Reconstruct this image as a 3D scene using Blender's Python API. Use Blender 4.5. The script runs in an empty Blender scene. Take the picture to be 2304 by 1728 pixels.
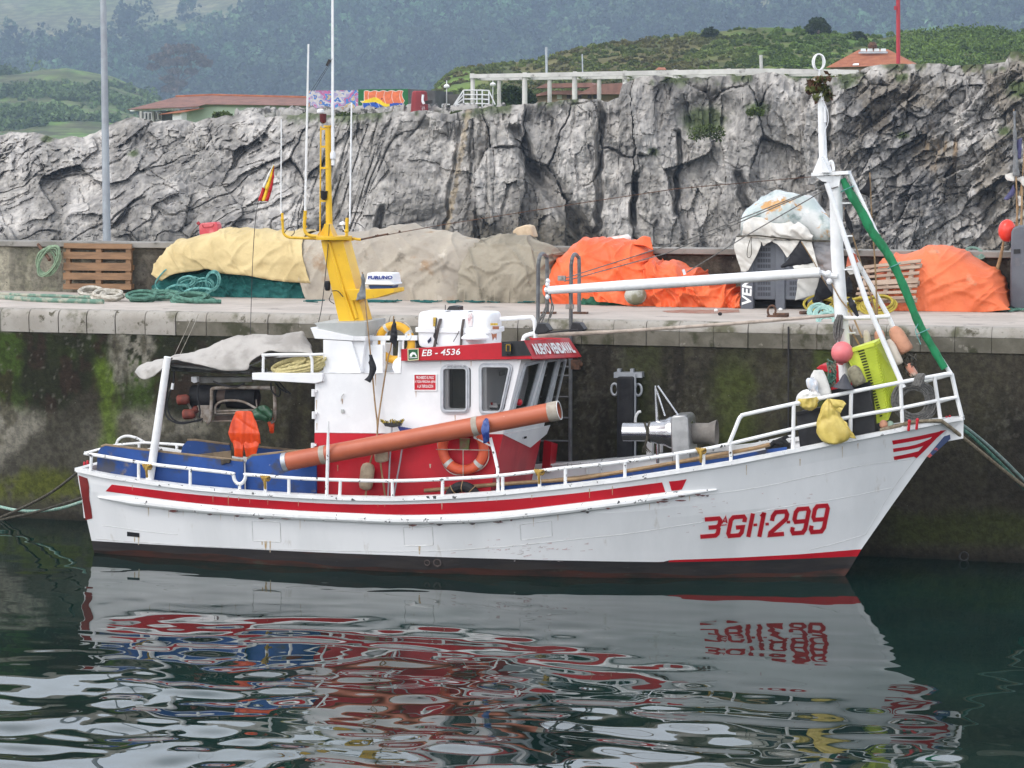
import bpy, bmesh, math, random
import numpy as np
from mathutils import Vector, Matrix
R_ = math.radians
rng = random.Random(7)
scn = bpy.context.scene
COL = scn.collection

# ------------------------------------------------------------------ camera
F_PX, CX, CY = 5700.0, 1152.0, 864.0          # lens in pixels of a 2304 x 1728 frame
YAW, PITCH = R_(-16.4), math.atan(524/5700.0)
CAM = Vector((10.73, -36.45, 5.86))
_fh = Vector((math.sin(YAW), math.cos(YAW), 0))
FWD = (_fh*math.cos(PITCH) + Vector((0, 0, -math.sin(PITCH)))).normalized()
RGT = Vector((math.cos(YAW), -math.sin(YAW), 0))
UPV = RGT.cross(FWD)
cam = bpy.data.cameras.new('camera'); cam.sensor_width = 36.0; cam.lens = 36*F_PX/2304
cam.clip_start = 0.5; cam.clip_end = 6000
camo = bpy.data.objects.new('camera', cam); COL.objects.link(camo)
camo.matrix_world = Matrix.Translation(CAM) @ Matrix((RGT, UPV, -FWD)).transposed().to_4x4()
scn.camera = camo

# ------------------------------------------------------------------ sky, sun, exposure
SUN_AZ, SUN_EL = R_(222), R_(48)               # azimuth clockwise from +Y
world = bpy.data.worlds.new('World'); scn.world = world; world.use_nodes = True
wn = world.node_tree.nodes; wl = world.node_tree.links
bg = wn['Background']
sky = wn.new('ShaderNodeTexSky'); sky.sky_type = 'NISHITA'; sky.sun_disc = False
sky.sun_elevation = SUN_EL; sky.sun_rotation = SUN_AZ
sky.air_density = 1.0; sky.dust_density = 4.0; sky.ozone_density = 1.0
hs = wn.new('ShaderNodeHueSaturation'); hs.inputs['Saturation'].default_value = 0.34
wl.new(sky.outputs['Color'], hs.inputs['Color']); 
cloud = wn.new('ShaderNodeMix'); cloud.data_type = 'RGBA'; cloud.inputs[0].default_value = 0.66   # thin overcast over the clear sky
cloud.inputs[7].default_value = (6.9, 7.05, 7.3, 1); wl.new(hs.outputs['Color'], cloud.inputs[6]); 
wtc = wn.new('ShaderNodeTexCoord'); wsx = wn.new('ShaderNodeSeparateXYZ'); wl.new(wtc.outputs['Generated'], wsx.inputs[0])
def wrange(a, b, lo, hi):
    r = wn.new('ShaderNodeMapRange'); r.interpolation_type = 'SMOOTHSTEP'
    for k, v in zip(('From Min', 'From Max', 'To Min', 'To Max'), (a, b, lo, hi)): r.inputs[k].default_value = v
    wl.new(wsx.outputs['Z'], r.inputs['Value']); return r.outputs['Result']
band = wn.new('ShaderNodeMath'); band.operation = 'MULTIPLY'; wl.new(wrange(.04, .16, .9, 3.0), band.inputs[0]); wl.new(wrange(.30, .60, 1, .36), band.inputs[1])   # low sky brightened to whiten the water reflections, dimmed overhead
banded_sky = wn.new('ShaderNodeVectorMath'); banded_sky.operation = 'SCALE'; wl.new(cloud.outputs[2], banded_sky.inputs[0]); wl.new(band.outputs[0], banded_sky.inputs['Scale'])
wl.new(banded_sky.outputs[0], bg.inputs['Color'])
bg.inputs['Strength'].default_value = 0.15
sun = bpy.data.lights.new('sun', 'SUN'); sun.energy = 1.3; sun.angle = R_(15); sun.color = (1.0, 0.955, 0.90)
suno = bpy.data.objects.new('sun', sun); COL.objects.link(suno)
_sd = Vector((math.sin(SUN_AZ)*math.cos(SUN_EL), math.cos(SUN_AZ)*math.cos(SUN_EL), math.sin(SUN_EL)))
suno.rotation_euler = _sd.to_track_quat('Z', 'Y').to_euler(); suno.location = (0, -20, 40)
vs = scn.view_settings; vs.view_transform = 'Standard'; vs.look = 'None'; vs.gamma = 1.0
vs.exposure = 0.16
scn.cycles.max_bounces = 7; scn.cycles.volume_bounces = 1; scn.cycles.use_denoising = True
scn.cycles.caustics_reflective = False; scn.cycles.caustics_refractive = False

# ------------------------------------------------------------------ where a point of the place is
def ray(px, py): return FWD*F_PX + RGT*(px-CX) - UPV*(py-CY)
def PY(px, py, Y):
    d = ray(px, py); t = (Y-CAM.y)/d.y; return CAM + d*t
def PZ(px, py, Z):
    d = ray(px, py); t = (Z-CAM.z)/d.z; return CAM + d*t
def PX(px, py, X):
    d = ray(px, py); t = (X-CAM.x)/d.x; return CAM + d*t
def proj(p):
    v = Vector(p)-CAM; z = v.dot(FWD); return (CX+F_PX*v.dot(RGT)/z, CY-F_PX*v.dot(UPV)/z)
def mpp(p): return (Vector(p)-CAM).dot(FWD)/F_PX

# ------------------------------------------------------------------ noise
def _hash(ix, iy, iz, seed):
    h = (ix.astype(np.int64)*374761393 + iy.astype(np.int64)*668265263 + iz.astype(np.int64)*2147483647 + seed*974634777) & 0xffffffff
    h = ((h ^ (h >> 13))*1274126177) & 0xffffffff
    h = ((h ^ (h >> 16))*2246822519) & 0xffffffff
    return ((h ^ (h >> 15)) & 0xffffff)/float(0xffffff)
def vn(x, y, z=0.0, seed=0):
    x, y, z = np.broadcast_arrays(np.asarray(x, float), np.asarray(y, float), np.asarray(z, float))
    ix, iy, iz = np.floor(x), np.floor(y), np.floor(z)
    fx, fy, fz = x-ix, y-iy, z-iz
    fx, fy, fz = [t*t*t*(t*(t*6-15)+10) for t in (fx, fy, fz)]
    r = 0
    for a in (0, 1):
        for b in (0, 1):
            for c in (0, 1):
                w = (fx if a else 1-fx)*(fy if b else 1-fy)*(fz if c else 1-fz)
                r = r + w*_hash(ix+a, iy+b, iz+c, seed)
    return r
def fbm(x, y, z=0.0, o=4, seed=0, gain=0.5):
    r, a, s, t = 0, 1.0, 1.0, 0
    for k in range(o):
        r = r + a*vn(np.asarray(x)*s, np.asarray(y)*s, np.asarray(z)*s, seed+k*17); t += a; a *= gain; s *= 2.03
    return r/t
def worley(x, y, seed=0):
    """cells: random value, offsets from the cell point, distance to the nearest border"""
    ix, iy = np.floor(x), np.floor(y); b1 = np.full(x.shape, 1e9); b2 = b1.copy(); rid = np.zeros(x.shape); ox = rid.copy(); oy = rid.copy(); r2 = rid.copy(); r3 = rid.copy(); z = np.zeros(x.shape)
    for a in (-1, 0, 1):
        for c in (-1, 0, 1):
            px, py = ix+a, iy+c; qx = px+.12+.76*_hash(px, py, z, seed); qy = py+.12+.76*_hash(px, py, z+1, seed); d = np.hypot(x-qx, y-qy)
            n = d < b1; b2 = np.where(n, b1, np.minimum(b2, d)); b1 = np.where(n, d, b1)
            rid = np.where(n, _hash(px, py, z+2, seed), rid); r2 = np.where(n, _hash(px, py, z+3, seed), r2); r3 = np.where(n, _hash(px, py, z+4, seed), r3); ox = np.where(n, x-qx, ox); oy = np.where(n, y-qy, oy)
    return rid, r2, r3, ox, oy, b2-b1
def facet(x, y, seed, amp, tilt, crack, cw):
    rid, r2, r3, ox, oy, e = worley(x, y, seed)
    return amp*(rid-.5)+tilt*((r2-.5)*ox+(r3-.5)*oy)*2-crack*sst(cw, 0, e)*sst(.46, .66, vn(x*.7, y*.7, 3, seed+1))
def sst(a, b, x): t = np.clip((np.asarray(x, float)-a)/(b-a), 0, 1); return t*t*(3-2*t)

# ------------------------------------------------------------------ materials
MATS = {}
def pmat(name, c1, c2=None, scale=6, rough=0.6, metal=0.0, bump=0.0, bscale=30, lo=0.4, hi=0.62, spots=None,
         stretch=(1, 1, 1), spec=0.4, attr=None, trans=0.0, alpha=1.0, coat=0.0, rvar=0.0, detail=6):
    if name in MATS: return MATS[name]
    m = bpy.data.materials.new(name); m.use_nodes = True; MATS[name] = m
    n, l = m.node_tree.nodes, m.node_tree.links
    b = n['Principled BSDF']
    b.inputs['Roughness'].default_value = rough; b.inputs['Metallic'].default_value = metal
    b.inputs['Specular IOR Level'].default_value = spec
    b.inputs['Transmission Weight'].default_value = trans; b.inputs['Alpha'].default_value = alpha
    b.inputs['Coat Weight'].default_value = coat
    tc = n.new('ShaderNodeTexCoord'); mp = n.new('ShaderNodeMapping'); mp.inputs['Scale'].default_value = stretch
    l.new(tc.outputs['Object'], mp.inputs['Vector'])
    def noise(sc, det=detail):
        t = n.new('ShaderNodeTexNoise'); t.inputs['Scale'].default_value = sc; t.inputs['Detail'].default_value = det
        t.inputs['Roughness'].default_value = 0.6
        l.new(mp.outputs['Vector'], t.inputs['Vector']); return t.outputs['Fac']
    def ramp(src, a, z):
        r = n.new('ShaderNodeMapRange'); r.interpolation_type = 'SMOOTHSTEP'
        r.inputs['From Min'].default_value = a; r.inputs['From Max'].default_value = z
        l.new(src, r.inputs['Value']); return r.outputs['Result']
    def mix(fac, a, z):
        x = n.new('ShaderNodeMix'); x.data_type = 'RGBA'
        if isinstance(fac, float): x.inputs[0].default_value = fac
        else: l.new(fac, x.inputs[0])
        for s, i in ((a, 6), (z, 7)):
            if isinstance(s, tuple): x.inputs[i].default_value = (*s[:3], 1)
            else: l.new(s, x.inputs[i])
        return x.outputs[2]
    if attr:
        at = n.new('ShaderNodeAttribute'); at.attribute_name = attr; col = at.outputs['Color']
        if c2 is not None:                       # multiply by a mottling between c1 and c2
            mm = n.new('ShaderNodeMix'); mm.data_type = 'RGBA'; mm.blend_type = 'MULTIPLY'; mm.inputs[0].default_value = 1
            l.new(col, mm.inputs[6]); l.new(mix(ramp(noise(scale), lo, hi), c1, c2), mm.inputs[7]); col = mm.outputs[2]
    else:
        col = c1 if c2 is None else mix(ramp(noise(scale), lo, hi), c1, c2)
    for s in (spots or []):
        col = mix(ramp(noise(s[1]), s[2], s[2]+s[3] if len(s) > 3 else s[2]+0.03), col, s[0])
    if isinstance(col, tuple): b.inputs['Base Color'].default_value = (*col[:3], 1)
    else: l.new(col, b.inputs['Base Color'])
    if rvar:
        mr = n.new('ShaderNodeMapRange'); mr.inputs['To Min'].default_value = rough-rvar; mr.inputs['To Max'].default_value = rough+rvar
        l.new(noise(scale*2), mr.inputs['Value']); l.new(mr.outputs['Result'], b.inputs['Roughness'])
    if bump:
        bp = n.new('ShaderNodeBump'); bp.inputs['Strength'].default_value = 1.0; bp.inputs['Distance'].default_value = bump
        l.new(noise(bscale), bp.inputs['Height']); l.new(bp.outputs['Normal'], b.inputs['Normal'])
    return m

# ------------------------------------------------------------------ mesh building
class MB:
    def __init__(s): s.v = []; s.f = []; s.mi = []; s.m = 0; s.n = 0; s.log = []
    def add(s, vs, fs):
        o = s.n; vs = list(vs); s.log.append(((o, len(vs)), (len(s.f), len(fs))))
        s.v.extend([tuple(v) for v in vs]); s.n = len(s.v)
        s.f.extend([tuple(i+o for i in f) for f in fs]); s.mi.extend([s.m]*len(fs)); return s
    def box(s, c, size, M=None):
        c = Vector(c); vs = []
        for dz in (-.5, .5):
            for dy in (-.5, .5):
                for dx in (-.5, .5):
                    d = Vector((dx*size[0], dy*size[1], dz*size[2])); vs.append(c + (M @ d if M is not None else d))
        return s.add(vs, [(0, 2, 3, 1), (4, 5, 7, 6), (0, 1, 5, 4), (2, 6, 7, 3), (0, 4, 6, 2), (1, 3, 7, 5)])
    def bar(s, a, b, w, h, up=(0, 0, 1)):
        a, b = Vector(a), Vector(b); d = (b-a); L = d.length; d.normalize()
        sd = d.cross(Vector(up))
        if sd.length < 1e-4: sd = d.cross(Vector((0, 1, 0)))
        sd.normalize(); u = sd.cross(d)
        M = Matrix((d, sd, u)).transposed()
        return s.box((a+b)/2, (L, w, h), M)
    def tube(s, pts, r, n=8, closed=False, cap=True):
        P = [Vector(p) for p in pts]; k = len(P)
        if k < 2: return s
        rad = r if isinstance(r, (list, tuple)) else [r]*k
        T = []
        for i in range(k):
            if closed: t = P[(i+1) % k]-P[i-1]
            else: t = P[min(i+1, k-1)]-P[max(i-1, 0)]
            T.append(t.normalized() if t.length > 1e-9 else Vector((0, 0, 1)))
        a = Vector((0, 0, 1)) if abs(T[0].z) < .9 else Vector((1, 0, 0))
        N = (a - T[0]*a.dot(T[0])).normalized(); vs = []
        for i in range(k):
            N = N - T[i]*N.dot(T[i])
            N = N.normalized() if N.length > 1e-6 else T[i].orthogonal().normalized()
            B = T[i].cross(N)
            for j in range(n):
                w = 2*math.pi*j/n; vs.append(P[i] + (N*math.cos(w)+B*math.sin(w))*rad[i])
        fs = []
        for i in range(k if closed else k-1):
            a0, b0 = i*n, ((i+1) % k)*n
            for j in range(n):
                j2 = (j+1) % n; fs.append((a0+j, a0+j2, b0+j2, b0+j))
        if cap and not closed: fs += [tuple(range(n-1, -1, -1)), tuple((k-1)*n+j for j in range(n))]
        return s.add(vs, fs)
    def lathe(s, prof, o, axis=(0, 0, 1), n=20, cap=True):
        o = Vector(o); ax = Vector(axis).normalized(); a = ax.orthogonal().normalized(); b = ax.cross(a); vs = []
        for r, h in prof:
            for j in range(n):
                w = 2*math.pi*j/n; vs.append(o + ax*h + (a*math.cos(w)+b*math.sin(w))*r)
        fs = []
        for i in range(len(prof)-1):
            for j in range(n):
                j2 = (j+1) % n; fs.append((i*n+j, i*n+j2, (i+1)*n+j2, (i+1)*n+j))
        if cap: fs += [tuple(range(n-1, -1, -1)), tuple((len(prof)-1)*n+j for j in range(n))]
        return s.add(vs, fs)
    def prism(s, poly, vec):
        P = [Vector(p) for p in poly]; vec = Vector(vec); k = len(P)
        fs = [tuple(range(k)), tuple(range(2*k-1, k-1, -1))]
        fs += [(i, k+i, k+(i+1) % k, (i+1) % k) for i in range(k)]
        return s.add(P+[p+vec for p in P], fs)
    def ball(s, c, r, n=12, sq=(1, 1, 1), M=None):
        vs, fs = [], []
        c = Vector(c)
        for i in range(n//2+1):
            t = math.pi*i/(n//2)
            for j in range(n):
                w = 2*math.pi*j/n
                d = Vector((math.sin(t)*math.cos(w)*r*sq[0], math.sin(t)*math.sin(w)*r*sq[1], math.cos(t)*r*sq[2]))
                vs.append(c + (M @ d if M is not None else d))
        for i in range(n//2):
            for j in range(n):
                j2 = (j+1) % n; fs.append((i*n+j, (i+1)*n+j, (i+1)*n+j2, i*n+j2))
        return s.add(vs, fs)
    def grid(s, A, wrap=False):
        m, n = A.shape[:2]; vs = A.reshape(-1, 3).tolist(); fs = []
        for i in range(m-1):
            for j in range(n-1 if not wrap else n):
                j2 = (j+1) % n; fs.append((i*n+j, i*n+j2, (i+1)*n+j2, (i+1)*n+j))
        return s.add(vs, fs)
    def each(s, name, mats, parent=None, **kw):
        out = []; off = 0
        for nv, nf in s.log:
            b = MB(); b.v = s.v[off:off+nv[1]]; off += nv[1]
            o0 = nv[0]; b.f = [tuple(i-o0 for i in f) for f in s.f[nf[0]:nf[0]+nf[1]]]; b.mi = s.mi[nf[0]:nf[0]+nf[1]]; b.n = len(b.v)
            out.append(b.build(name, mats, parent, **kw))
        return out
    def build(s, name, mats, parent=None, angle=35, bevel=0.0, flat=False, origin=True):
        V = np.array(s.v, float)
        me = bpy.data.meshes.new(name)
        loc = Vector((0, 0, 0))
        if parent is None and origin:
            loc = Vector(((V[:, 0].min()+V[:, 0].max())/2, (V[:, 1].min()+V[:, 1].max())/2, V[:, 2].min()))
        me.from_pydata((V-np.array(loc)).tolist(), [], s.f); me.validate(); me.update()
        mats = mats if isinstance(mats, (list, tuple)) else [mats]
        for m in mats: me.materials.append(m)
        if len(mats) > 1 and len(me.polygons) == len(s.mi): me.polygons.foreach_set('material_index', s.mi)
        if not flat:
            me.shade_smooth(); me.set_sharp_from_angle(angle=R_(angle))
        o = bpy.data.objects.new(name, me); COL.objects.link(o)
        o.location = loc
        if parent is not None: attach(o, parent)
        if bevel:
            b = o.modifiers.new('edge', 'BEVEL'); b.width = bevel; b.segments = 2; b.limit_method = 'ANGLE'; b.angle_limit = R_(40)
        return o

WORLD_LOC = {}
def attach(o, parent):
    o.parent = parent
    o.matrix_parent_inverse = Matrix.Translation(-Vector(WORLD_LOC.get(parent.name, (0, 0, 0))))
def root(name, label, cat, loc, group=None):
    o = bpy.data.objects.new(name, None); COL.objects.link(o); o.location = loc; WORLD_LOC[o.name] = tuple(loc)
    return tag(o, label, cat, group)
def tag(o, label, cat, group=None, kind=None):
    o['label'] = label; o['category'] = cat
    if group: o['group'] = group
    if kind: o['kind'] = kind
    return o
def struct(o, kind='structure'): o['kind'] = kind; return o
def npmesh(name, V, Fq, mats, cols=None, smooth=True, parent=None, angle=None):
    """big quad meshes straight from arrays; cols = one colour a vertex"""
    me = bpy.data.meshes.new(name); nv, nf = len(V), len(Fq)
    me.vertices.add(nv); me.vertices.foreach_set('co', np.asarray(V, np.float32).ravel())
    k = Fq.shape[1]
    me.loops.add(nf*k); me.loops.foreach_set('vertex_index', np.asarray(Fq, np.int32).ravel())
    me.polygons.add(nf); me.polygons.foreach_set('loop_start', np.arange(0, nf*k, k, dtype=np.int32))
    me.polygons.foreach_set('loop_total', np.full(nf, k, np.int32))
    me.update(calc_edges=True)
    for m in (mats if isinstance(mats, (list, tuple)) else [mats]): me.materials.append(m)
    if cols is not None:
        ca = me.color_attributes.new('Col', 'FLOAT_COLOR', 'POINT')
        c4 = np.ones((nv, 4), np.float32); c4[:, :3] = cols; ca.data.foreach_set('color', c4.ravel())
    if smooth: me.shade_smooth()
    if angle: me.set_sharp_from_angle(angle=R_(angle))
    o = bpy.data.objects.new(name, me); COL.objects.link(o)
    if parent is not None: attach(o, parent)
    return o
def gridfaces(m, n):
    i = np.arange(m-1)[:, None]*n + np.arange(n-1)[None, :]
    return np.stack([i, i+1, i+n+1, i+n], -1).reshape(-1, 4)
def smoothpts(P, k=6, closed=False):
    P = [Vector(p) for p in P]; n = len(P); out = []
    for i in range(n if closed else n-1):
        p0 = P[i-1] if (closed or i > 0) else P[0]*2-P[1]
        p1, p2 = P[i], P[(i+1) % n]
        p3 = P[(i+2) % n] if (closed or i+2 < n) else P[-1]*2-P[-2]
        for j in range(k):
            t = j/k
            out.append(0.5*((2*p1)+(p2-p0)*t+(2*p0-5*p1+4*p2-p3)*t*t+(3*p1-p0-3*p2+p3)*t**3))
    if not closed: out.append(P[-1])
    return out
def leafcloud(name, C, rad, nq, size, mats, cols=None, squash=0.8, seed=1, dome=False, lv=.25):
    """clumps of small leaf faces round many centres C (N,3), rad (N,), nq leaves each; cols (N,3)"""
    g = np.random.default_rng(seed); N = len(C)
    d = g.normal(size=(N, nq, 3)); d /= np.linalg.norm(d, axis=2, keepdims=True)
    if dome: d[:, :, 2] = np.abs(d[:, :, 2])*1.0 - 0.15
    r = g.uniform(0.55, 1.0, (N, nq, 1))**0.6
    lump = 1 + 0.28*np.sin(d[:, :, :1]*5+g.uniform(0, 6, (N, 1, 1)))*np.sin(d[:, :, 1:2]*5+g.uniform(0, 6, (N, 1, 1)))
    P = C[:, None, :] + d*r*lump*rad[:, None, None]*np.array([1, 1, squash])
    a = g.normal(size=(N, nq, 3)); a = a + d*0.0; a /= np.linalg.norm(a, axis=2, keepdims=True)
    b = np.cross(a, g.normal(size=(N, nq, 3))); b /= np.linalg.norm(b, axis=2, keepdims=True)
    s = (size if np.ndim(size) == 0 else np.asarray(size)[:, None, None])*g.uniform(0.6, 1.3, (N, nq, 1))
    V = np.stack([P+a*s, P+b*s*0.7, P-a*s, P-b*s*0.7], 2).reshape(-1, 3)
    Fq = np.arange(len(V)).reshape(-1, 4)
    cc = None
    if cols is not None:
        cv = cols[:, None, :]*g.uniform(1-lv, 1+lv, (N, nq, 1)); cc = np.repeat(cv.reshape(-1, 3), 4, 0)
    return npmesh(name, V, Fq, mats, cc, smooth=False)
# ================================================================== the setting
QZ = 3.36                                       # quay level above the water
# ---- water: one rippled sheet
xs = np.concatenate([np.linspace(-420, -60, 10), np.linspace(-45, -11, 20), np.arange(-10, 10.001, .042), np.linspace(11, 45, 20), np.linspace(60, 420, 10)])
ys = np.concatenate([np.linspace(-160, -40, 8), np.linspace(-30, -15.5, 30), np.arange(-15, 0.301, .042), np.linspace(1.5, 160, 10)])
gx, gy = np.meshgrid(xs, ys)
dist = np.hypot(gx-CAM.x, gy-CAM.y)
near = sst(33.5, 25.5, dist)                     # livelier in the open basin, calm beside the hull
left = sst(6.0, -1.0, gx + gy*0.10)
A = (0.15 + 0.85*near)*(0.38 + 0.62*left)
wx, wy = gx + 0.6*fbm(gx*.5, gy*.5, 3, 2, 5), gy + 0.6*fbm(gx*.5, gy*.5, 8, 2, 6)
h = 0.034*(fbm(wx/1.55, wy/1.2, 0, 2, 11)-.5) + 0.020*(vn(wx/.52, wy/.42, 2, 12)-.5) + 0.0030*(vn(wx/.31, wy/.25, 4, 13)-.5)
inner = (np.abs(gx) < 12) & (gy > -16) & (gy < 1)
h2 = .0030*(vn(wx/1.0, wy/.30, 2, 14)-.5) + .0012*(vn(wx/.30, wy/.16, 6, 15)-.5)
gz = np.where(inner, h*A*1.8+h2*(.55+.45*left)*sst(.2, -2.5, gy), 0)
V = np.stack([gx, gy, gz], -1).reshape(-1, 3)
M_water = pmat('water', (0.0018, 0.012, 0.010), (0.004, 0.020, 0.016), scale=.3, rough=0.012, spec=0.5)
M_water.node_tree.nodes['Principled BSDF'].inputs['IOR'].default_value = 1.34
struct(npmesh('water', V, gridfaces(*gx.shape), M_water))

# ---- quay: deck, wall with coping, parapet
M_deck = pmat('concrete_deck', (0.47, 0.415, 0.37), (0.39, 0.345, 0.305), scale=1.2, rough=.9, bump=.004, bscale=25,
              spots=[((0.22, 0.20, 0.185), 2.3, 0.60, .1), ((0.48, 0.45, 0.42), 9, 0.66, .05)])
xq0, xq1 = -60.0, 45.0
q = MB(); q.box(((xq0+xq1)/2, 2.72, QZ-1.0), (xq1-xq0, 5.0, 2.0-.0))
struct(q.build('quay_pavement', M_deck, origin=False))
# wall face as a fine sheet with weed, lime and damp stains that belong to it
wxs = np.concatenate([np.linspace(xq0, -11, 40), np.arange(-10.9, 8.9, .028), np.linspace(9, xq1, 40)])
wzs = np.concatenate([np.linspace(-3, -.3, 4), np.arange(-.2, QZ-.30, .028)])
gx, gz = np.meshgrid(wxs, wzs)
wall_y = -0.045 + 0.02*(fbm(gx*1.2, gz*1.2, 1, 4, 31)-.5)
# pixel column and row that a spot of the wall takes, to set out stains as they lie on the real wall
dx, dy, dz = gx-CAM.x, wall_y-CAM.y, gz-CAM.z
zc = dx*FWD.x+dy*FWD.y+dz*FWD.z
U = CX+F_PX*(dx*RGT.x+dy*RGT.y)/zc; W = CY-F_PX*(dx*UPV.x+dy*UPV.y+dz*UPV.z)/zc
n1 = fbm(gx*1.3, gz*1.0, 0, 5, 41); n2 = fbm(gx*5, gz*3.2, 0, 4, 42); n3 = fbm(gx*14, gz*11, 0, 3, 43); nv = fbm(gx*4.2, gz*.35, 0, 4, 44)
nf = vn(gx*30, gz*24, 0, 45)
def cmix(a, b, t): t = np.clip(t, 0, 1)[..., None]; return a*(1-t)+np.array(b)*t
c = np.zeros(gx.shape+(3,))+np.array((.088, .080, .052))
big = fbm(gx*.45, gz*.5, 3, 4, 46); c = cmix(c, (.135, .125, .070), sst(.48, .62, big)*.8); c = cmix(c, (.125, .112, .08), sst(.45, .7, n2)); c = cmix(c, (.040, .034, .024), sst(.46, .34, big)*.7); c = cmix(c, (.05, .042, .032), sst(.50, .68, nv)*.9)
c = cmix(c, (.19, .175, .14), sst(.56, .70, n3)*sst(.40, .60, n1)*.85); c = cmix(c, (.030, .026, .020), sst(.60, .70, n2*.5+n3*.5)*.6)
# mossy green strips on the right of the ladder, tan and dark brown areas beyond
c = cmix(c, (.15, .19, .035), sst(70, 10, np.abs(U-1655)+40*(n2-.5))*sst(760, 860, W)*.75)
c = cmix(c, (.13, .17, .035), sst(30, 2, np.abs(U-1850)+30*(n2-.5))*sst(740, 800, W)*.9)
c = cmix(c, (.09, .115, .028), sst(70, 5, np.abs(U-1440)+60*(n2-.5))*sst(720, 800, W)*.5)
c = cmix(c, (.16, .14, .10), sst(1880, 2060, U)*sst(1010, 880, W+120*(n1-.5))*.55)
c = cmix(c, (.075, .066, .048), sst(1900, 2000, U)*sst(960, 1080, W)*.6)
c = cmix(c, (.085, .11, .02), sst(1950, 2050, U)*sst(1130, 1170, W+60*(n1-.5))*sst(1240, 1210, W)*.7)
# weed on the left: near black moss above, bare pale lime below, bright algae by the water
moss = sst(700, 560, U+90*(n2-.5))*sst(735, 752, W+18*(n2-.5))*sst(955, 905, W+70*(n1-.5)+30*(n2-.5))
pale = sst(30, 8, np.abs(U-292)-30+60*(n2-.5))*sst(885, 825, W+60*(n2-.5)+.25*(U-292))*sst(736, 742, W)
c0 = np.zeros_like(c)+np.array((.25, .232, .19)); c0 = cmix(c0, (.12, .11, .08), sst(.5, .68, n2))
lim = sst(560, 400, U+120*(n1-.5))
c = c*(1-lim[..., None])+c0*lim[..., None]
mossc = cmix(np.zeros_like(c)+np.array((.020, .023, .010)), (.045, .075, .012), sst(.48, .66, n1)); mossc = cmix(mossc, (.032, .016, .012), sst(.52, .68, n2)*.7)
mossc = cmix(mossc, (.20, .19, .16), sst(.70, .78, n3*.6+nf*.4)*.5)
mk = np.clip(moss*(1-.96*pale*sst(.40, .50, .5*n3+.5*n2+.05)), 0, 1)*sst(690, 430, U+120*(n2-.5))
c = c*(1-mk[..., None])+mossc*mk[..., None]
c = cmix(c, (.030, .028, .018), sst(90, 20, np.abs(U-20)+30*(n2-.5))*0)
dark = sst(250, 90, np.abs(U-90)+30*n2)*sst(940, 985, W+90*np.cos((U-240)/95)+25*(n2-.5))
c = cmix(c, (.050, .046, .033), np.clip(dark+sst(.0, 1, sst(260, 420, U)*sst(960, 990, W)), 0, 1)*lim*.85)
alg = lim*sst(1040, 1080, W+40*(nv-.5)+20*(n2-.5))*sst(1150, 1100, W+30*(n2-.5))
c = cmix(c, (.095, .108, .016), alg*.95*sst(.3, .55, n2+.1))
c = cmix(c, (.11, .17, .018), sst(60, 10, np.abs(U-255-.10*(W-800))+40*(n2-.5))*sst(900, 960, W)*.9*0+sst(34, 6, np.abs(U-245+.12*(950-W))+34*(n2-.5))*sst(790, 830, W)*lim*.8)
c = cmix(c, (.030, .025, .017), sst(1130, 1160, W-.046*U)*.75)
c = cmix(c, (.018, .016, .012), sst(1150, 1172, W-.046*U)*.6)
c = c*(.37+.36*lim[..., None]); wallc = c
M_wall = pmat('quay_concrete', (.66, .66, .66), (1.22, 1.22, 1.20), scale=13, rough=.9, bump=.014, bscale=26, attr='Col', lo=.34, hi=.66, spec=.3, detail=9, spots=[((.26, .245, .21), 23, .695, .03), ((.012, .012, .009), 15, .665, .05)])
qw = root('quay_wall', 'tall mossy concrete quay wall with stone coping behind the boat', 'wall', (0, 0.1, 0))
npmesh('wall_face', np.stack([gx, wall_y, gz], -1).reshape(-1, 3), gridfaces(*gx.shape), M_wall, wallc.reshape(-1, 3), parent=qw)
b = MB(); b.box(((xq0+xq1)/2, .34, .0), (xq1-xq0, .30, 5.9)); b.build('wall_core', M_wall, qw)
M_cop = pmat('coping_stone', (.36, .335, .30), (.30, .275, .24), scale=2.2, rough=.9, bump=.006, bscale=30,
             spots=[((.12, .115, .075), 1.7, .52, .14), ((.09, .08, .055), 5.0, .60, .08), ((.20, .185, .15), 11, .58, .1)])
M_cop2 = pmat('weathered_stone', (.115, .105, .08), (.17, .155, .125), scale=2.6, rough=.92, bump=.008, bscale=26,
             spots=[((.055, .055, .032), 2.4, .54, .12), ((.25, .23, .19), 7, .62, .08)])
cp = MB(); cw = MB(); x = -16.0
while x < 13:
    w = .505 + rng.uniform(-.02, .02); dep = rng.uniform(-.012, .012); old = x > -5.6+rng.uniform(-.5, .5)
    nose = [(-.07, -.15)] + [(-.07+.11*(1-math.cos(t)), -.15+.145*math.sin(t)) for t in (R_(20), R_(42), R_(65), R_(90))] + [(.30, -.004)]
    P3 = lambda pr: [(x+.007, a+dep, QZ+.004+b_) for a, b_ in pr]
    if old:
        cp.prism(P3([(.30, -.15)]+nose), (w-.005, 0, 0)); cw.prism(P3([(.30, -.37), (-.06, -.37), (-.068, -.152), (.30, -.152)]), (w-.004, 0, 0))
    else: cp.prism(P3([(.30, -.37), (-.06, -.37)]+nose), (w-.014, 0, 0))
    x += w
cp.build('coping', M_cop, qw, angle=50, bevel=.006); cw.build('coping_face', M_cop2, qw, angle=50, bevel=.006)
M_par = pmat('parapet_concrete', (.17, .155, .13), (.055, .050, .042), scale=.9, rough=.92, bump=.006, bscale=22, lo=.38, hi=.6, stretch=(1, 1, .6),
             spots=[((.28, .26, .22), 3.1, .60, .12), ((.10, .105, .05), 1.3, .62, .1)])
pw = root('parapet_wall', 'low dark stained concrete parapet at the back of the quay', 'wall', (0, 4.8, QZ))
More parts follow.
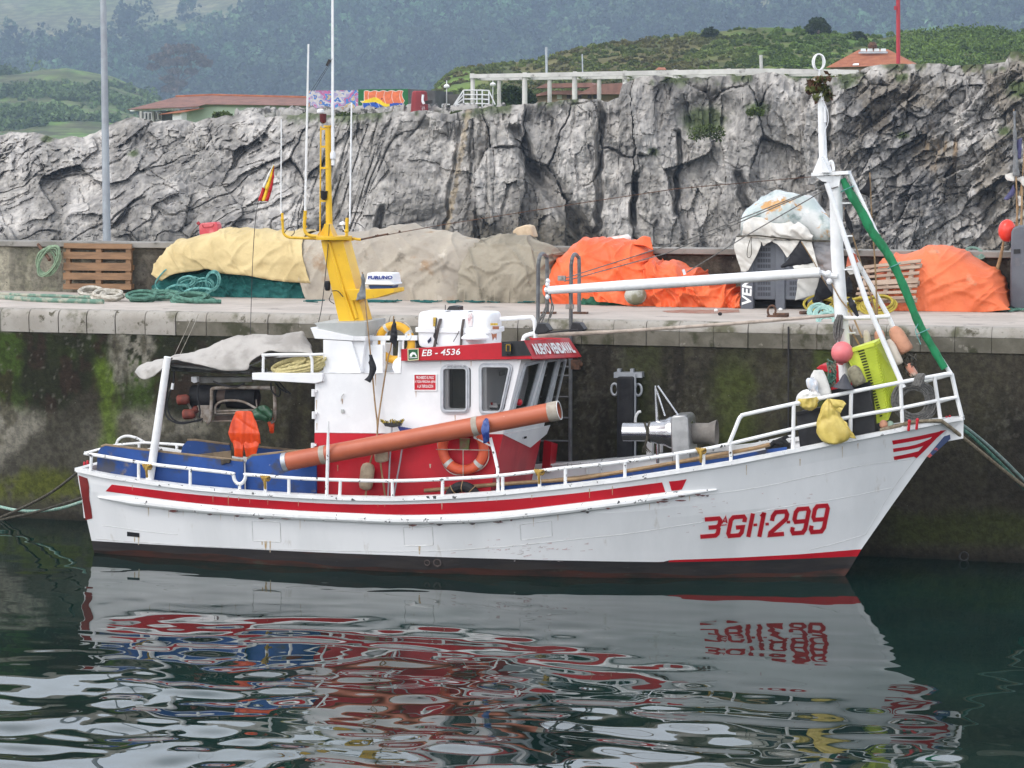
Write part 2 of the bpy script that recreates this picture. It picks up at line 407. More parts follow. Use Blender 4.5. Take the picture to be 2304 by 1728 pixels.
b = MB(); b.box(((xq0+xq1)/2, 4.84, QZ+.40), (xq1-xq0, .38, .80)); b.build('wall_body', M_par, pw)
gx, gz = np.meshgrid(np.concatenate([np.linspace(xq0, -13, 30), np.arange(-12.9, 10, .035), np.linspace(10, xq1, 30)]), np.linspace(0, .80, 26))
zq = gz+QZ; dx, dy, dz = gx-CAM.x, 4.63-CAM.y, zq-CAM.z; zc = dx*FWD.x+dy*FWD.y+dz*FWD.z; U = CX+F_PX*(dx*RGT.x+dy*RGT.y)/zc
n1 = fbm(gx*.9, gz*.8, 0, 4, 231); n2 = fbm(gx*4, gz*3, 0, 4, 232); nv = fbm(gx*3.4, gz*.4, 0, 3, 233)
c = np.zeros(gx.shape+(3,))+np.array((.080, .070, .055)); c = cmix(c, (.045, .038, .032), sst(.45, .6, nv)); c = cmix(c, (.13, .12, .10), sst(.60, .72, n2)*.7)
c0 = cmix(np.zeros_like(c)+np.array((.30, .28, .22)), (.17, .165, .12), sst(.42, .6, n1)); c0 = cmix(c0, (.10, .095, .075), sst(.55, .7, nv)*.6); t = sst(330, 120, U+120*(n1-.5))[..., None]; c = c*(1-t)+c0*t
c = cmix(c, (.14, .13, .11), sst(560, 340, U)*sst(.45, .6, n2)*.6)
npmesh('wall_front', np.stack([gx, 4.645+.006*n2, zq], -1).reshape(-1, 3), gridfaces(*gx.shape), M_wall, c.reshape(-1, 3), parent=pw)
M_cap = pmat('parapet_cap', (.27, .255, .235), (.19, .18, .16), scale=2, rough=.9, bump=.004, bscale=30, spots=[((.10, .095, .08), 4, .58, .1)])
b = MB(); b.box(((xq0+xq1)/2, 4.81, QZ+.85), (xq1-xq0, .52, .10)); b.build('wall_cap', M_cap, pw, bevel=.012)

# ---- rock cliff across the inlet: real relief, lichen, damp stains and shade-darkened flutes in its colour
YC = 104.0
top_px = [(-400, 330), (-60, 312), (0, 305), (30, 298), (90, 300), (130, 312), (190, 306), (230, 292), (262, 275), (300, 262), (345, 272), (400, 268), (440, 276), (470, 265), (530, 260), (560, 248), (600, 262), (650, 258), (700, 255), (760, 262), (820, 255), (900, 250), (960, 248), (1010, 256), (1050, 246), (1100, 240), (1150, 236), (1190, 232), (1240, 228), (1300, 224), (1345, 222), (1368, 228), (1392, 220), (1400, 188), (1440, 172), (1490, 170), (1540, 178), (1600, 172), (1680, 170), (1725, 160), (1770, 172), (1840, 176), (1880, 172), (1925, 166), (1950, 150), (2010, 143), (2080, 142), (2150, 148), (2230, 144), (2262, 140), (2272, 118), (2290, 115), (2306, 124), (2330, 140), (2800, 150)]
tx = np.array([p[0] for p in top_px], float); ty = np.array([p[1] for p in top_px], float)
nu, nz = 1700, 190
up = np.linspace(-760, 2860, nu)
top = np.interp(up, tx, ty) + 7*(fbm(up/23., 0, 0, 3, 51)-.5)
def colpt(upv, wpv, Y):
    d = np.stack([FWD[k]*F_PX + RGT[k]*(upv-CX) - UPV[k]*(wpv-CY) for k in range(3)], -1)
    t = (Y-CAM.y)/d[..., 1]; return np.array(CAM)+d*t[..., None]
vv = np.linspace(0, 1, nz)
botw = 640.0
Ug = np.repeat(up[None, :], nz, 0); Wg = botw+(top[None, :]-botw)*vv[:, None]
def rdg(n, k): return np.clip(1-np.abs(n-.5)*k, 0, 1)
Xp, Zp = Ug/28.0, Wg/28.0                        # metres on the face
wl_ = sst(760, 560, Ug+80*(fbm(Xp*.3, Zp*.3, 0, 2, 52)-.5)); wr_ = sst(1820, 1960, Ug); wm_ = 1-np.clip(wl_+wr_, 0, 1)
wa, wb = fbm(Xp*.22, Zp*.22, 0, 3, 53)-.5, fbm(Xp*.5, Zp*.5, 0, 3, 54)-.5
# left: tilted slabs climbing to the right; middle: upright flutes and buttresses; right: steep diagonal beds
sl = (Zp+Xp*.55)+2.2*wa+.8*wb; sa = (Xp-Zp*.55)
beds = fbm(sl*1.15, sa*.22, 0, 3, 55)
w1, w2 = .62*(fbm(Xp*.55, Zp*.55, 0, 2, 152)-.5)+.12*(fbm(Xp*2.6, Zp*2.6, 0, 2, 154)-.5), .62*(fbm(Xp*.55, Zp*.55, 7, 2, 153)-.5)+.12*(fbm(Xp*2.6, Zp*2.6, 4, 2, 155)-.5)
flx = Xp+.34*Zp*sst(1080, 820, Ug)+.5*wa
sr = (Zp+Xp*.75)+1.0*wa; sq = Xp-Zp*.75
fine = fbm(Xp*2.6, Zp*2.2, 0, 5, 62)
htop = (Wg-top[None, :])/28.0                    # metres below the skyline
rubl = sst(2.6, .6, htop+1.6*wb); rubl_l = sst(4.4, 1.4, htop+2.6*wb)
L1 = facet((sl+w1)/2.4, (sa+w2)/5.0, 200, 1.9, 1.5, .35, .04)+facet((sl+w1)/.9, (sa+w2)/2.1, 201, .40, .42, .12, .05)
L1 = L1+(.12+1.15*rubl_l)*facet((sl+.7*w1)/.42, (sa+.7*w2)/.62, 202, .50, .5, .10, .1)-.5*sst(.025, 0, np.abs(fbm(sl*.42, sa*.11, 7, 2, 63)-.5))
M1 = facet((flx+w1)/3.2, (Zp+1.6*w2)/6.5, 210, 2.0, 1.6, .9, .045)+facet((flx+w1)/1.35, (Zp+w2)/2.9, 211, .42, .5, .13, .04)
M1 = M1+(.10+1.1*rubl)*facet((flx+.6*w1)/.42, (Zp+.6*w2)/.75, 212, .42, .40, .12, .1)
flut = 1-np.abs(2*fbm(flx*1.5, Zp*.14, 2, 3, 213)-1)
M1 = M1-.55*flut**6*sst(640, 760, Ug)*sst(1180, 1000, Ug)-.10*flut**8
R1 = facet((sr+w1)/1.7, (sq+w2)/5.5, 220, 1.5, 1.3, .5, .05)+facet((sr+w1)/.6, (sq+w2)/1.9, 221, .55, .55, .25, .09)+facet((Xp+.7*w1)/1.0, (Zp+.7*w2)/2.2, 222, .6, .5, .22, .06)
R1 = R1+(.3+.7*rubl)*facet((Xp+.6*w1)/.36, (Zp+.6*w2)/.5, 223, .22, .22, .05, .1)
D = wl_*L1+wm_*M1+wr_*R1+facet((Xp+.3*w1)/.30, (Zp+.3*w2)/.42, 230, .11, .13, .05, .08)+1.6*wa+.25*(fbm(Xp*1.1, Zp*.9, 3, 3, 156)-.5)
g1 = fbm(Xp*.5, Zp*.4, 0, 4, 71)
# the named clefts and caves
def cleft(x0, y0, x1, y1, w, d):
    t = np.clip((Wg-y0)/(y1-y0), 0, 1); xc = x0+(x1-x0)*t+10*(vn(Wg/22., 0, x0, 68)-.5)
    return d*sst(w, w*.25, np.abs(Ug-xc))*sst(y0-14, y0+6, Wg)*sst(y1+14, y1-6, Wg)
D = D - cleft(1160, 290, 1215, 420, 24, 2.0) - cleft(1215, 380, 1330, 545, 34, 3.2)*.6 - cleft(1352, 230, 1345, 520, 12, 1.5) - cleft(1428, 395, 1420, 500, 10, 2.2)
D = D - cleft(1528, 300, 1522, 480, 8, 1.8) - cleft(1660, 390, 1680, 470, 16, 1.6) - cleft(1865, 200, 1850, 470, 14, 1.6) - cleft(860, 470, 850, 540, 12, 1.5) - cleft(1030, 300, 1000, 545, 6, .6)
D = D - 1.6*sst(70, 30, np.hypot((Ug-1590)/1.3, Wg-255)) + .30*(fine-.5) + .10*(fbm(Xp*7, Zp*6, 0, 3, 69)-.5)
D = D*(0.25+.75*sst(0, .12, 1-vv[:, None]))
lean = vv[:, None]**1.6*(3.5+9*sst(1000, 500, Ug))  # the top draws back, more on the left
P0 = colpt(Ug, Wg, YC); dirn = (P0-np.array(CAM)); dirn = dirn/np.linalg.norm(dirn, axis=2, keepdims=True)
Vc = P0 + dirn*(lean-D*.85)[..., None]
g1 = fbm(Xp*.5, Zp*.4, 0, 4, 71); g2 = fbm(Xp*2.2, Zp*.5, 0, 4, 72); g3 = fbm(Xp*4, Zp*4, 0, 3, 73)
c = np.zeros(Ug.shape+(3,))+np.array((.46, .435, .41))
c = cmix(c, (.33, .31, .285), sst(.42, .62, g1)); c = cmix(c, (.45, .42, .40), sst(.55, .7, g3)*.5)
c = cmix(c, (.17, .16, .15), sst(.50, .62, fbm(Xp*.28, Zp*.16, 8, 4, 157))*.45); c = cmix(c, (.11, .105, .10), sst(.58, .72, g2)*.45*(.30+.70*wm_)); c = cmix(c, (.11, .108, .105), sst(.40, .9, flut**6)*wm_*.5*sst(1150, 950, Ug))  # flute recesses painted darker, standing for shade as well as lichen
c = cmix(c, (.17, .16, .155), sst(.54, .74, beds)*wl_*.5)
rub = sst(.50, .62, .6*fine+.4*g1)
dk = sst(150, 60, np.hypot((Ug-1995)/1.0+40*(g1-.5), (Wg-285)*1.15)+50*(g3-.5))
dk = np.maximum(dk, sst(75, 30, np.abs((Wg-455)+.62*(Ug-2070))*.8+70*(g1-.5))*sst(1880, 1960, Ug)*sst(2190, 2120, Ug))
dk = np.maximum(dk, .8*sst(100, 40, np.abs(Ug-1470)+60*(g2-.5))*sst(260, 215, Wg)*sst(.35, .5, g2))
c = cmix(c, (.065, .065, .070), dk*(.30+.45*sst(.35, .6, g3)))
c = cmix(c, (.30, .20, .11), sst(.55, .7, g2)*sst(70, 20, np.hypot((Ug-2120), (Wg-330)*.9))*.9)
c = cmix(c, (.20, .16, .11), sst(.50, .68, g1)*wr_*.45)
low = sst(440, 530, Wg+60*(g1-.5))*sst(1020, 1080, Ug)*sst(1400, 1330, Ug)
c = cmix(c, (.075, .062, .040), low*.8)
c = cmix(c, (.10, .095, .085), sst(500, 545, Wg+40*(g1-.5))*sst(520, 440, Ug)*.5)
c = cmix(c, (.34, .25, .13), sst(9, 3, np.abs(Ug-1045+.18*(Wg-300)+14*(g3-.5)))*.5)
gr = sst(.52, .62, g1)*sst(26, 4, Wg-top[None, :]+22*(g3-.5))*.9*sst(500, 700, Ug)
gr = np.maximum(gr, sst(46, 20, np.hypot((Ug-1585)/1.5, Wg-272)+18*(g3-.5)))
for gxp, gyp, gr_ in ((1705, 245, 22), (1905, 180, 26), (2030, 305, 12), (2260, 296, 14), (1470, 342, 12), (108, 312, 14), (300, 345, 12), (2295, 200, 30), (2030, 175, 14), (1600, 250, 14)):
    gr = np.maximum(gr, sst(gr_, gr_*.4, np.hypot((Ug-gxp)/1.5, Wg-gyp)+.7*gr_*(g3-.5)))
c = cmix(c, (.055, .085, .018), gr*.85)
M_rock = pmat('limestone', (.66, .66, .66), (1.18, 1.17, 1.15), scale=1.6, rough=.95, bump=.07, bscale=3.2, attr='Col', lo=.36, hi=.64, spec=.2, detail=9)
struct(npmesh('rock_cliff', Vc.reshape(-1, 3), gridfaces(nz, nu), M_rock, c.reshape(-1, 3), angle=38))

# ---- ground behind the cliff, headland, hills
def terr(name, ridge, base, Yf, Yb, nx, ny, mats, colf, rough, seed, power=1.0, u0=-700, u1=3000):
    """a slope between a lower skyline (base row at Yf) and an upper one (ridge row at Yb), as real ground"""
    up = np.linspace(u0, u1, nx); v = np.linspace(0, 1, ny)
    rx = np.interp(up, [p[0] for p in ridge], [p[1] for p in ridge]); bx = np.interp(up, [p[0] for p in base], [p[1] for p in base])
    Pf = colpt(up, bx, Yf); Pb = colpt(up, rx, Yb)
    t = v[:, None, None]
    P = Pf[None]*(1-t)+Pb[None]*t
    P[..., 2] = Pf[None, :, 2]*(1-v[:, None]**power)+Pb[None, :, 2]*v[:, None]**power
    P[..., 2] += rough*(fbm(P[..., 0]/(rough*9), P[..., 1]/(rough*9), 0, 5, seed)-.5)*np.minimum(1, v[:, None]*4)
    cc = colf(P, np.repeat(up[None], ny, 0), v[:, None])
    o = npmesh(name, P.reshape(-1, 3), gridfaces(ny, nx), mats, cc.reshape(-1, 3))
    return o, P
M_grass = pmat('hill_grass', (.7, .7, .7), (1.25, 1.25, 1.2), scale=.12, rough=.95, bump=.5, bscale=.35, attr='Col', spec=.15, detail=8)
M_leaf = pmat('hill_foliage', (.7, .7, .7), (1.2, 1.2, 1.2), scale=.3, rough=.8, attr='Col', spec=.2)
gb = MB(); gb.grid(np.array([[(-600, 118, 5.5), (700, 118, 5.5)], [(-900, 640, 6.5), (1100, 640, 6.5)]], float))
struct(gb.build('ground', pmat('field', (.11, .16, .035), (.09, .12, .03), scale=.2, rough=.95), origin=False))
# low green scrub rise on the left
def col_l(P, u, v):
    a = fbm(P[..., 0]/9, P[..., 1]/9, 0, 4, 81); c = np.zeros(P.shape)+np.array((.105, .125, .05))
    c = cmix(c, (.12, .20, .045), sst(.5, .66, a)); c = cmix(c, (.09, .085, .045), sst(.52, .62, fbm(P[..., 0]/16, P[..., 1]/16, 5, 3, 82))*.7); return c
ol, PL = terr('scrub_rise', [(-700, 175), (-100, 170), (60, 166), (150, 160), (250, 175), (330, 210), (420, 262), (520, 330), (3000, 420)], [(-700, 330), (0, 318), (450, 330), (3000, 430)], 620, 900, 260, 60, M_grass, col_l, 4.5, 83, 1.0, -700, 620)
struct(ol)
# green headland on the right
def col_r(P, u, v):
    a = fbm(P[..., 0]/7, P[..., 1]/7, 0, 4, 84); c = np.zeros(P.shape)+np.array((.105, .120, .040))
    c = cmix(c, (.12, .21, .035), sst(.47, .64, a)*sst(1500, 1750, u)); c = cmix(c, (.135, .115, .05), sst(.48, .62, fbm(P[..., 0]/12, P[..., 1]/12, 5, 3, 85))*sst(1850, 1500, u)*.8)
    c = cmix(c, (.14, .22, .04), sst(1120, 1040, u)*.8); return c
orr, PR = terr('headland', [(-100, 420), (900, 330), (960, 240), (985, 190), (1020, 160), (1100, 148), (1200, 136), (1290, 108), (1390, 96), (1480, 88), (1560, 78), (1660, 66), (1720, 62), (1800, 66), (1900, 82), (1990, 92), (2060, 72), (2150, 70), (2304, 78), (2700, 100), (3000, 130)], [(-100, 440), (960, 300), (3000, 250)], 215, 330, 420, 70, M_grass, col_r, 1.6, 86, 1.0, 880, 3000)
struct(orr)
# high hazy hill behind everything
def col_h(P, u, v):
    a = fbm(P[..., 0]/140, P[..., 1]/140, 0, 5, 87); b_ = fbm(P[..., 0]/52, P[..., 2]/21, 0, 4, 88); c = np.zeros(P.shape)+np.array((.12, .12, .06))
    c = cmix(c, (.11, .14, .055), sst(.50, .60, a)*.7); c = cmix(c, (.06, .085, .04), sst(.57, .66, b_)*.8); c = cmix(c, (.26, .23, .14), sst(.58, .72, b_)*.6); return c
oh, PH = terr('hill', [(-700, -600), (0, -620), (450, -640), (700, -800), (1150, -900), (1700, -1060), (2304, -1200), (3000, -1200)], [(-700, 300), (1000, 300), (3000, 290)], 1300, 3500, 320, 120, M_grass, col_h, 52, 89, 1.05, -1500, 3800)
struct(oh)
# woods on the hill: thousands of far crowns reading as one mass
g = np.random.default_rng(5)
def pick(P, n, accept, seed):
    g = np.random.default_rng(seed); ny, nx = P.shape[:2]; out = []
    while len(out) < n:
        i, j = g.uniform(0, ny-1.001), g.uniform(0, nx-1.001); a, b_ = int(i), int(j); fi, fj = i-a, j-b_
        p = (P[a, b_]*(1-fi)*(1-fj)+P[a+1, b_]*fi*(1-fj)+P[a, b_+1]*(1-fi)*fj+P[a+1, b_+1]*fi*fj)
        q = proj(p)
        if -160 < q[0] < 2460 and accept(q[0], q[1], p, g): out.append(p)
    return np.array(out)
def acc_wood(u, w, p, g):
    if w < -60: return False
    edge = np.interp(u, [-200, 0, 150, 330, 450, 560, 620, 900, 1400, 1500, 1700, 1820, 1950, 2304, 2500], [118, 124, 116, 104, 100, 78, 10, -30, -30, 34, 66, 26, 4, -30, -40])
    k = w-edge+30*(float(vn(p[0]/58, p[1]/58, 0, 91))-.5)
    return k > 0 or (k > -60 and float(vn(p[0]/32, p[1]/32, 0, 92)) > .86)
PT = pick(PH[:52], 5200, acc_wood, 93)
rad = 3.0+5.6*g.random(len(PT))**1.6
tall = sst(.45, .6, vn(PT[:, 0]/110, PT[:, 1]/110, 0, 94))
cc = np.array((.040, .078, .034))[None]*(0.25+1.2*g.random((len(PT), 1))**1.5+.55*0*vn(PT[:, 0]/16, PT[:, 1]/16, 0, 95)[:, None])*(.55+.9*vn(PT[:, 0]/90, PT[:, 1]/90, 0, 95)[:, None])*(1+.5*(tall[:, None]-.5)*np.array((-.3, .2, .1)))
Cw = PT.copy(); Cw[:, 2] += rad*1.3
# each crown is a short stack of clumps: wide below, narrow above
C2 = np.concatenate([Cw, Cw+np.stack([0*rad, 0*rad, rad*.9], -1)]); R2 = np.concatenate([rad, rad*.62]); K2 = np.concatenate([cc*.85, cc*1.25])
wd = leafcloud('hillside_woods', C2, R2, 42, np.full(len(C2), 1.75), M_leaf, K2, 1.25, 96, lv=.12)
tag(wd, 'blue green wood covering the slopes of the hazy hill', 'wood', kind='stuff')
ps = pick(PL, 900, lambda u, w, p, g: float(vn(p[0]/24, p[1]/24, 0, 97)) > .42, 98)
r = g.uniform(1.1, 3.9, len(ps))*(.5+vn(ps[:, 0]/40, ps[:, 1]/40, 0, 99)); cc = np.array((.075, .115, .040))[None]*(0.6+.9*vn(ps[:, 0]/10, ps[:, 1]/10, 0, 100))[:, None]
ps[:, 2] += r*.35
tag(leafcloud('scrub_bushes', ps, r, 60, np.full(len(ps), .75), M_leaf, cc, .75, 101), 'low bushes over the green rise beyond the rocks', 'scrub', kind='stuff')
ps = pick(PR, 3600, lambda u, w, p, g: float(vn(p[0]/9, p[1]/9, 0, 102)) > .38, 103)
uu = np.array([proj(p)[0] for p in ps])
r = g.uniform(.35, .95, len(ps))*(.6+.8*sst(1950, 2050, uu)); cc = np.array((.115, .145, .038))[None]*(0.75+.6*vn(ps[:, 0]/8, ps[:, 1]/8, 0, 104))[:, None]
cc = cmix(cc, (.130, .110, .045), sst(.5, .7, vn(ps[:, 0]/6, ps[:, 1]/6, 3, 105))*sst(1850, 1500, uu)*.8)
cc = cmix(cc, (.085, .155, .028), sst(1500, 1800, uu)*.6)
ps[:, 2] += r*.3
tag(leafcloud('headland_scrub', ps, r, 100, np.full(len(ps), .19), M_leaf, cc, .75, 106), 'gorse and bramble scrub covering the green headland', 'scrub', kind='stuff')
# ---- the air between here and the hill
hz = MB(); hz.box((-600, 2150, 450), (6400, 5100, 950.0))
hz.v = [(x_, y_, max(z_, -4.2)) for x_, y_, z_ in hz.v]
ho = hz.build('haze', bpy.data.materials.new('haze'), flat=True, origin=False); struct(ho, 'stuff')
hm = ho.data.materials[0]; hm.use_nodes = True; hn = hm.node_tree.nodes; hn.remove(hn['Principled BSDF'])
pv = hn.new('ShaderNodeVolumePrincipled'); pv.inputs['Color'].default_value = (.60, .76, 1.0, 1); pv.inputs['Density'].default_value = .00023
hm.node_tree.links.new(pv.outputs['Volume'], hn['Material Output'].inputs['Volume'])
# ================================================================== helpers for pixel-measured parts
def q(Y, *pts): return [PY(a, b, Y) for a, b in pts]
def ray_plane(px, py, P0, n):
    d = ray(px, py); t = (Vector(P0)-CAM).dot(n)/d.dot(n); return CAM+d*t
def text_flat(s, offset=0.0):
    cu = bpy.data.curves.new('lettering', 'FONT'); cu.body = s; cu.offset = offset; cu.resolution_u = 4
    o = bpy.data.objects.new('lettering', cu); COL.objects.link(o); bpy.context.view_layer.update()
    e = o.evaluated_get(bpy.context.evaluated_depsgraph_get()); me = e.to_mesh()
    V = np.array([v.co[:2] for v in me.vertices]); Fs = [tuple(p.vertices) for p in me.polygons]
    e.to_mesh_clear(); bpy.data.objects.remove(o); bpy.data.curves.remove(cu)
    V -= V.min(0); V /= V.max(0); return V, Fs
def text_on(mb, s, c00, c10, c01, c11, off, bold=0.0):
    """letters stretched over the quad c00 (low left) c10 (low right) c01 c11, lifted by off"""
    V, Fs = text_flat(s, bold); off = Vector(off); c00, c10, c01, c11 = map(Vector, (c00, c10, c01, c11))
    mb.add([c00*(1-u)*(1-v)+c10*u*(1-v)+c01*(1-u)*v+c11*u*v+off for u, v in V], Fs)
def ring_poly(pts, r, k=5):
    """round the corners of a 2-D polygon"""
    out = []; n = len(pts)
    for i in range(n):
        p, a, b = Vector(pts[i]), Vector(pts[i-1]), Vector(pts[(i+1) % n])
        u, v = (a-p).normalized(), (b-p).normalized()
        A, B = p+u*r, p+v*r
        for j in range(k+1):
            t = j/k; out.append(tuple(A*(1-t)**2+p*2*t*(1-t)+B*t*t))
    return out
def frame_ring(mb, outer, inner, vec):
    """a frame between two matching 3-D loops, thickness vec"""
    n = len(outer); vec = Vector(vec); P = list(map(Vector, outer))+list(map(Vector, inner))
    V = P+[p+vec for p in P]; fs = []
    for i in range(n):
        j = (i+1) % n
        fs += [(i, j, n+j, n+i), (2*n+i, 3*n+i, 3*n+j, 2*n+j), (i, 2*n+i, 2*n+j, j), (n+i, n+j, 3*n+j, 3*n+i)]
    mb.add(V, fs)
def resamp(pts, n):
    P = np.array(pts, float); d = np.r_[0, np.cumsum(np.hypot(*np.diff(P[:, :2], axis=0).T))]; t = np.linspace(0, d[-1], n)
    return np.stack([np.interp(t, d, P[:, k]) for k in range(P.shape[1])], -1)
def spl(pts, n):
    S = smoothpts([Vector((p[0], p[1], 0)) for p in pts], 8); return resamp([(p.x, p.y) for p in S], n)
def normals_of(G):
    a = np.gradient(G, axis=1); b = np.gradient(G, axis=0); n = np.cross(a, b); n /= (np.linalg.norm(n, axis=2, keepdims=True)+1e-9); return n
def loft(name, curves, mat, nu=90, nv=40, wr=0.02, ws=2.0, seed=1, thick=0.012, parent=None, folds=None, lin=False):
    """a cloth skin through measured curves: each (Y or [Ys], [(px,py)..])"""
    K = []
    for Y, pts in curves:
        c = spl(pts, nu); Ys = np.interp(np.linspace(0, 1, nu), np.linspace(0, 1, len(Y)), Y) if isinstance(Y, (list, tuple)) else np.full(nu, Y)
        K.append([PY(c[i, 0], c[i, 1], Ys[i]) for i in range(nu)])
    G = np.zeros((nv, nu, 3))
    for i in range(nu):
        S = [k[i] for k in K] if lin else smoothpts([k[i] for k in K], 10); S = resamp([tuple(p) for p in S], nv) if len(K) > 2 else np.array([np.array(K[0][i])*(1-t)+np.array(K[1][i])*t for t in np.linspace(0, 1, nv)])
        G[:, i] = S
    N = normals_of(G); X, Yg, Z = G[..., 0], G[..., 1], G[..., 2]
    w = fbm(X*ws, Z*ws+Yg*ws, seed, 4, seed)-.5
    r = 1-np.abs(2*fbm(X*ws*.8+Z*ws*.9, Z*ws*.6-X*ws*.25, seed+3, 3, seed+9)-1)
    d = wr*(1.3*w+1.5*(r**3-.35))
    if folds is not None: d = d + folds(X, Yg, Z)
    G = G + N*d[..., None]
    o = npmesh(name, G.reshape(-1, 3), gridfaces(nv, nu), mat, parent=parent)
    if thick:
        s = o.modifiers.new('thickness', 'SOLIDIFY'); s.thickness = thick; s.offset = 0
    return o
def coil(mb, c, ax, ay, r, loops, jit, seed, squash=1.0, n=26, drift=(0, 0, 0), nt=5):
    g = random.Random(seed); c, ax, ay = Vector(c), Vector(ax), Vector(ay); nrm = ax.cross(ay).normalized(); P = []; dr = Vector(drift)
    k = 1.0
    for L in range(loops):
        tgt = 1+g.uniform(-jit, jit); ph = g.uniform(-.3, .3); off = ax*g.uniform(-jit, jit)*.35+ay*g.uniform(-jit, jit)*.35+nrm*g.uniform(-1, 1)*r*2.0+dr*(L/max(1, loops-1)-.5)
        for j in range(n):
            t = j/n; s = k*(1-t)+tgt*t; a = 2*math.pi*t
            o0 = off if L == 0 else off*t+po*(1-t)
            P.append(c+o0+ax*math.cos(a)*s+ay*math.sin(a)*s*squash)
        k = tgt; po = off
    mb.tube(P, r, nt); return mb

# ------------------------------------------------------------------ paints and stuffs
M_white = pmat('white_paint', (.80, .80, .81), (.72, .72, .735), scale=1.3, rough=.42, rvar=.08, bump=.0012, bscale=5, spots=[((.60, .585, .56), 2.1, .66, .1)])
M_hull = pmat('hull_white', (.79, .79, .80), (.70, .705, .715), scale=.55, rough=.38, rvar=.06, bump=.006, bscale=1.4, stretch=(1.3, 1, .35),
              spots=[((.55, .52, .48), 3.2, .62, .12), ((.62, .50, .50), 1.1, .70, .06), ((.36, .30, .26), 13, .735, .03)])
M_black = pmat('bottom_black', (.022, .020, .021), (.036, .030, .028), scale=2.2, rough=.55, stretch=(.35, 1, 2.2), bump=.004, bscale=12,
               spots=[((.055, .016, .012), 1.3, .57, .15), ((.06, .058, .05), 8, .66, .06)])
M_scum = pmat('waterline_scum', (.075, .028, .020), (.030, .022, .018), scale=3, rough=.7, stretch=(.4, 1, 2), bump=.004, bscale=16, spots=[((.07, .068, .05), 5, .60, .1)])
M_rail = pmat('chipped_rail', (.80, .80, .80), (.72, .72, .72), scale=4, rough=.45, bump=.002, bscale=40, spots=[((.045, .04, .04), 17, .615, .02), ((.30, .16, .07), 9, .70, .04)])
M_rail2 = pmat('clean_rail', (.82, .82, .82), (.74, .74, .74), scale=5, rough=.42, spots=[((.35, .30, .26), 21, .72, .03)])
M_cap = pmat('chipped_cap', (.80, .80, .80), (.70, .70, .70), scale=3, rough=.5, bump=.003, bscale=30, spots=[((.05, .05, .055), 11, .63, .03), ((.30, .07, .06), 5, .71, .04), ((.33, .20, .10), 3, .72, .05)])
M_red = pmat('red_paint', (.50, .010, .022), (.41, .009, .018), scale=1.6, rough=.42, rvar=.07, spots=[((.46, .05, .05), 2.5, .67, .1), ((.55, .35, .33), 31, .755, .03)])
M_dred = pmat('worn_red', (.20, .018, .016), (.15, .015, .014), scale=4, rough=.6, spots=[((.55, .45, .40), 9, .68, .03)])
M_blue = pmat('blue_boards', (.010, .052, .21), (.016, .070, .28), scale=1.5, rough=.5, spots=[((.045, .05, .075), 2.2, .50, .14), ((.20, .16, .12), 2.3, .585, .10), ((.22, .24, .30), 17, .69, .03)])
M_ply = pmat('worn_ply', (.26, .19, .12), (.17, .125, .085), scale=6, rough=.85, bump=.002)
M_dark = pmat('dark_plastic', (.012, .012, .014), (.022, .022, .024), scale=8, rough=.5)
M_rubber = pmat('black_rubber', (.010, .010, .012), (.020, .020, .022), scale=5, rough=.75, bump=.004, bscale=18)
M_grey = pmat('light_grey_paint', (.42, .43, .42), (.36, .37, .36), scale=2.5, rough=.5)
M_yel = pmat('yellow_paint', (.74, .45, .02), (.66, .39, .02), scale=2, rough=.4, spots=[((.45, .26, .05), 7, .68, .06)])
M_glass = pmat('window_glass', (.008, .009, .009), rough=.03, spec=.5, alpha=.30)
M_frame = pmat('window_frame', (.50, .52, .55), (.42, .44, .47), scale=8, rough=.4)
M_steel = pmat('stainless', (.62, .62, .64), (.50, .50, .52), scale=5, rough=.22, metal=1, rvar=.1)
M_galv = pmat('galvanised', (.45, .47, .50), (.36, .38, .41), scale=3, rough=.5, metal=.6)
M_rust = pmat('rusty_iron', (.13, .065, .04), (.06, .035, .025), scale=14, rough=.85, bump=.003)
M_pipe = pmat('clay_pipe', (.45, .120, .060), (.39, .098, .050), scale=1.2, rough=.45, rvar=.08, spots=[((.62, .40, .34), 13, .72, .04), ((.20, .07, .05), 9, .74, .03)])
M_pipegrey = pmat('pipe_collar', (.42, .38, .32), (.33, .28, .23), scale=7, rough=.7)
M_letter = pmat('white_letters', (.82, .82, .82), rough=.5)
M_rope_y = pmat('straw_rope', (.52, .45, .22), (.38, .32, .15), scale=30, rough=.95, bump=.006, bscale=80)
M_rope_g = pmat('grey_rope', (.17, .165, .155), (.10, .095, .09), scale=30, rough=.95, bump=.005, bscale=80)
M_rope_grn = pmat('green_rope', (.10, .22, .17), (.05, .12, .09), scale=14, rough=.95, bump=.006, bscale=70)
M_rope_cy = pmat('cyan_rope', (.17, .40, .37), (.07, .22, .21), scale=12, rough=.9, bump=.005, bscale=70)
M_rope_w = pmat('white_rope', (.50, .47, .41), (.32, .29, .24), scale=14, rough=.95, bump=.006, bscale=70)
M_rope_d = pmat('dark_rope', (.050, .045, .035), (.10, .09, .07), scale=20, rough=.95, bump=.006, bscale=70)
M_wire = pmat('black_wire', (.03, .028, .03), rough=.6)
M_bamboo = pmat('bamboo', (.34, .22, .11), (.24, .15, .075), scale=9, rough=.6)
M_org = pmat('orange_ring', (.70, .12, .05), (.62, .10, .045), scale=5, rough=.5, spots=[((.35, .08, .05), 14, .68, .05)])
M_ring_y = pmat('yellow_ring', (.78, .42, .03), (.70, .36, .03), scale=5, rough=.45)
M_tape = pmat('reflective_tape', (.62, .62, .58), (.50, .50, .47), scale=12, rough=.35)
M_bag_y = pmat('yellow_bag', (.62, .48, .12), (.52, .39, .09), scale=7, rough=.45, trans=.0, spec=.5)
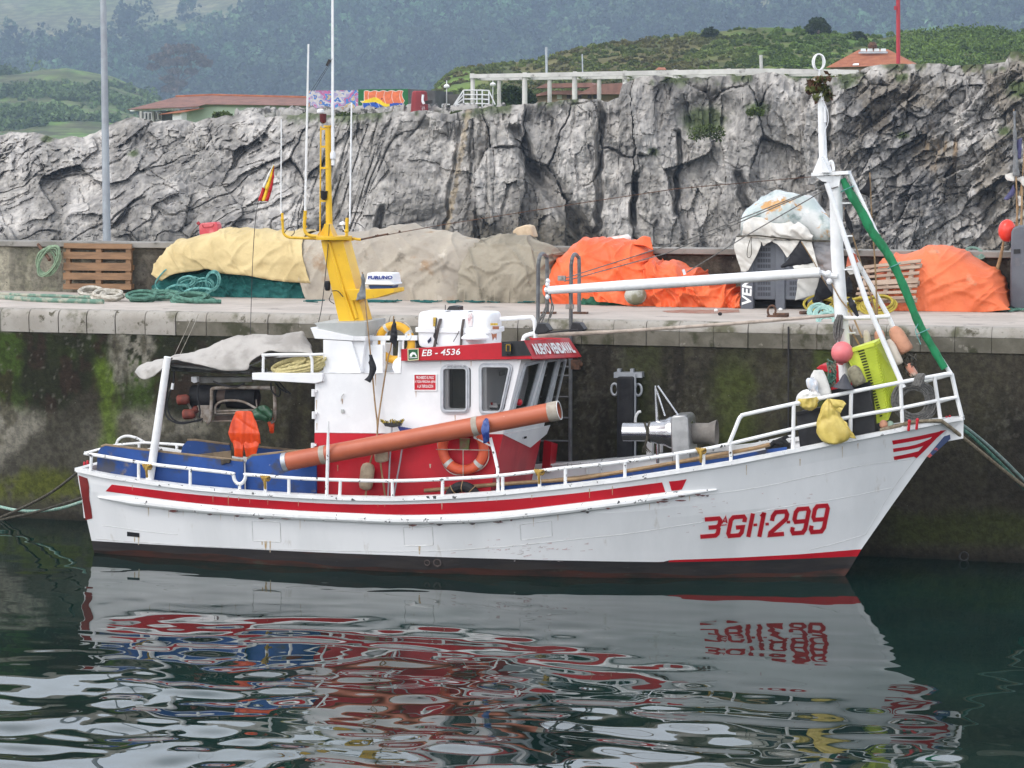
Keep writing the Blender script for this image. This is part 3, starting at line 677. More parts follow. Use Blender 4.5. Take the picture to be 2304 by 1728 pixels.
M_bag_w = pmat('white_bag', (.74, .74, .72), (.64, .62, .60), scale=9, rough=.4)
M_oil = pmat('orange_oilskin', (.72, .075, .012), (.60, .055, .010), scale=5, rough=.38)
M_canvas = pmat('canopy_canvas', (.42, .395, .37), (.30, .28, .26), scale=2.2, rough=.9, spots=[((.24, .22, .20), 3.5, .60, .12)], bump=.002)
M_black_flag = pmat('black_flag', (.014, .014, .018), (.024, .024, .028), scale=10, rough=.8)
M_white_cloth = pmat('white_cloth', (.66, .64, .60), (.56, .54, .50), scale=5, rough=.85)

# ================================================================== THE BOAT
YB = -1.85                                       # centreline
boat = root('fishing_boat', 'white fishing boat with red and white wheelhouse moored along the quay', 'fishing boat', (0, YB, 0))
_st = [PY(a, b, YB) for a, b in [(1897, 1306), (1938, 1236), (2011, 1131), (2084, 1029), (2134, 976), (2168, 946)]]
_sz = np.array([-1.2]+[p.z for p in _st]); _sx = np.array([_st[0].x-.85]+[p.x for p in _st]); _o = np.argsort(_sz); _sz, _sx = _sz[_o], _sx[_o]
_tt = [PY(212, 1252, YB-1.10), PY(206, 1217, YB-1.15), PY(181, 1062, YB-1.28)]
_tz = np.array([p.z for p in _tt]); _tx = np.array([p.x for p in _tt]); _o = np.argsort(_tz); _tz, _tx = _tz[_o], _tx[_o]
def xstem(z): return np.interp(z, _sz, _sx)
def xstern(z): return np.interp(z, _tz, _tx)
def hb(x, z):
    B = np.interp(z, [-1.2, -.5, 0, 1.0, 2.6], [.30, 1.15, 1.45, 1.72, 1.80])
    a = np.interp(z, [-1, 0, 1.2], [.55, .76, .80]); p = np.interp(z, [-.5, 0, 1.0, 2.4], [1.7, 2.0, 2.35, 2.7])
    s = np.clip((x-xstern(z))/(xstem(z)-xstern(z)), 0, 1)
    g_ = np.where(s < .42, a+(1-a)*(1-(1-s/.42)**2), 1-np.clip((s-.42)/.58, 0, 1)**p)
    return B*np.maximum(g_, .012)
def onhull(px, py, off=0.0):
    Y = YB-1.5
    for _ in range(30):
        P = PY(px, py, Y); Yn = YB-float(hb(P.x, P.z)); Y += (Yn-Y)*.7
    e = .02
    nx_ = (float(hb(P.x+e, P.z))-float(hb(P.x-e, P.z)))/(2*e); nz_ = (float(hb(P.x, P.z+e))-float(hb(P.x, P.z-e)))/(2*e)
    n = Vector((-nx_, -1, -nz_)).normalized()
    return P+n*off
sheer_px = [(179, 1060), (238, 1073), (338, 1088), (444, 1101), (547, 1110), (650, 1117), (777, 1123), (884, 1125), (998, 1121), (1125, 1112), (1267, 1097), (1406, 1081), (1525, 1063), (1645, 1044), (1783, 1017), (1915, 991), (2031, 968), (2114, 952), (2168, 943)]
boot_px = [(206, 1217), (318, 1224), (400, 1228), (573, 1236), (900, 1250), (1117, 1257), (1298, 1262), (1493, 1265), (1650, 1262), (1800, 1257), (1927, 1252)]
redt_px = [(206, 1216.6), (900, 1249.6), (1298, 1261.6), (1490, 1264.6), (1508, 1260), (1650, 1255), (1800, 1247), (1938, 1236)]
def hcurve(pxs):
    P = sorted(((p.x, p.z) for p in (onhull(a, b) for a, b in pxs))); return np.array(P)
SH, BO, RT = hcurve(sheer_px), hcurve(boot_px), hcurve(redt_px)
zsheer = lambda x: np.interp(x, SH[:, 0], SH[:, 1]); zboot = lambda x: np.interp(x, BO[:, 0], BO[:, 1]); zred = lambda x: np.interp(x, RT[:, 0], RT[:, 1])
ns = 150; S = np.linspace(0, 1, ns); S = S**.9
def row(zf):
    x = S*12-6.0
    for _ in range(25):
        z = zf(x); xn = xstern(z)+S*(xstem(z)-xstern(z)); x = x*.5+xn*.5
    return np.stack([x, hb(x, z), z+0*x], -1)
rows = [row(lambda x: np.full_like(x, -1.2)), row(lambda x: np.full_like(x, -.55)), row(lambda x: np.full_like(x, -.2)), row(lambda x: .075+.03*np.sin(x*1.3)+.015*np.sin(x*5)), row(zboot), row(zred)]
mats_ = [3, 3, 3, 0, 1]
for t in (.12, .25, .38, .5, .62, .74, .86, 1.0):
    rows.append(row(lambda x, t=t: zred(x)*(1-t)+zsheer(x)*t)); mats_.append(2)
RW = np.array(rows); nr = len(rows)
mb = MB()
for side in (-1, 1):
    G = RW.copy(); G[..., 1] = YB+side*G[..., 1]
    if side == -1: G = G[:, ::-1]
    for r_ in range(nr-1):
        for blk in ((0, ns),):
            if mats_[r_] == 1:
                sx = G[r_, :, 0]; thr = onhull(1500, 1262).x
                idx = np.where(sx > thr)[0]; lo_, hi_ = idx.min(), idx.max()
                for a0, b0, mm in ((0, lo_, 0), (lo_, hi_+1, 1), (hi_, ns, 0)):
                    if b0-a0 > 1: mb.m = mm; mb.grid(G[r_:r_+2, a0:b0])
            else: mb.m = mats_[r_]; mb.grid(G[r_:r_+2])
for r_ in range(nr-1):                            # transom
    a0, a1 = RW[r_, 0], RW[r_+1, 0]; mb.m = (0, 0, 2, 3)[mats_[r_]]
    mb.add([(a0[0], YB-a0[1], a0[2]), (a0[0], YB+a0[1], a0[2]), (a1[0], YB+a1[1], a1[2]), (a1[0], YB-a1[1], a1[2])], [(0, 3, 2, 1)])
hull = mb.build('hull', [M_black, M_red, M_hull, M_scum], boat, angle=50)
# cap rail, inner bulwark, deck
def sweep(mb, C, w0, w1, h0, h1):
    """rectangle swept along a list of points: y from w0 to w1, z from h0 to h1"""
    sec = [(w0, h0), (w1, h0), (w1, h1), (w0, h1)]
    G = np.array([[(p[0], p[1]+a, p[2]+b_) for a, b_ in sec] for p in C]); mb.grid(G, wrap=True)
    mb.add(G[0], [(0, 1, 2, 3)]); mb.add(G[-1], [(3, 2, 1, 0)])
top = RW[-1]
mb = MB()
for side in (-1, 1): sweep(mb, [(x, YB+side*(y+0), z) for x, y, z in top], -.045 if side < 0 else -.11, .11 if side < 0 else .045, -.012, .042)
tp = top[0]; mb.box((tp[0]+.02, YB, tp[2]+.016), (.13, 2*tp[1]-.02, .05))
mb.build('cap_rail', M_cap, boat, angle=45)
mb = MB()
dk_ = np.array([(x, max(y-.07, .01), z) for x, y, z in top]); dz_ = np.interp(dk_[:, 0], [-6, -3, 0, 2.5, 3.2, 7], [.55, .50, .50, .60, 1.15, 2.0]); dz_ = np.minimum(dz_, dk_[:, 2]-.22)
dw_ = np.maximum(.01, np.minimum(dk_[:, 1], hb(dk_[:, 0], dz_)-.05)); L_ = np.stack([dk_[:, 0], YB-dw_, dz_], -1); Rr = np.stack([dk_[:, 0], YB+dw_, dz_], -1)
mb.grid(np.array([L_, Rr])); mb.build('deck', pmat('deck_paint', (.07, .085, .08), (.10, .09, .075), scale=3, rough=.8), boat)
mb = MB()
for side in (-1, 1):
    up_ = np.stack([dk_[:, 0], YB+side*dk_[:, 1], dk_[:, 2]-.012], -1); mb.grid(np.array([up_, np.stack([dk_[:, 0], YB+side*dw_, dz_-.02], -1)]))
mb.build('bulwark', M_white, boat)
# red sheer stripe, rubbing strake, painted chips, weld seams
def ribbon(mb, ta, ba, off, n=70):
    A_, B_ = spl(ta, n), spl(ba, n)
    G = np.array([[tuple(onhull(*(A_[i]*(1-t)+B_[i]*t), off)) for i in range(n)] for t in (0, .5, 1)]); mb.grid(G)
s_top = [(252, 1090), (444, 1113), (650, 1128), (777, 1134), (930, 1134), (1125, 1125), (1300, 1109), (1490, 1085)]
s_bot = [(238, 1105), (444, 1132), (650, 1147), (777, 1153), (930, 1158), (1125, 1150), (1300, 1131), (1497, 1107)]
mb = MB(); ribbon(mb, s_top, s_bot, .005); ribbon(mb, [(1505, 1083), (1526, 1081), (1545, 1078)], [(1511, 1104), (1524, 1103), (1534, 1101)], .005, 8)
mb.build('stripe', M_red, boat)
mb = MB(); st_px = [(222, 1118), (330, 1131), (444, 1143), (547, 1151), (650, 1158), (777, 1164), (900, 1169), (1050, 1166), (1125, 1161), (1267, 1146), (1406, 1129), (1525, 1112), (1612, 1101)]
Pst = [onhull(a, b, .012) for a, b in spl(st_px, 90)]; mb.tube(Pst, [.012+.05*min(1, i/5, (89-i)/9) for i in range(90)], 10)
mb.build('rubbing_strake', M_cap, boat)
mb = MB()
for pl in ([(1300, 1213), (1420, 1200), (1560, 1178), (1640, 1165), (1760, 1142), (1900, 1120), (2005, 1098)], [(1560, 1117), (1700, 1098), (1850, 1067), (1950, 1046), (2050, 1034)], [(1820, 1238), (1880, 1223), (1948, 1203)], [(1948, 1203), (2011, 1098), (2062, 1030)], [(215, 1212), (330, 1221), (600, 1235), (900, 1241), (1100, 1233), (1300, 1213)], [(230, 1182), (330, 1196), (400, 1203)]):
    mb.tube([onhull(a, b, .000) for a, b in spl(pl, 40)], .0045, 5)
for (x0, y0, x1, y1, sk) in ((567, 1172, 630, 1217, 3), (908, 1186, 973, 1228, -1), (1170, 1181, 1241, 1216, -10)):
    mb.tube([onhull(a, b, .000) for a, b in resamp([(x0, y0), (x0+2, y1), (x1+2, y1+sk), (x1, y0+sk), (x0, y0)], 60)], .0055, 4)
mb.build('weld_seam', pmat('seam_paint', (.62, .62, .62), (.50, .49, .48), scale=6, rough=.5), boat)
# scars and rust runs that belong to the paint
mb = MB()
for i in range(46):
    a = rng.uniform(300, 1600); cy_ = np.interp(a, [p[0] for p in st_px], [p[1] for p in st_px])+rng.uniform(-4, 9); L = rng.uniform(4, 26)
    ribbon(mb, [(a, cy_), (a+L/2, cy_-.8), (a+L, cy_)], [(a, cy_+1), (a+L/2, cy_+rng.uniform(2, 4)), (a+L, cy_+1)], .062, 5)
mb.build('scar', pmat('scar_dark', (.07, .06, .06), (.16, .05, .045), scale=3, rough=.8), boat)
mb = MB()
for a, b, L, w in ((598, 1217, 20, 6), (608, 1217, 26, 3), (590, 1218, 8, 3), (312, 1206, 20, 4), (303, 1206, 14, 3), (944, 1229, 18, 5), (1800, 1032, 16, 3), (613, 1126, 20, 2)):
    ribbon(mb, [(a-w/2, b), (a+w/2, b)], [(a-w/4, b+L), (a+w/5, b+L)], .003, 4)
for i in range(34):
    a = rng.uniform(260, 1960); t_ = [(p[0], p[1]) for p in (sheer_px if i % 2 else st_px)]; b = np.interp(a, [p[0] for p in t_], [p[1] for p in t_])+(9 if i % 2 else 7); L, w = rng.uniform(6, 26), rng.uniform(.8, 2.0)
    if a < 1600 or i % 2: ribbon(mb, [(a-w/2, b), (a+w/2, b)], [(a-w/5, b+L), (a+w/6, b+L)], .0075, 4)
mb.each('rust_run', pmat('rust_run', (.46, .32, .16), (.60, .52, .42), scale=9, rough=.8), boat)
mb = MB()
for i in range(60):
    a, b = rng.gauss(1190, 75), rng.gauss(1236, 10); L = rng.uniform(2, 12); ribbon(mb, [(a, b), (a+L, b-rng.uniform(-1, 3))], [(a, b+.9), (a+L, b+rng.uniform(0, 1.2))], .003, 3)
for i in range(36):
    a, b = rng.uniform(1490, 1840), rng.uniform(1040, 1150); a, b = (a, b) if b > 1165-.12*(a-1490)*.9 else (a, b+60); L = rng.uniform(2, 10); ribbon(mb, [(a, b), (a+L, b-1)], [(a, b+.9), (a+L, b+rng.uniform(0, 2))], .003, 3)
mb.build('scuff', pmat('scuff_marks', (.62, .48, .49), (.55, .52, .52), scale=6, rough=.8), boat)
mb = MB(); mb.tube([onhull(a, b, .004) for a, b in spl([(978, 1266.), (978.5, 1266)], 3)], .05, 6)
mb = MB()
for a, b, r_ in ((961, 1266, .045), (984, 1266, .06)):
    p = onhull(a, b, .0); mb.lathe([(r_, -.05), (r_, .012), (r_*.72, .012), (r_*.6, -.05)], p, (0, -1, -.1), 12, cap=False)
mb.build('outlet_pipe', pmat('outlet', (.07, .055, .05), rough=.8), boat)
mb = MB(); ribbon(mb, [(286, 1196), (314, 1199)], [(286, 1206), (314, 1209)], .004, 6); mb.build('scupper', M_dark, boat)
# worn red stern corner, bow marks, stem lettering plate
mb = MB(); ribbon(mb, [(183, 1073), (200, 1078)], [(204, 1168), (209, 1165)], .006, 6)
G = np.array([[tuple(onhull(*(np.array((177, 1069))*(1-t)*(1-u)+np.array((197+2*math.sin(9*t), 1076))*(1-t)*u+np.array((193, 1170))*t*(1-u)+np.array((208, 1166))*t*u), .006)) for u in (0, .33, .66, 1)] for t in np.linspace(0, 1, 10)])
mb = MB(); mb.grid(G); mb.build('stern_guard', M_dred, boat)
mb = MB()
for ta, ba in (([(2007, 991), (2060, 982), (2128, 967)], [(2009, 1000), (2060, 991), (2108, 980)]), ([(2009, 1009), (2060, 1000), (2108, 980)], [(2010, 1017), (2060, 1008), (2096, 996)]), ([(2010, 1027), (2045, 1020), (2080, 1011)], [(2012, 1035), (2040, 1030), (2062, 1026)])):
    ribbon(mb, ta, ba, .006, 14)
ribbon(mb, [(2128, 967), (2108, 984), (2085, 1008), (2062, 1030)], [(2116, 968), (2095, 984), (2072, 1008), (2056, 1027)], .009, 14)
mb.build('bow_chevron', M_red, boat)
mb = MB()
P = [onhull(a, b, .015) for a, b in ((2088, 1018), (2103, 1024), (2140, 982), (2128, 974))]
mb.prism(q(YB-.05, (2086, 1027), (2092, 1030), (2138, 988), (2137, 978), (2124, 982)), (0, .1, 0)); mb.build('stem_plate', pmat('stem_plate', (.03, .05, .13), (.5, .08, .07), scale=7, rough=.5, lo=.55, hi=.58), boat)
# registration painted on the bow
GLY = {'3': [[(.0, .92), (.82, .92), (.93, .82), (.93, .60), (.82, .5), (.32, .5)], [(.82, .5), (.93, .40), (.93, .18), (.82, .08), (-.06, .08)]],
       'G': [[(.93, .66), (.93, .82), (.82, .92), (.2, .92), (.08, .8), (.08, .2), (.18, .08), (.78, .08), (.9, .2), (.9, .44), (.48, .44)]],
       'I': [[(.5, 0), (.5, 1)]], '1': [[(.62, 0), (.62, 1)], [(.62, .93), (.3, .82)]],
       '-': [[(0, .5), (1, .5)]],
       '2': [[(.07, .60), (.07, .78), (.2, .92), (.8, .92), (.93, .8), (.93, .64), (.12, .16), (.12, .08), (.98, .08)]],
       '9': [[(.92, .48), (.2, .48), (.08, .58), (.08, .82), (.2, .92), (.8, .92), (.92, .82), (.92, .2), (.8, .08), (.2, .08), (.08, .18), (.08, .30)]],
       'A': [[(.0, 0), (.5, .95), (1, 0)], [(.2, .32), (.8, .32)]]}
def strokes(mb, ch, f, w, off):
    for pl in GLY[ch]:
        P = [Vector(f(*p)) for p in resamp(pl, max(len(pl)*4, 8))] if len(pl) == 2 else [Vector(f(*p)) for p in pl]
        Lf, Rt = [], []
        for i, p in enumerate(P):
            a = (P[i]-P[i-1]).normalized() if i else None; b = (P[i+1]-P[i]).normalized() if i < len(P)-1 else None
            a = a or b; b = b or a; t = (a+b).normalized(); nn = Vector((-t.y, t.x)); k = w/2/max(.5, nn.dot(Vector((-a.y, a.x))))
            Lf.append(p+nn*k); Rt.append(p-nn*k)
        Lf, Rt = resamp([tuple(v) for v in Lf], len(P)), Rt
        Lf = [tuple(v) for v in [p for p in Lf]]
        A_, B_ = [], []
        for i in range(len(P)-1):
            for j in range(3):
                t = j/3; A_.append(None); B_.append(None)
        # rebuild along the true segments so both edges stay matched
        A_, B_ = [], []
        LL = []; RR = []
        for i, p in enumerate(P):
            a = (P[i]-P[i-1]).normalized() if i else None; b = (P[i+1]-P[i]).normalized() if i < len(P)-1 else None
            a = a or b; b = b or a; t = (a+b).normalized(); nn = Vector((-t.y, t.x)); k = w/2/max(.5, nn.dot(Vector((-a.y, a.x))))
            LL.append(p+nn*k); RR.append(p-nn*k)
        for i in range(len(P)-1):
            for j in range(3): A_.append(LL[i].lerp(LL[i+1], j/3)); B_.append(RR[i].lerp(RR[i+1], j/3))
        A_.append(LL[-1]); B_.append(RR[-1])
        G = np.array([[tuple(onhull(v.x, v.y, off)) for v in A_], [tuple(onhull((a.x+b.x)/2, (a.y+b.y)/2, off)) for a, b in zip(A_, B_)], [tuple(onhull(v.x, v.y, off)) for v in B_]])
        mb.grid(G)
def regmark(width, off):
    mb = MB(); sc = 6.506
    for ch, x0, w, yt, yb in (('3', 112, 250, 345, 645), ('A', 415, 75, 335, 435), ('G', 478, 240, 315, 640), ('I', 755, 95, 290, 635), ('-', 875, 55, 440, 475), ('1', 905, 95, 275, 635), ('-', 1050, 50, 428, 465), ('2', 1085, 240, 235, 630), ('-', 1362, 50, 398, 435), ('9', 1412, 225, 190, 610), ('9', 1685, 225, 145, 595)):
        h = yb-yt
        f = lambda u, v, x0=x0, w=w, yb=yb, h=h: (1560+(x0+u*w+.2*v*h)/sc, 1110+(yb-v*h-.08*(u-.5)*w)/sc)
        ww = {'A': 3.4, '-': 6.0}.get(ch, 9.4)+width
        strokes(mb, ch, f, ww, off)
    f = lambda u, v: (1560+(412+75*u)/sc, 1110+(463-8*u)/sc); 
    GLY['_'] = [[(0, 0), (1, 0)]]; strokes(mb, '_', f, 2.2+width*.6, off)
    return mb
regmark(3.0, .004).build('registration_outline', pmat('pink_outline', (.78, .62, .62), rough=.5), boat)
regmark(0.0, .008).build('registration_number', pmat('registration_red', (.40, .008, .018), (.50, .012, .022), scale=1.5, rough=.5), boat)

# ------------------------------------------------------------------ rails
def onrail(px, py, inset=.03):
    Y = YB-1.5
    for _ in range(25):
        P = PY(px, py, Y); Yn = YB-float(hb(P.x, float(zsheer(P.x))))+inset; Y += (Yn-Y)*.7
    return P
def rail(mb, pts, r, k=5): mb.tube(smoothpts([onrail(*p) for p in pts], k), r, 8)
mb = MB()
rail(mb, [(190, 1020), (240, 1028), (338, 1044), (444, 1056), (520, 1065), (525, 1069), (527, 1078), (532, 1086), (539, 1089), (546, 1086), (551, 1078), (553, 1070), (558, 1068), (650, 1075), (735, 1079), (881, 1082), (998, 1078), (1125, 1070), (1270, 1053), (1402, 1039), (1576, 1012), (1641, 999)], .026)
for a in ((206, 1023, 204, 1058), (312, 1041, 312, 1085), (428, 1056, 428, 1099), (539, 1088, 539, 1110), (597, 1072, 597, 1114), (650, 1077, 650, 1117), (766, 1081, 764, 1122), (883, 1082, 883, 1124), (996, 1079, 995, 1121), (1131, 1070, 1131, 1113), (1212, 1061, 1215, 1104), (1272, 1054, 1272, 1099), (1406, 1039, 1406, 1081), (1524, 1020, 1525, 1064), (1583, 1011, 1583, 1055), (1643, 999, 1645, 1044)):
    mb.tube([onrail(a[0], a[1]), onrail(a[2], a[3])], .024, 8)
mb.build('side_rail', M_rail, boat)
mb = MB()
rail(mb, [(1641, 997), (1653, 968), (1663, 943), (1669, 936), (1679, 932), (1793, 907), (1915, 882), (2028, 860), (2104, 846), (2132, 841), (2141, 842)], .028)
rail(mb, [(1641, 999), (1700, 985), (1793, 963), (1915, 938), (2028, 918), (2111, 901), (2152, 894)], .026)
for a in ((1786, 909, 1784, 1018), (1915, 883, 1913, 991), (2026, 862, 2031, 968), (2102, 847, 2117, 950)):
    mb.tube([onrail(a[0], a[1]), onrail(a[2], a[3])], .027, 8)
mb.tube(q(YB, (2141, 841), (2152, 890), (2166, 945)), .03, 8)
mb.tube(q(YB+.3, (2141, 842), (2100, 853), (2060, 864), (2030, 872)), .026, 8); mb.tube(q(YB+.3, (2152, 893), (2110, 905)), .024, 8)
mb.build('bow_rail', M_rail2, boat)
mb = MB()
YF = YB+1.5
mb.tube(smoothpts(q(YF, (262, 1001), (266, 990), (276, 983), (288, 981), (306, 985), (325, 995)), 4), .022, 7)
mb.tube(q(YF, (190, 1020), (262, 1001), (326, 996), (398, 1000), (470, 1006)), .022, 7)
for a in ((313, 997, 313, 1012), (398, 1000, 398, 1020)): mb.tube(q(YF, (a[0], a[1]), (a[2], a[3]+20)), .024, 7)
mb.tube(smoothpts(q(YF, (1588, 1040), (1598, 1020), (1608, 1012), (1640, 1008), (1703, 998), (1784, 980)), 4), .02, 7)
mb.tube(q(YF, (1231, 1046), (1337, 1041), (1345, 1041), (1420, 1040)), .016, 7)
for a in ((1686, 1001, 1686, 1032), (1710, 992, 1710, 1030), (1320, 1043, 1320, 1065), (1352, 1042, 1352, 1065), (1770, 985, 1772, 1010)): mb.tube(q(YF, (a[0], a[1]), (a[2], a[3])), .018, 7)
mb.each('far_rail', M_rail, boat)
mb = MB()                                        # ochre lashings on the rail
for a, b, L in ((331, 1050, 24), (597, 1076, 24), (1213, 1062, 26), (1577, 1014, 26)):
    mb = MB()
    p = onrail(a, b, -.01); n_ = 16
    for t in range(5):
        aa = Vector((.07*math.cos(t*1.3), -.012, .028*math.sin(t*2))); mb.tube(smoothpts([p+Vector((-.06+.03*t, -.02, .03)), p+Vector((-.03+.012*t, -.045, 0)), p+Vector((-.03+.02*t, -.01, -.035)), p+Vector((-.05+.028*t, .03, .0)), p+Vector((-.06+.03*t, -.02, .034))], 3), .012, 6)
    mb.tube(smoothpts([p+Vector((0, -.03, 0)), p+Vector((.01, -.045, -.06)), onrail(a, b+L, -.02)], 4), [.03, .026, .022, .022, .02, .018, .018, .018, .016], 7)
    mb.build('lashing', pmat('ochre_lashing', (.42, .27, .06), (.30, .18, .04), scale=18, rough=.9, bump=.004, bscale=60), boat)
mb = MB()                                        # two tall posts carrying the pipe
mb.tube([onrail(739, 948, .0), onrail(738, 1000, .0), onrail(735, 1121, .02)], [.012, .024, .026], 8)
mb.tube([onrail(1103, 985, .3), onrail(1112, 1020, .25), onrail(1120, 1056, .1), onrail(1121, 1113, .03)], .024, 8)
mb.tube([onrail(1066, 984, .32), onrail(1104, 1003, .3)], .012, 6)
mb.each('pipe_post', M_rail, boat)
# ------------------------------------------------------------------ blue pound boards
def board(pts, Y, th=.03, M=M_blue, name='pound_board'):
    mb = MB(); mb.prism(q(Y, *pts), (0, th, 0)); o = mb.build(name, M, boat, bevel=.004)
    return o
board([(217, 1076), (219, 1020), (226, 1007), (238, 1002), (300, 1010), (547, 1038), (549, 1112)], -3.18)
board([(553, 1112), (552, 1044), (556, 1034), (568, 1026), (640, 1018), (712, 1012), (712, 1125)], -3.1)
board([(404, 1075), (406, 1021), (411, 1003), (422, 991), (440, 991), (517, 1001), (522, 1075)], -1.6)
board([(566, 1060), (575, 1006), (660, 1014), (720, 1020), (720, 1060)], -1.2)
board([(418, 1026), (519, 1014), (522, 1050), (420, 1060)], -2.2, M=M_ply)
board([(1105, 1122), (1118, 1094), (1200, 1086), (1399, 1062), (1525, 1043), (1650, 1026), (1720, 1012), (1770, 1006), (1770, 1030), (1640, 1055), (1400, 1096), (1200, 1120)], -2.75)
mb = MB()                                        # bare ply edges
for pl, Y in (([(228, 1005), (238, 1001), (300, 1009), (547, 1037)], -3.168), ([(556, 1033), (568, 1025), (640, 1017), (712, 1011)], -3.086), ([(422, 990), (440, 990), (517, 1000)], -1.588), ([(575, 1005), (660, 1013), (720, 1019)], -1.188), ([(1118, 1093), (1200, 1085), (1399, 1061), (1525, 1042), (1650, 1025)], -2.738)):
    mb.tube(q(Y, *pl), .019, 6)
mb.each('board_edge', M_ply, boat)
mb = MB(); mb.tube(q(-2.9, (955, 1104), (1116, 1090), (1300, 1078), (1470, 1050), (1700, 1008), (1732, 1000)), .028, 8); mb.build('wooden_pole', M_bamboo, boat)
# ------------------------------------------------------------------ wheelhouse
YC0 = -2.9; VEC = Vector((0, 2.1, -.11))
mb = MB(); mb.m = 0
mb.prism(q(YC0, (708, 974), (709, 863), (709, 840), (902, 840), (902, 808), (1173, 808), (1132, 977)), VEC); mb.m = 1
mb.prism(q(YC0, (706, 1135), (708, 974), (1132, 977), (1103, 1106), (1096, 1135)), VEC)
wh = mb.build('wheelhouse', [M_white, M_red], boat)
def cut(o, mb):
    c = mb.build('cutter', M_white, flat=True, origin=False, parent=boat)
    for d_ in (o.data, c.data):
        bm = bmesh.new(); bm.from_mesh(d_); bmesh.ops.recalc_face_normals(bm, faces=bm.faces); bm.to_mesh(d_); bm.free()
    m = o.modifiers.new('cut', 'BOOLEAN'); m.operation = 'DIFFERENCE'; m.object = c; m.solver = 'EXACT'
    bpy.context.view_layer.update(); dg = bpy.context.evaluated_depsgraph_get(); me = bpy.data.meshes.new_from_object(o.evaluated_get(dg)); o.modifiers.clear(); old = o.data; o.data = me
    cm = c.data; bpy.data.objects.remove(c); bpy.data.meshes.remove(cm)
A_, B_ = PY(1173, 808, YC0), PY(1132, 977, YC0); C_ = PY(1103, 1106, YC0)
nU = (B_-A_).cross(VEC).normalized(); nL = (C_-B_).cross(VEC).normalized()
if nU.x < 0: nU = -nU
if nL.x < 0: nL = -nL
onU = lambda p, o=0.0: ray_plane(p[0], p[1], A_, nU)+nU*o
onL = lambda p, o=0.0: ray_plane(p[0], p[1], B_, nL)+nL*o
mb = MB(); mb.prism([onL(p, .002) for p in ((1132, 977.5), (1192, 1007), (1229, 976), (1237, 956))], nL*.008); mb.build('front_chevron', M_white, boat)
mb = MB(); mb.prism([onL(p, .0) for p in ((1224, 990), (1238, 994), (1231, 1060), (1219, 1056))], nL*.12); mb.build('side_step', M_red, boat)
mb = MB(); mb.bar(onL((1174, 984), .02), onL((1180, 983), .02), .03, .03); mb.build('hook', M_steel, boat)
def rnd(pts, r): return ring_poly(pts, r)
SIDEW = ([(999, 829.5), (1049.5, 829.5), (1049.5, 922), (999, 922)], [(1085, 826), (1146, 826.6), (1125, 925), (1085.6, 925)])
FRONTW = ([(1180, 823), (1212.5, 815), (1185.5, 913.5), (1155, 921)], [(1227, 814), (1250, 811), (1226, 909), (1203, 912)], [(1257, 813), (1268.5, 811), (1249, 904), (1236, 906)])
k_ = MB(); k_.prism(q(YC0+.05, (990, 818), (1160, 818), (1132, 935), (990, 935)), Vector((0, 2.0, -.105))); cut(wh, k_)
k_ = MB(); k_.prism(q(YC0-.2, *rnd(SIDEW[0], 7)), (0, .4, 0)); cut(wh, k_)
k_ = MB(); k_.prism(q(YC0-.2, *rnd(SIDEW[1], 7)), (0, 2.8, -.14)); cut(wh, k_)
for w_ in FRONTW: k_ = MB(); k_.prism([onU(p, .15) for p in w_], nU*-.40); cut(wh, k_)
wh.data.materials.append(pmat('darkened_cabin_inside', (.045, .048, .042), (.07, .072, .062), scale=3, rough=.8))  # inside faces coloured dark so the cabin looks dim through the panes
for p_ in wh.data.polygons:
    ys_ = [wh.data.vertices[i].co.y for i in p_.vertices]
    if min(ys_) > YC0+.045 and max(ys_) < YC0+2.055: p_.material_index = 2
wh.data.shade_smooth(); wh.data.set_sharp_from_angle(angle=R_(35))
mb = MB(); mb.prism(q(YC0+.40, (986, 822), (1058, 822), (1058, 934), (986, 934)), (0, .03, 0)); mb.build('dark_window_backing', pmat('dark_window_backing', (.035, .022, .018), (.05, .035, .03), scale=3, rough=.7), boat)  # dark panel added behind the first side window to make it look unlit
mb = MB(); mb.prism(q(YC0+.12, (1080, 917), (1128, 917), (1128, 936), (1080, 936)), (0, .5, 0)); mb.build('console', M_dark, boat)
mb = MB(); mb.bar(PY(1092, 912, YC0+.15), PY(1118, 909, YC0+.2), .04, .04); mb.box(PY(1110, 914, YC0+.12), (.12, .04, .03)); mb.each('papers', M_letter, boat)
mb = MB(); mb.ball(PY(1089, 911, YC0+.14), .03, 8); mb.bar(PY(1104, 909, YC0+.14), PY(1109, 908.5, YC0+.15), .045, .045); mb.ball(PY(1168, 905, YC0+.3), .05, 10); mb.each('red_fitting', M_red, boat)
mb = MB(); mb.prism(q(YC0+.6, (1096, 836), (1128, 836), (1128, 846), (1096, 846)), (0, .2, 0)); mb.build('radio', M_grey, boat)
def shrink(pts, d):
    c = np.mean(np.array(pts), 0); return [tuple(np.array(p)+(c-np.array(p))/np.linalg.norm(c-np.array(p))*d*1.25) for p in pts]
for glass in SIDEW:
    outer = [tuple(np.array(p)+(np.array(p)-np.mean(np.array(glass), 0))*np.array((.30, .20))) for p in glass]
    mid = [tuple(np.array(p)+(np.array(p)-np.mean(np.array(glass), 0))*np.array((.15, .10))) for p in glass]
    f = MB(); o1, i1 = rnd(outer, 17), rnd(glass, 7); m1 = rnd(mid, 12)
    frame_ring(f, q(YC0-.002, *o1), q(YC0-.002, *m1), (0, -.022, 0)); frame_ring(f, q(YC0-.002, *m1), q(YC0-.002, *i1), (0, -.040, 0))
    w = f.build('window', M_frame, boat, bevel=.004)
    f = MB(); f.prism(q(YC0-.012, *rnd([tuple(np.array(p)+(np.array(p)-np.mean(np.array(glass), 0))*.03) for p in glass], 6)), (0, .008, 0)); f.build('pane', M_glass, w)
mb = MB(); mb.tube(q(YC0-.05, (1003, 823), (1045, 823)), .012, 6)
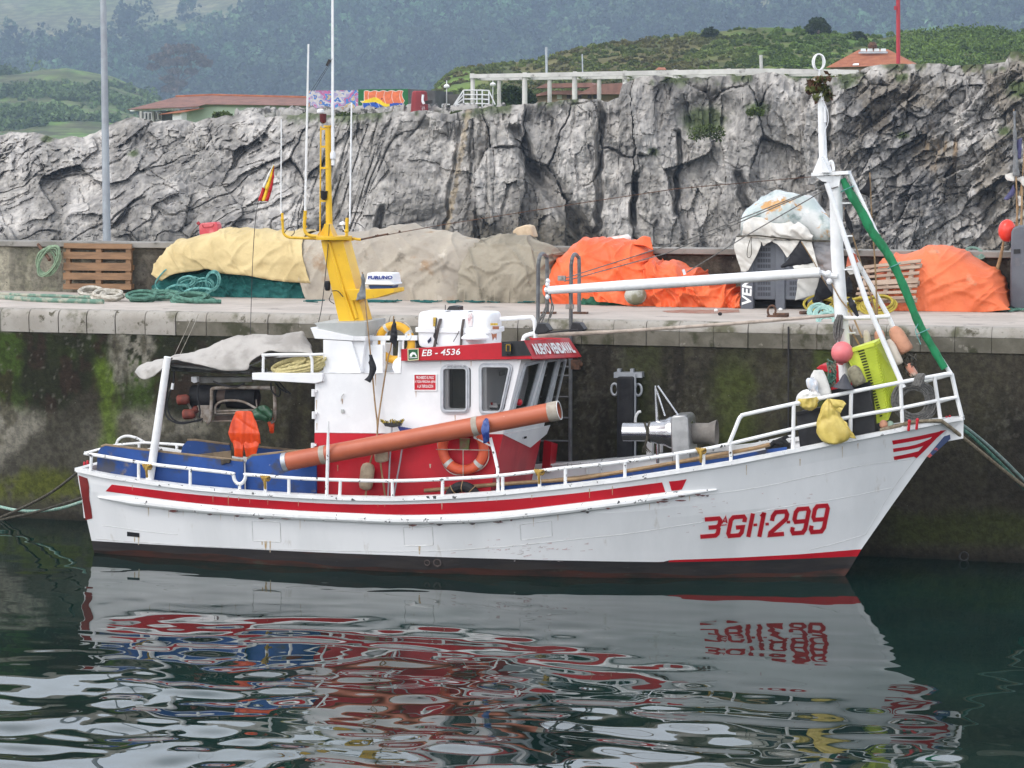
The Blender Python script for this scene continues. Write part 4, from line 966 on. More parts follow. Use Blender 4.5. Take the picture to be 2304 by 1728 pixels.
for a in (1006, 1022, 1042): mb.box(PY(a, 823.5, YC0-.055), (.03, .02, .03))
mb.build('window_hinge', M_steel, boat)
for glass in FRONTW:
    c0 = np.mean(np.array(glass), 0)
    outer = [tuple(np.array(p)+(np.array(p)-c0)*np.array((.24, .12))) for p in glass]
    f = MB(); o1, i1 = rnd(outer, 5), rnd(glass, 3)
    frame_ring(f, [onU(p, .002) for p in o1], [onU(p, .002) for p in i1], nU*.03); w = f.build('window', M_frame, boat)
    f = MB(); f.prism([onU(p, .006) for p in rnd([tuple(np.array(p)+(np.array(p)-c0)*.03) for p in glass], 3)], nU*.008); f.build('pane', M_glass, w)
# roof, visor boards, lettering
YV = YC0-.09
N1, N2 = PY(1180, 766, YV), PY(1198, 808, YV); F1, F2 = PY(1279, 761, YV+2.3), PY(1307, 803, YV+2.3)
mb = MB(); mb.prism(q(YV, (902, 786), (1128, 771), (1180, 766), (1198, 808), (902, 812)), (0, .05, 0))
mb.prism([F1, F2, F2+Vector((-.6, 0, 0)), F1+Vector((-.6, 0, 0))], (0, .05, 0))
nV = (N2-N1).cross(F1-N1).normalized(); nV = nV if nV.x > 0 else -nV
NT = np.array([[tuple(((N1*(1-a)+F1*a)*(1-b)+(N2*(1-a)+F2*a)*b)+nV*k) for b in np.linspace(0, 1, 7)] for k in (.0,) for a in np.linspace(.02, 1, 13)])
mb.grid(NT); mb.grid(NT-np.array(nV*.04))
mb.build('visor', M_red, boat, bevel=.006)
mb = MB(); mb.prism(q(YV+.055, (903, 796), (1179, 777), (1196, 806), (903, 809)), Vector((0, 2.2, -.1))); mb.build('roof', M_white, boat)
mb = MB(); mb.prism(q(YV-.004, (1129, 769), (1179, 766.5), (1196, 800), (1129, 802)), (0, -.006, 0)); mb.box(PY(1143, 784, YV-.05), (.10, .07, .14)); mb.build('navigation_light_board', M_dark, boat)
mb = MB(); mb.tube(q(YV-.09, (1139, 776), (1148, 776), (1148, 790), (1139, 790), (1139, 776)), .004, 5); mb.build('lamp_guard', M_yel, boat)
mb = MB(); text_on(mb, 'EB - 4536', *q(YV-.004, (949, 801.5), (1035, 798), (952, 786.5), (1037, 784)), (0, -.002, 0), .012); mb.build('callsign_lettering', M_letter, boat)
mb = MB()
def onV(a, b): return (N1*(1-a)+F1*a)*(1-b)+(N2*(1-a)+F2*a)*b
text_on(mb, 'NUEVO VENDAVAL', onV(.09, .80), onV(.93, .80), onV(.09, .22), onV(.93, .22), nV*.02, .045); mb.build('name_lettering', M_letter, boat)
mb = MB(); mb.prism(q(YV-.004, (918, 786), (941, 785), (941.5, 809), (918.5, 811)), (0, -.01, 0)); sg = mb.build('green_plate', pmat('sign_green', (.015, .10, .035), rough=.45), boat)
mb = MB(); frame_ring(mb, q(YV-.016, (917, 785), (942, 784), (942.5, 810), (917.5, 812)), q(YV-.016, (919, 787), (940, 786), (940.5, 808), (919.5, 810)), (0, -.004, 0)); mb.build('border', pmat('sign_cream', (.6, .58, .36), rough=.5), sg)
mb = MB(); mb.prism(q(YV-.016, (921.5, 802), (923, 796), (928, 792), (934, 793), (938.5, 801), (936, 803), (934, 798.5), (929, 797), (926, 803)), (0, -.004, 0)); mb.prism(q(YV-.016, (921, 804.5), (939, 803.5), (939, 805), (921, 806)), (0, -.004, 0)); mb.build('emblem', M_letter, sg)
mb = MB(); mb.prism(q(YC0-.004, (932, 842), (982, 842), (982, 878), (932, 878)), (0, -.008, 0)); sg = mb.build('warning_sign', M_red, boat)
mb = MB()
for i, (s, y0) in enumerate((('PROHIBIDO EL PASO', 853), ('A TODA PERSONA AJENA', 863), ('A LA TRIPULACION', 872.5))):
    xa = (937, 933.5, 939)[i]; xb = (976.5, 980.5, 974.5)[i]
    text_on(mb, s, *q(YC0-.012, (xa, y0), (xb, y0), (xa, y0-7), (xb, y0-7)), (0, -.003, 0), .01)
mb.build('lettering', M_letter, sg)
mb = MB(); frame_ring(mb, q(YC0-.003, (931, 841), (983, 841), (983, 879), (931, 879)), q(YC0-.003, (933, 843), (981, 843), (981, 877), (933, 877)), (0, -.014, 0)); mb.build('border', M_letter, sg)
mb = MB()                                        # seams and small rust weeps of the side plating
mb.tube(q(YC0-.001, (726, 840), (902, 840.5)), .005, 4); mb.tube(q(YC0-.001, (902, 842), (903, 812)), .004, 4); mb.tube(q(YC0-.001, (709, 973), (1100, 977)), .006, 4)
mb.each('plate_seam', pmat('seam_grey', (.50, .49, .49), (.66, .66, .66), scale=5, rough=.6), boat)
for x, y, L, w in ((712, 900, 22, 2.2), (713, 952, 16, 2), (770, 897, 12, 3), (1024, 934, 20, 2), (1100, 934, 16, 2.4), (936, 880, 14, 1.6), (760, 1046, 14, 2.5), (968, 1044, 9, 4), (845, 842, 26, 2), (1060, 812, 12, 1.8), (992, 812, 9, 1.5)):
    mb = MB(); mb.prism(q(YC0-.001, (x-w/2, y), (x+w/2, y), (x+w*.2, y+L), (x-w*.15, y+L)), (0, -.003, 0)); mb.build('rust_weep', pmat('weep', (.58, .47, .38), (.42, .27, .16), scale=9, rough=.8), boat)
mb = MB(); mb.tube(smoothpts(q(YC0-.02, (767, 903), (769, 892), (774, 886)), 3), .006, 5); mb.box(PY(771, 925, YC0-.01), (.04, .03, .05)); mb.each('eye_bolt', M_grey, boat)
# after deck roof, hinges, exhaust casing
mb = MB(); mb.prism(q(YC0-.06, (567, 839), (726, 839), (726, 858), (709, 863), (567, 854.5)), VEC+Vector((0, .05, 0))); mb.build('deck_roof', M_white, boat, bevel=.008)
mb = MB()
for a, b in ((705, 884), (706, 934), (704, 1005), (704, 1088)):
    mb.tube(q(YC0-.02, (a, b-8), (a, b+8)), .03, 8); mb.bar(PY(a, b-4, YC0-.02), PY(a+8, b-4, YC0-.02), .03, .03)
mb.each('hinge', M_white, boat)
mb = MB()
mb.tube(smoothpts(q(YC0-.02, (592, 838), (593, 803), (597, 799), (690, 798), (699, 803), (702, 812), (702, 838)), 4), .022, 8)
mb.tube(q(YC0+1.9, (594, 803), (726, 798)), .02, 8); mb.tube(q(YC0-.02, (700, 798), (727, 797)), .02, 8)
mb.each('roof_rail', M_rail2, boat)
mb = MB(); mb.prism(q(-2.75, (727, 839), (727, 764), (791, 768), (812, 839)), (0, .9, 0))
mb.prism(q(-2.76, (698, 737), (708, 762), (796, 767), (796, 757)), (0, .95, 0)); mb.prism(q(-2.755, (796, 757), (796, 767), (822, 767), (823, 757)), (0, .94, 0))
mb.prism(q(-2.7, (791, 766), (822, 766), (812, 839), (806, 839)), (0, .85, 0))
mb.prism(q(-2.6, (802, 776), (835, 776), (835, 839), (812, 839)), (0, .5, 0)); mb.prism(q(-2.6, (835, 776), (861, 776), (861, 839), (835, 839)), (0, .45, 0))
mb.build('exhaust_casing', M_white, boat, bevel=.006)
mb = MB(); mb.prism(q(-2.72, (707, 727), (796, 725), (823, 724), (823, 756), (796, 756), (720, 742)), (0, .85, 0)); mb.build('exhaust_trunk', M_grey, boat, bevel=.005)
mb = MB()
mb.prism(q(-2.55, (827, 756), (938, 755), (938, 766), (827, 766)), (0, .04, 0))
for a in (838, 897, 856): mb.prism(q(-2.545, (a, 766), (a+11, 766), (a+10, 830), (a, 830)), (0, .035, 0))
mb.prism(q(-2.545, (897, 766), (906, 766), (903, 838), (892, 838)), (0, .03, 0))
mb.lathe([(.10, 0), (.13, .02), (.13, .06), (.10, .08)], PY(905, 824, -2.62), (0, -1, 0), 18)
mb.each('ring_bracket', M_white, boat, bevel=.004)
# yellow mast with its lamps, aerials and radar
YM = -2.2
mb = MB()
mb.prism(q(YM-.15, (722, 541), (771, 541), (829, 756), (770, 756)), (0, .34, 0))
mb.tube(q(YM-.16, (740, 543), (775, 660), (796, 722)), .022, 6); mb.tube(q(YM-.155, (786, 655), (803, 716)), .03, 6)
c = PY(752, 536, YM); mb.lathe([(.20, -.02), (.26, -.02), (.265, .0), (.26, .035), (.20, .04)], c, (0, 0, 1), 22)
mb.box(PY(783, 538, YM), (.14, .12, .045)); mb.prism(q(YM-.02, (716, 533), (731, 504), (746, 504), (759, 533)), (0, .04, 0)); mb.prism(q(YM-.01, (738, 503), (748, 503), (758, 531), (738, 531)), (0, -.16, 0))
mb.tube(q(YM, (738, 284), (739, 400), (740, 460), (741, 532)), [.042, .042, .046, .055], 12)
mb.tube(q(YM, (722, 284), (721, 400), (720, 522), (714, 530)), .012, 6)
for a, b, r_ in ((737, 284, .058), (738, 378, .05), (738, 452, .05)): mb.lathe([(r_, -.012), (r_, .012)], PY(a, b, YM), (0, 0, 1), 14)
for b in (290, 330, 378, 452): mb.bar(PY(721, b, YM), PY(737, b, YM), .02, .03)
mb.build('mast', M_yel, boat)
mb = MB()
mb.tube(smoothpts(q(YM+.05, (635, 479), (636, 505), (638, 524), (647, 533), (665, 535), (716, 537)), 4), .020, 8)
mb.tube(smoothpts(q(YM-.05, (687, 474), (685, 505), (686, 519), (694, 529), (716, 532)), 4), .024, 8)
mb.tube(q(YM-.1, (781, 490), (780, 531)), .024, 8); mb.ball(PY(780, 520, YM-.1), .035, 10)
mb.tube(smoothpts(q(YM, (795, 536), (802, 538), (812, 539)), 3), .02, 8)
for a, b, r_ in ((635, 494, .026), (686, 490, .03), (686, 510, .03), (781, 497, .03)): mb.lathe([(r_, -.015), (r_, .015)], PY(a, b, YM), (0, 0, 1), 10)
mb.each('aerial_bracket', M_yel, boat)
for pts, r0, r1, Y in (([(633, 268), (632, 470), (633, 482)], .009, .011, YM+.05), ([(694, 99), (687, 474)], .014, .020, YM-.05), ([(748, -260), (748.5, 250), (749, 372)], .017, .025, YM-.02), ([(791, 231), (787, 504)], .012, .014, YM-.1)):
    mb = MB(); mb.tube(q(Y, *pts), [r0+(r1-r0)*i/(len(pts)-1) for i in range(len(pts))], 8); mb.build('aerial', M_rail2, boat)
mb = MB(); mb.lathe([(.03, -.06), (.04, -.05), (.04, .02), (.028, .05)], PY(749, 349, YM-.02), (0, 0, 1), 10); mb.lathe([(.01, 0), (.05, .01), (.045, .04), (.0, .06)], PY(771, 507, YM-.1), (0, 0, 1), 12); mb.tube(q(YM-.1, (771, 507), (773, 516), (778, 520)), .01, 6); mb.build('gps_dome', M_white, boat)
mb = MB(); mb.lathe([(.03, 0), (.05, .01), (.05, .05), (.03, .06)], PY(721, 255, YM), (0, 0, 1), 12); mb.build('masthead_lamp', M_white, boat)
mb = MB(); mb.lathe([(.02, 0), (.045, .02), (.05, .10), (.05, .14)], PY(727, 278, YM), (0, 0, 1), 12); mb.build('lamp', pmat('red_lamp', (.09, .008, .01), rough=.2), boat)
mb = MB(); mb.lathe([(.02, 0), (.045, .03), (.05, .10), (.055, .13)], PY(729, 450, YM-.06), (0, 0, 1), 12); mb.lathe([(.03, 0), (.04, .02), (.045, .12), (.03, .14)], PY(737, 654, YM-.12), (0, 0, 1), 10); mb.build('lamp', M_dark, boat)
mb = MB(); mb.prism(q(YM-.30, (779, 652), (886, 649), (887, 658), (845, 671), (790, 677)), (0, .45, 0)); mb.build('radar_arm', M_yel, boat, bevel=.006)
rd = MB(); c = PY(863, 637, YM-.08)
def rbox(mb, c, wx, wy, h, z0, t0, t1, k=.06):
    for (za, sa), (zb, sb) in (((z0, t0), (z0+h, t1)),):
        def loop(z, s):
            L = ring_poly([(-wx/2*s, -wy/2*s), (wx/2*s, -wy/2*s), (wx/2*s, wy/2*s), (-wx/2*s, wy/2*s)], k); return [Vector((c[0]+p[0], c[1]+p[1], c[2]+z)) for p in L]
        A0, B0 = loop(za, sa), loop(zb, sb); n = len(A0)
        mb.add(A0+B0, [tuple(range(n-1, -1, -1)), tuple(range(n, 2*n))]+[(i, (i+1) % n, n+(i+1) % n, n+i) for i in range(n)])
rbox(rd, c, .43, .40, .15, .0, 1.0, .90); rbox(rd, c, .45, .42, .03, -.018, 1.0, 1.0); rdo = rd.build('radar', M_white, boat, bevel=.012)
rd = MB(); rbox(rd, c, .37, .34, .06, -.085, .9, 1.0); rd.build('radar_base', pmat('radar_blue', (.03, .08, .26), rough=.45), rdo)
mb = MB(); fy = c.y-.20; text_on(mb, 'FURUNO', *q(fy-.0, (828, 628.5), (884, 628), (829, 620.5), (884, 620)), (0, -.012, 0), .05); mb.build('maker_lettering', pmat('radar_ink', (.01, .03, .22), rough=.5), rdo)
mb = MB()
mb.tube(smoothpts(q(YM-.17, (741, 505), (739, 540), (734, 600), (724, 690), (714, 736)), 5), .006, 5)
mb.tube(smoothpts(q(YM, (640, 523), (650, 512), (660, 514), (662, 524), (655, 531)), 4), .006, 5); mb.tube(smoothpts(q(YM-.1, (788, 503), (800, 501), (812, 507), (818, 513)), 4), .006, 5)
mb.tube(smoothpts(q(YM-.2, (746, 655), (760, 655), (772, 668)), 4), .007, 5); mb.tube(smoothpts(q(YM-.2, (746, 660), (741, 675), (752, 684)), 4), .006, 5)
mb.tube(q(YM-.05, (748, 132), (736, 150), (700, 205)), .003, 4); mb.tube(q(YM-.02, (748, 132), (739, 150), (706, 205)), .003, 4); mb.bar(PY(742, 134, YM-.04), PY(735, 148, YM-.04), .03, .03)
mb.each('cable', M_wire, boat)
mb = MB(); mb.tube(q(YM, (812, 539), (850, 531), (870, 527)), .013, 6)
for a, b in ((846, 531), (850, 530), (872, 527), (899, 521)): mb.ball(PY(a, b, YM), .018, 8)
YX = YB-.02
mb.tube([PY(812, 539, YM), PY(1000, 505, YM+.02), PY(1300, 458, YB), PY(1520, 425, YB), PY(1825, 398, YX)], .006, 5); mb.build('backstay', M_rust, boat)
# roof fittings
mb = MB(); mb.tube(smoothpts(q(-2.3, (1126, 718), (1190, 714), (1199, 717), (1203, 726), (1205, 760)), 4), .03, 8); mb.tube(smoothpts(q(-2.3, (1176, 768), (1180, 757), (1192, 752), (1202, 750)), 4), .028, 8); mb.each('grab_rail', M_rail2, boat)
for a, b, Y in ((1206, 727, -2.4), (1284, 725, -.9)):
    mb = MB(); mb.prism(q(Y-.1, (a+3, b), (a+20, b+2), (a+31, b+17), (a+24, b+22), (a-2, b+25), (a-4, b+20)), (0, .22, 0)); f = mb.build('floodlight', M_dark, boat, bevel=.01)
mb = MB(); mb.tube(smoothpts(q(-1.8, (1196, 756), (1350, 748), (1507, 738), (1700, 724), (1890, 708)), 6), [.03]*7+[.024]*18, 8); mb.build('boat_hook', pmat('weathered_pole', (.48, .40, .34), (.34, .28, .23), scale=7, rough=.8), boat)
mb = MB(); mb.tube(smoothpts(q(-1.9, (1195, 752), (1230, 749), (1275, 744), (1300, 742)), 4), .012, 6); mb.each('cable', M_wire, boat)
# foremast: pole, topmast, cap, ladder rungs, shear legs, boom, stays
YX = YB
mb = MB()
mb.tube(q(YX, (1880, 408), (1883, 560), (1892, 700), (1899, 800), (1905, 905)), [.088, .088, .092, .095, .095], 16)
mb.tube(q(YX, (1846, 178), (1848, 240), (1852, 355), (1853, 390)), [.03, .05, .058, .06], 12)
mb.prism(q(YX-.05, (1828, 390), (1843, 352), (1858, 352), (1871, 390)), (0, .10, 0)); mb.prism(q(YX-.01, (1853, 352), (1872, 388), (1853, 388)), (0, -.20, 0))
mb.prism(q(YX-.14, (1825, 389), (1908, 384), (1909, 392), (1825, 396)), (0, .28, 0)); mb.prism(q(YX-.10, (1833, 396), (1872, 396), (1871, 410), (1850, 408)), (0, .2, 0))
mb.prism(q(YX-.09, (1846, 396), (1892, 396), (1888, 420), (1868, 420)), (0, .18, 0))
mb.tube(smoothpts(q(YX, (1864, 372), (1868, 364), (1873, 366), (1876, 384)), 4), .022, 8)
mb.build('foremast', M_rail2, boat)
mb = MB()
for b in (384, 425, 458, 532, 607, 679, 750): 
    if b > 440: mb.tube(q(YX-.02, (1886+(b-458)*.025, b), (1916+(b-458)*.03, b-1)), .012, 6)
mb.each('ladder_rung', M_rail2, boat)
for pts, r in (([(1860, 412), (1950, 680), (2033, 872)], .036), ([(1911, 392), (1970, 520), (2030, 640), (2080, 750), (2140, 842)], .03), ([(1912, 560), (1998, 710), (2020, 760)], .034)):
    mb = MB(); mb.tube(q(YX-(.35 if pts[0][0] == 1860 else -.35 if pts[0][0] == 1912 else 0), *pts), r, 10); mb.build('stay_leg', M_rail2, boat)
mb = MB(); mb.tube(q(YX-.1, (1893, 716), (1970, 714), (2003, 711)), .03, 10); mb.build('cross_bar', M_rail2, boat)
mb = MB(); mb.tube(q(YX-.15, (1234, 653), (1400, 643), (1600, 630), (1845, 613)), [.055, .075, .075, .068], 14)
mb.build('boom', M_rail2, boat)
mb = MB(); mb.tube(q(YX-.1, (1845, 612), (1860, 618), (1884, 622)), .035, 8); mb.ball(PY(1864, 616, YX-.1), .05, 10); mb.ball(PY(1866, 633, YX-.1), .045, 10)
for a, b in ((1232, 640), (1229, 652), (1232, 668), (1233, 632)): mb.lathe([(.012, -.03), (.035, -.015), (.035, .015), (.012, .03)], PY(a, b, YX-.15), (1, 0, .3), 8)
mb.tube(q(YX-.15, (1541, 618), (1537, 606)), .02, 6); mb.each('gooseneck', M_white, boat)
mb = MB()
for pts in ([(1855, 417), (1560, 535), (1262, 629)], [(1856, 418), (1700, 485), (1500, 570), (1270, 633)], [(1885, 420), (1848, 432), (1680, 530), (1545, 613)]):
    mb.tube(q(YX-.1, *pts), .0085, 5)
for pts in ([(1232, 660), (1224, 700), (1174, 772)], [(1233, 660), (1245, 690), (1238, 715)], [(1235, 660), (1229, 700), (1216, 730)], [(1237, 655), (1241, 690), (1228, 740)], [(1281, 660), (1283, 700), (1282, 740)]):
    mb.tube(smoothpts(q(YX-.12, *pts), 4), .010, 5)
mb.tube(smoothpts(q(YX-.12, (1225, 706), (1205, 732), (1176, 770)), 4), .016, 6)
mb.each('running_rigging', M_rope_g, boat)
for a, b in ((1825, 422), (1264, 626), (1282, 690)):
    mb = MB(); mb.box(PY(a, b, YX-.1), (.11, .05, .07)); mb.lathe([(.035, -.035), (.035, .035)], PY(a-2, b, YX-.1), (0, 1, 0), 12); mb.build('pulley_block', pmat('block_grey', (.30, .28, .26), (.18, .15, .13), scale=12, rough=.6), boat)
# rings at the very top
mb = MB()
for ax_ in (Vector((.085, 0, 0)), Vector((.05, .07, 0))):
    cc_ = PY(1842, 140, YX); mb.tube([cc_+ax_*math.cos(t)+Vector((0, 0, .11))*math.sin(t) for t in np.linspace(0, 6.2832, 24)[:-1]], .011, 6, closed=True)
mb.tube(q(YX, (1843, 158), (1846, 190)), .014, 6); mb.each('masthead_ring', M_rail2, boat)
mb = MB(); mb.tube(smoothpts(q(YX-.05, (1852, 225), (1862, 250), (1863, 276), (1855, 300), (1853, 350)), 4), .006, 5); mb.tube(q(YX-.06, (1856, 240), (1857, 275)), .02, 6); mb.each('cable', M_white, boat)
# canopy post, beam and net hauler under it
mb = MB(); mb.tube(q(-3.25, (377, 803), (356, 950), (336, 1086)), [.05, .058, .06], 14); mb.build('canopy_post', M_rail2, boat)
mb = MB(); mb.prism(q(-2.2, (445, 849), (567, 849), (567, 859), (447, 862)), (0, .16, 0)); mb.prism(q(-1.9, (385, 826), (570, 836), (570, 843), (385, 835)), (0, .1, 0)); mb.tube(q(-2.5, (380, 822), (560, 838)), .02, 6); mb.tube(q(-2.6, (560, 824), (600, 806)), .012, 6); mb.tube(q(-1.7, (560, 828), (600, 834)), .03, 6)
mb.each('gantry_beam', pmat('beam_grey', (.20, .20, .19), (.13, .12, .11), scale=6, rough=.6), boat)
mb = MB(); mb.prism(q(-2.3, (430, 848), (442, 848), (443, 860), (436, 862), (430, 858)), (0, .1, 0)); mb.build('lamp_box', M_white, boat)
HM = pmat('hauler_frame', (.30, .27, .24), (.17, .13, .10), scale=9, rough=.65)
mb = MB()
mb.tube(smoothpts(q(-2.5, (466, 952), (472, 944), (476, 900), (476, 882), (481, 874), (520, 872), (560, 872), (610, 873), (617, 880), (618, 940), (610, 950)), 4), .026, 8)
mb.tube(smoothpts(q(-1.9, (441, 950), (440, 900), (444, 878), (452, 873), (520, 872)), 4), .022, 8)
mb.tube(smoothpts(q(-2.45, (484, 930), (486, 912), (500, 903), (524, 901), (550, 905), (578, 920)), 4), .018, 8)
for b in (925, 931, 948): mb.tube(q(-2.4, (478, b), (612, b-3)), .014, 6)
mb.tube(q(-2.3, (576, 899), (578, 915)), .014, 6); mb.tube(q(-2.4, (420, 902), (442, 945), (455, 948)), .02, 6); mb.tube(q(-2.3, (424, 900), (455, 904), (460, 914)), .016, 6)
mb.prism(q(-2.46, (444, 912), (478, 912), (476, 948), (466, 952), (452, 942)), (0, .02, 0))
ho_ = mb.build('net_hauler', HM, boat)
mb = MB()
mb.lathe([(.10, -.22), (.17, -.2), (.18, 0), (.17, .2), (.10, .22)], PY(462, 893, -2.2), (1, .1, 0), 16); mb.lathe([(.09, -.25), (.17, -.22), (.18, 0), (.17, .22), (.09, .25)], PY(546, 893, -2.2), (1, .1, 0), 16)
mb.each('drum', M_rubber, ho_)
mb = MB(); mb.lathe([(.11, -.5), (.11, .5)], PY(505, 893, -2.2), (1, .1, 0), 14); mb.prism(q(-2.3, (482, 936), (540, 936), (540, 946), (482, 946)), (0, .2, 0)); mb.each('roller', pmat('roller_brown', (.10, .07, .06), (.06, .045, .04), scale=5, rough=.6), ho_)
mb = MB()
for a, b in ((412, 899), (425, 932)): mb.lathe([(.055, -.09), (.075, -.07), (.075, .05), (.05, .09)], PY(a, b, -2.5), (1, .2, .05), 12)
mb.ball(PY(440, 922, -2.4), .06, 10); mb.each('motor', pmat('motor_red', (.22, .05, .035), (.13, .04, .03), scale=9, rough=.7), ho_)
mb = MB()
for pts in ([(382, 835), (378, 870), (372, 910), (374, 935), (388, 948), (410, 953), (440, 947), (456, 942)], [(392, 834), (390, 860), (380, 890), (376, 915), (386, 940), (404, 950), (430, 949), (452, 945)], [(447, 862), (445, 880), (446, 900), (450, 925), (448, 940)], [(609, 860), (612, 880), (626, 892), (630, 880), (622, 862)], [(628, 860), (640, 875), (654, 887)], [(480, 858), (500, 866), (530, 870), (550, 862)], [(618, 860), (630, 874), (645, 884)]):
    mb.tube(smoothpts(q(-2.6, *pts), 5), .013, 6)
mb.each('hydraulic_hose', M_rubber, boat)
mb = MB(); mb.tube(q(-2.6, (389, 862), (387, 876)), .022, 8); mb.build('hose_joint', M_white, boat)
# red cleats and stern bollard
mb = MB()
for pts, r in (([(247, 1076), (249, 1060), (262, 1060), (266, 1076)], .05),): mb.prism(q(-2.95, *pts), (0, .18, 0))
mb.tube(q(-2.9, (222, 1049), (297, 1059)), .032, 10)
for a, b in ((190, 1045), (197, 1042)): mb.tube([PY(a, b+14, -2.6), PY(a, b-6, -2.6)], .02, 8)
for a, b in ((2044, 950), (2062, 947)): mb.tube([PY(a, b+20, YB-.45), PY(a+2, b-2, YB-.45)], .02, 8); mb.ball(PY(a+2, b-2, YB-.45), .028, 8)
for a, b in ((2130, 938), (2137, 936)): mb.tube([PY(a, b+10, YB+.1), PY(a, b-2, YB+.1)], .018, 8)
mb.each('bollard', M_red, boat, bevel=.008)
# stainless line hauler on the foredeck
mb = MB(); YH = -1.35; ax_ = Vector((1, .05, .02))
c = PY(1500, 972, YH)
mb.lathe([(.115, -.63), (.135, -.63), (.135, -.25), (.15, -.24), (.205, 0), (.235, .06), (.235, .10)], c, ax_, 24, cap=False); mb.lathe([(.235, .10), (.235, .36), (.15, .38)], c, ax_, 24)
mb.tube(q(YH-.05, (1475, 870), (1478, 940), (1480, 1042)), .022, 10); mb.tube(q(YH-.1, (1474, 868), (1496, 936)), .012, 6); mb.tube(q(YH-.1, (1480, 868), (1527, 936)), .013, 6)
hl = mb.build('line_hauler', M_steel, boat)
mb = MB(); mb.prism(q(YH-.27, (1508, 942), (1514, 936), (1540, 934), (1548, 942), (1555, 1045), (1512, 1050)), (0, .5, 0)); mb.build('housing', pmat('brushed_metal', (.45, .45, .45), (.36, .36, .36), scale=6, rough=.42, metal=.8), hl, bevel=.02)
mb = MB(); mb.lathe([(.15, .38), (.15, .60), (.20, .72), (.185, .72), (.12, .6)], c+Vector((0, .02, -.02)), ax_, 22, cap=False); mb.build('rope_drum', pmat('drum_grey', (.22, .20, .18), (.16, .145, .13), scale=6, rough=.7), hl)
mb = MB(); mb.tube(smoothpts(q(YH-.16, (1450, 950), (1455, 966), (1456, 985), (1452, 1000)), 4), .018, 6); mb.lathe([(.146, -.26), (.155, -.24), (.155, -.22), (.146, -.2)], c, ax_, 18)
for i in range(6): mb.tube(smoothpts([PY(1453, 998, YH-.15), PY(1450+i*2-4, 1008, YH-.15), PY(1446+i*4, 1018, YH-.15)], 3), .006, 4)
mb.build('lashing', M_rope_d, hl)
mb = MB(); mb.tube(smoothpts(q(-.8, (1430, 958), (1430, 940), (1436, 928), (1442, 926)), 4), .02, 8); mb.build('hoop', M_rail2, boat)
mb = MB(); mb.box(PY(1463, 1012, -.9), (.09, .12, .24)); mb.box(PY(1488, 1008, -.9), (.03, .1, .14)); mb.each('switch_box', M_white, boat, bevel=.01)
# small deck gear forward
mb = MB(); mb.prism(q(-1.0, (1735, 995), (1760, 985), (1775, 1000), (1775, 1040), (1720, 1040), (1722, 1010)), (0, .4, 0)); mb.tube(q(-1.2, (1725, 1012), (1742, 995), (1757, 1000), (1760, 1020)), .04, 8); mb.build('windlass', M_rubber, boat, bevel=.02)
# ================================================================== loose gear aboard
def thing(name, label, cat, o, group=None): return tag(o, label, cat, group)
# clay coloured pipe resting across the posts
pa, pb = PY(640, 1040, -3.42), PY(1256, 923.5, -3.30); ax = (pb-pa).normalized(); Lp = (pb-pa).length
pipe = root('plastic_pipe', 'long terracotta plastic pipe slung along the wheelhouse side', 'pipe', pa)
mb = MB(); mb.lathe([(.118, .9), (.118, .0), (.128, .0), (.128, Lp), (.119, Lp), (.118, Lp-.9)], pa, ax, 32, cap=False); mb.lathe([(.0, 1.0), (.118, .9)], pa, ax, 32, cap=False); mb.lathe([(.118, Lp-.9), (.0, Lp-1.0)], pa, ax, 32, cap=False); mb.build('tube', M_pipe, pipe)
mb = MB(); mb.lathe([(.129, -.012), (.134, -.012), (.134, .055), (.129, .055)], pa, ax, 32, cap=False); mb.build('end_band', M_galv, pipe)
mb = MB(); mb.lathe([(.120, Lp+.012), (.1345, Lp+.012), (.1345, Lp-.13), (.129, Lp-.135)], pa, ax, 32, cap=False); mb.build('end_collar', M_pipegrey, pipe)
for d in (.60, 2.86):
    mb = MB(); mb.lathe([(.129, d-.04), (.133, d-.04), (.133, d+.04), (.129, d+.04)], pa, ax, 32, cap=False); mb.build('clamp', M_pipegrey, pipe)
mb = MB(); mb.lathe([(.120, Lp+.014), (.133, Lp+.014), (.133, Lp+.02), (.120, Lp+.02)], pa, ax, 32, cap=False); mb.build('rim', M_letter, pipe)
g_ = loft('rubber_glove', [(-3.50, [(1090, 946), (1094, 941), (1099, 943)]), (-3.53, [(1083, 965), (1093, 958), (1101, 962)]), (-3.53, [(1086, 982), (1094, 978), (1100, 980)]), (-3.49, [(1088, 997), (1094, 996), (1101, 991)])], pmat('glove_blue', (.012, .03, .16), (.05, .09, .28), scale=14, rough=.3), 24, 24, .012, 6, 3, .03)
tag(g_, 'dark blue rubber glove stuck on the terracotta pipe', 'glove')
# life rings
def ring(name, label, c, R, r, mat, tapes, ax=(0, -1, 0), tilt=0, sq=1.0):
    c = Vector(c); ro = root(name, label, 'life ring', c); mb = MB()
    e1, e2 = Vector((1, 0, 0)), Vector((0, math.sin(tilt), math.cos(tilt)))
    pts = [c+e1*R*math.cos(t)+e2*R*sq*math.sin(t) for t in np.linspace(0, 2*math.pi, 49)[:-1]]
    mb.tube(pts, r, 14, closed=True); mb.build('ring', mat, ro)
    for a in tapes:
        t0 = R_(a); mb = MB(); mb.tube([c+e1*R*math.cos(t)+e2*R*sq*math.sin(t) for t in np.linspace(t0-.09, t0+.09, 5)], r*1.035, 14, cap=False); mb.build('tape', M_tape, ro)
    mb = MB(); k = 1+r/R*1.25
    pl = [c+e1*R*k*math.cos(t)*(.97+.05*math.cos(4*t+2))+e2*R*k*math.sin(t)*(.97+.05*math.cos(4*t+2)) for t in np.linspace(0, 2*math.pi, 49)[:-1]]
    mb.tube(pl, .007, 5, closed=True); mb.build('grab_line', M_rope_w, ro)
    return ro
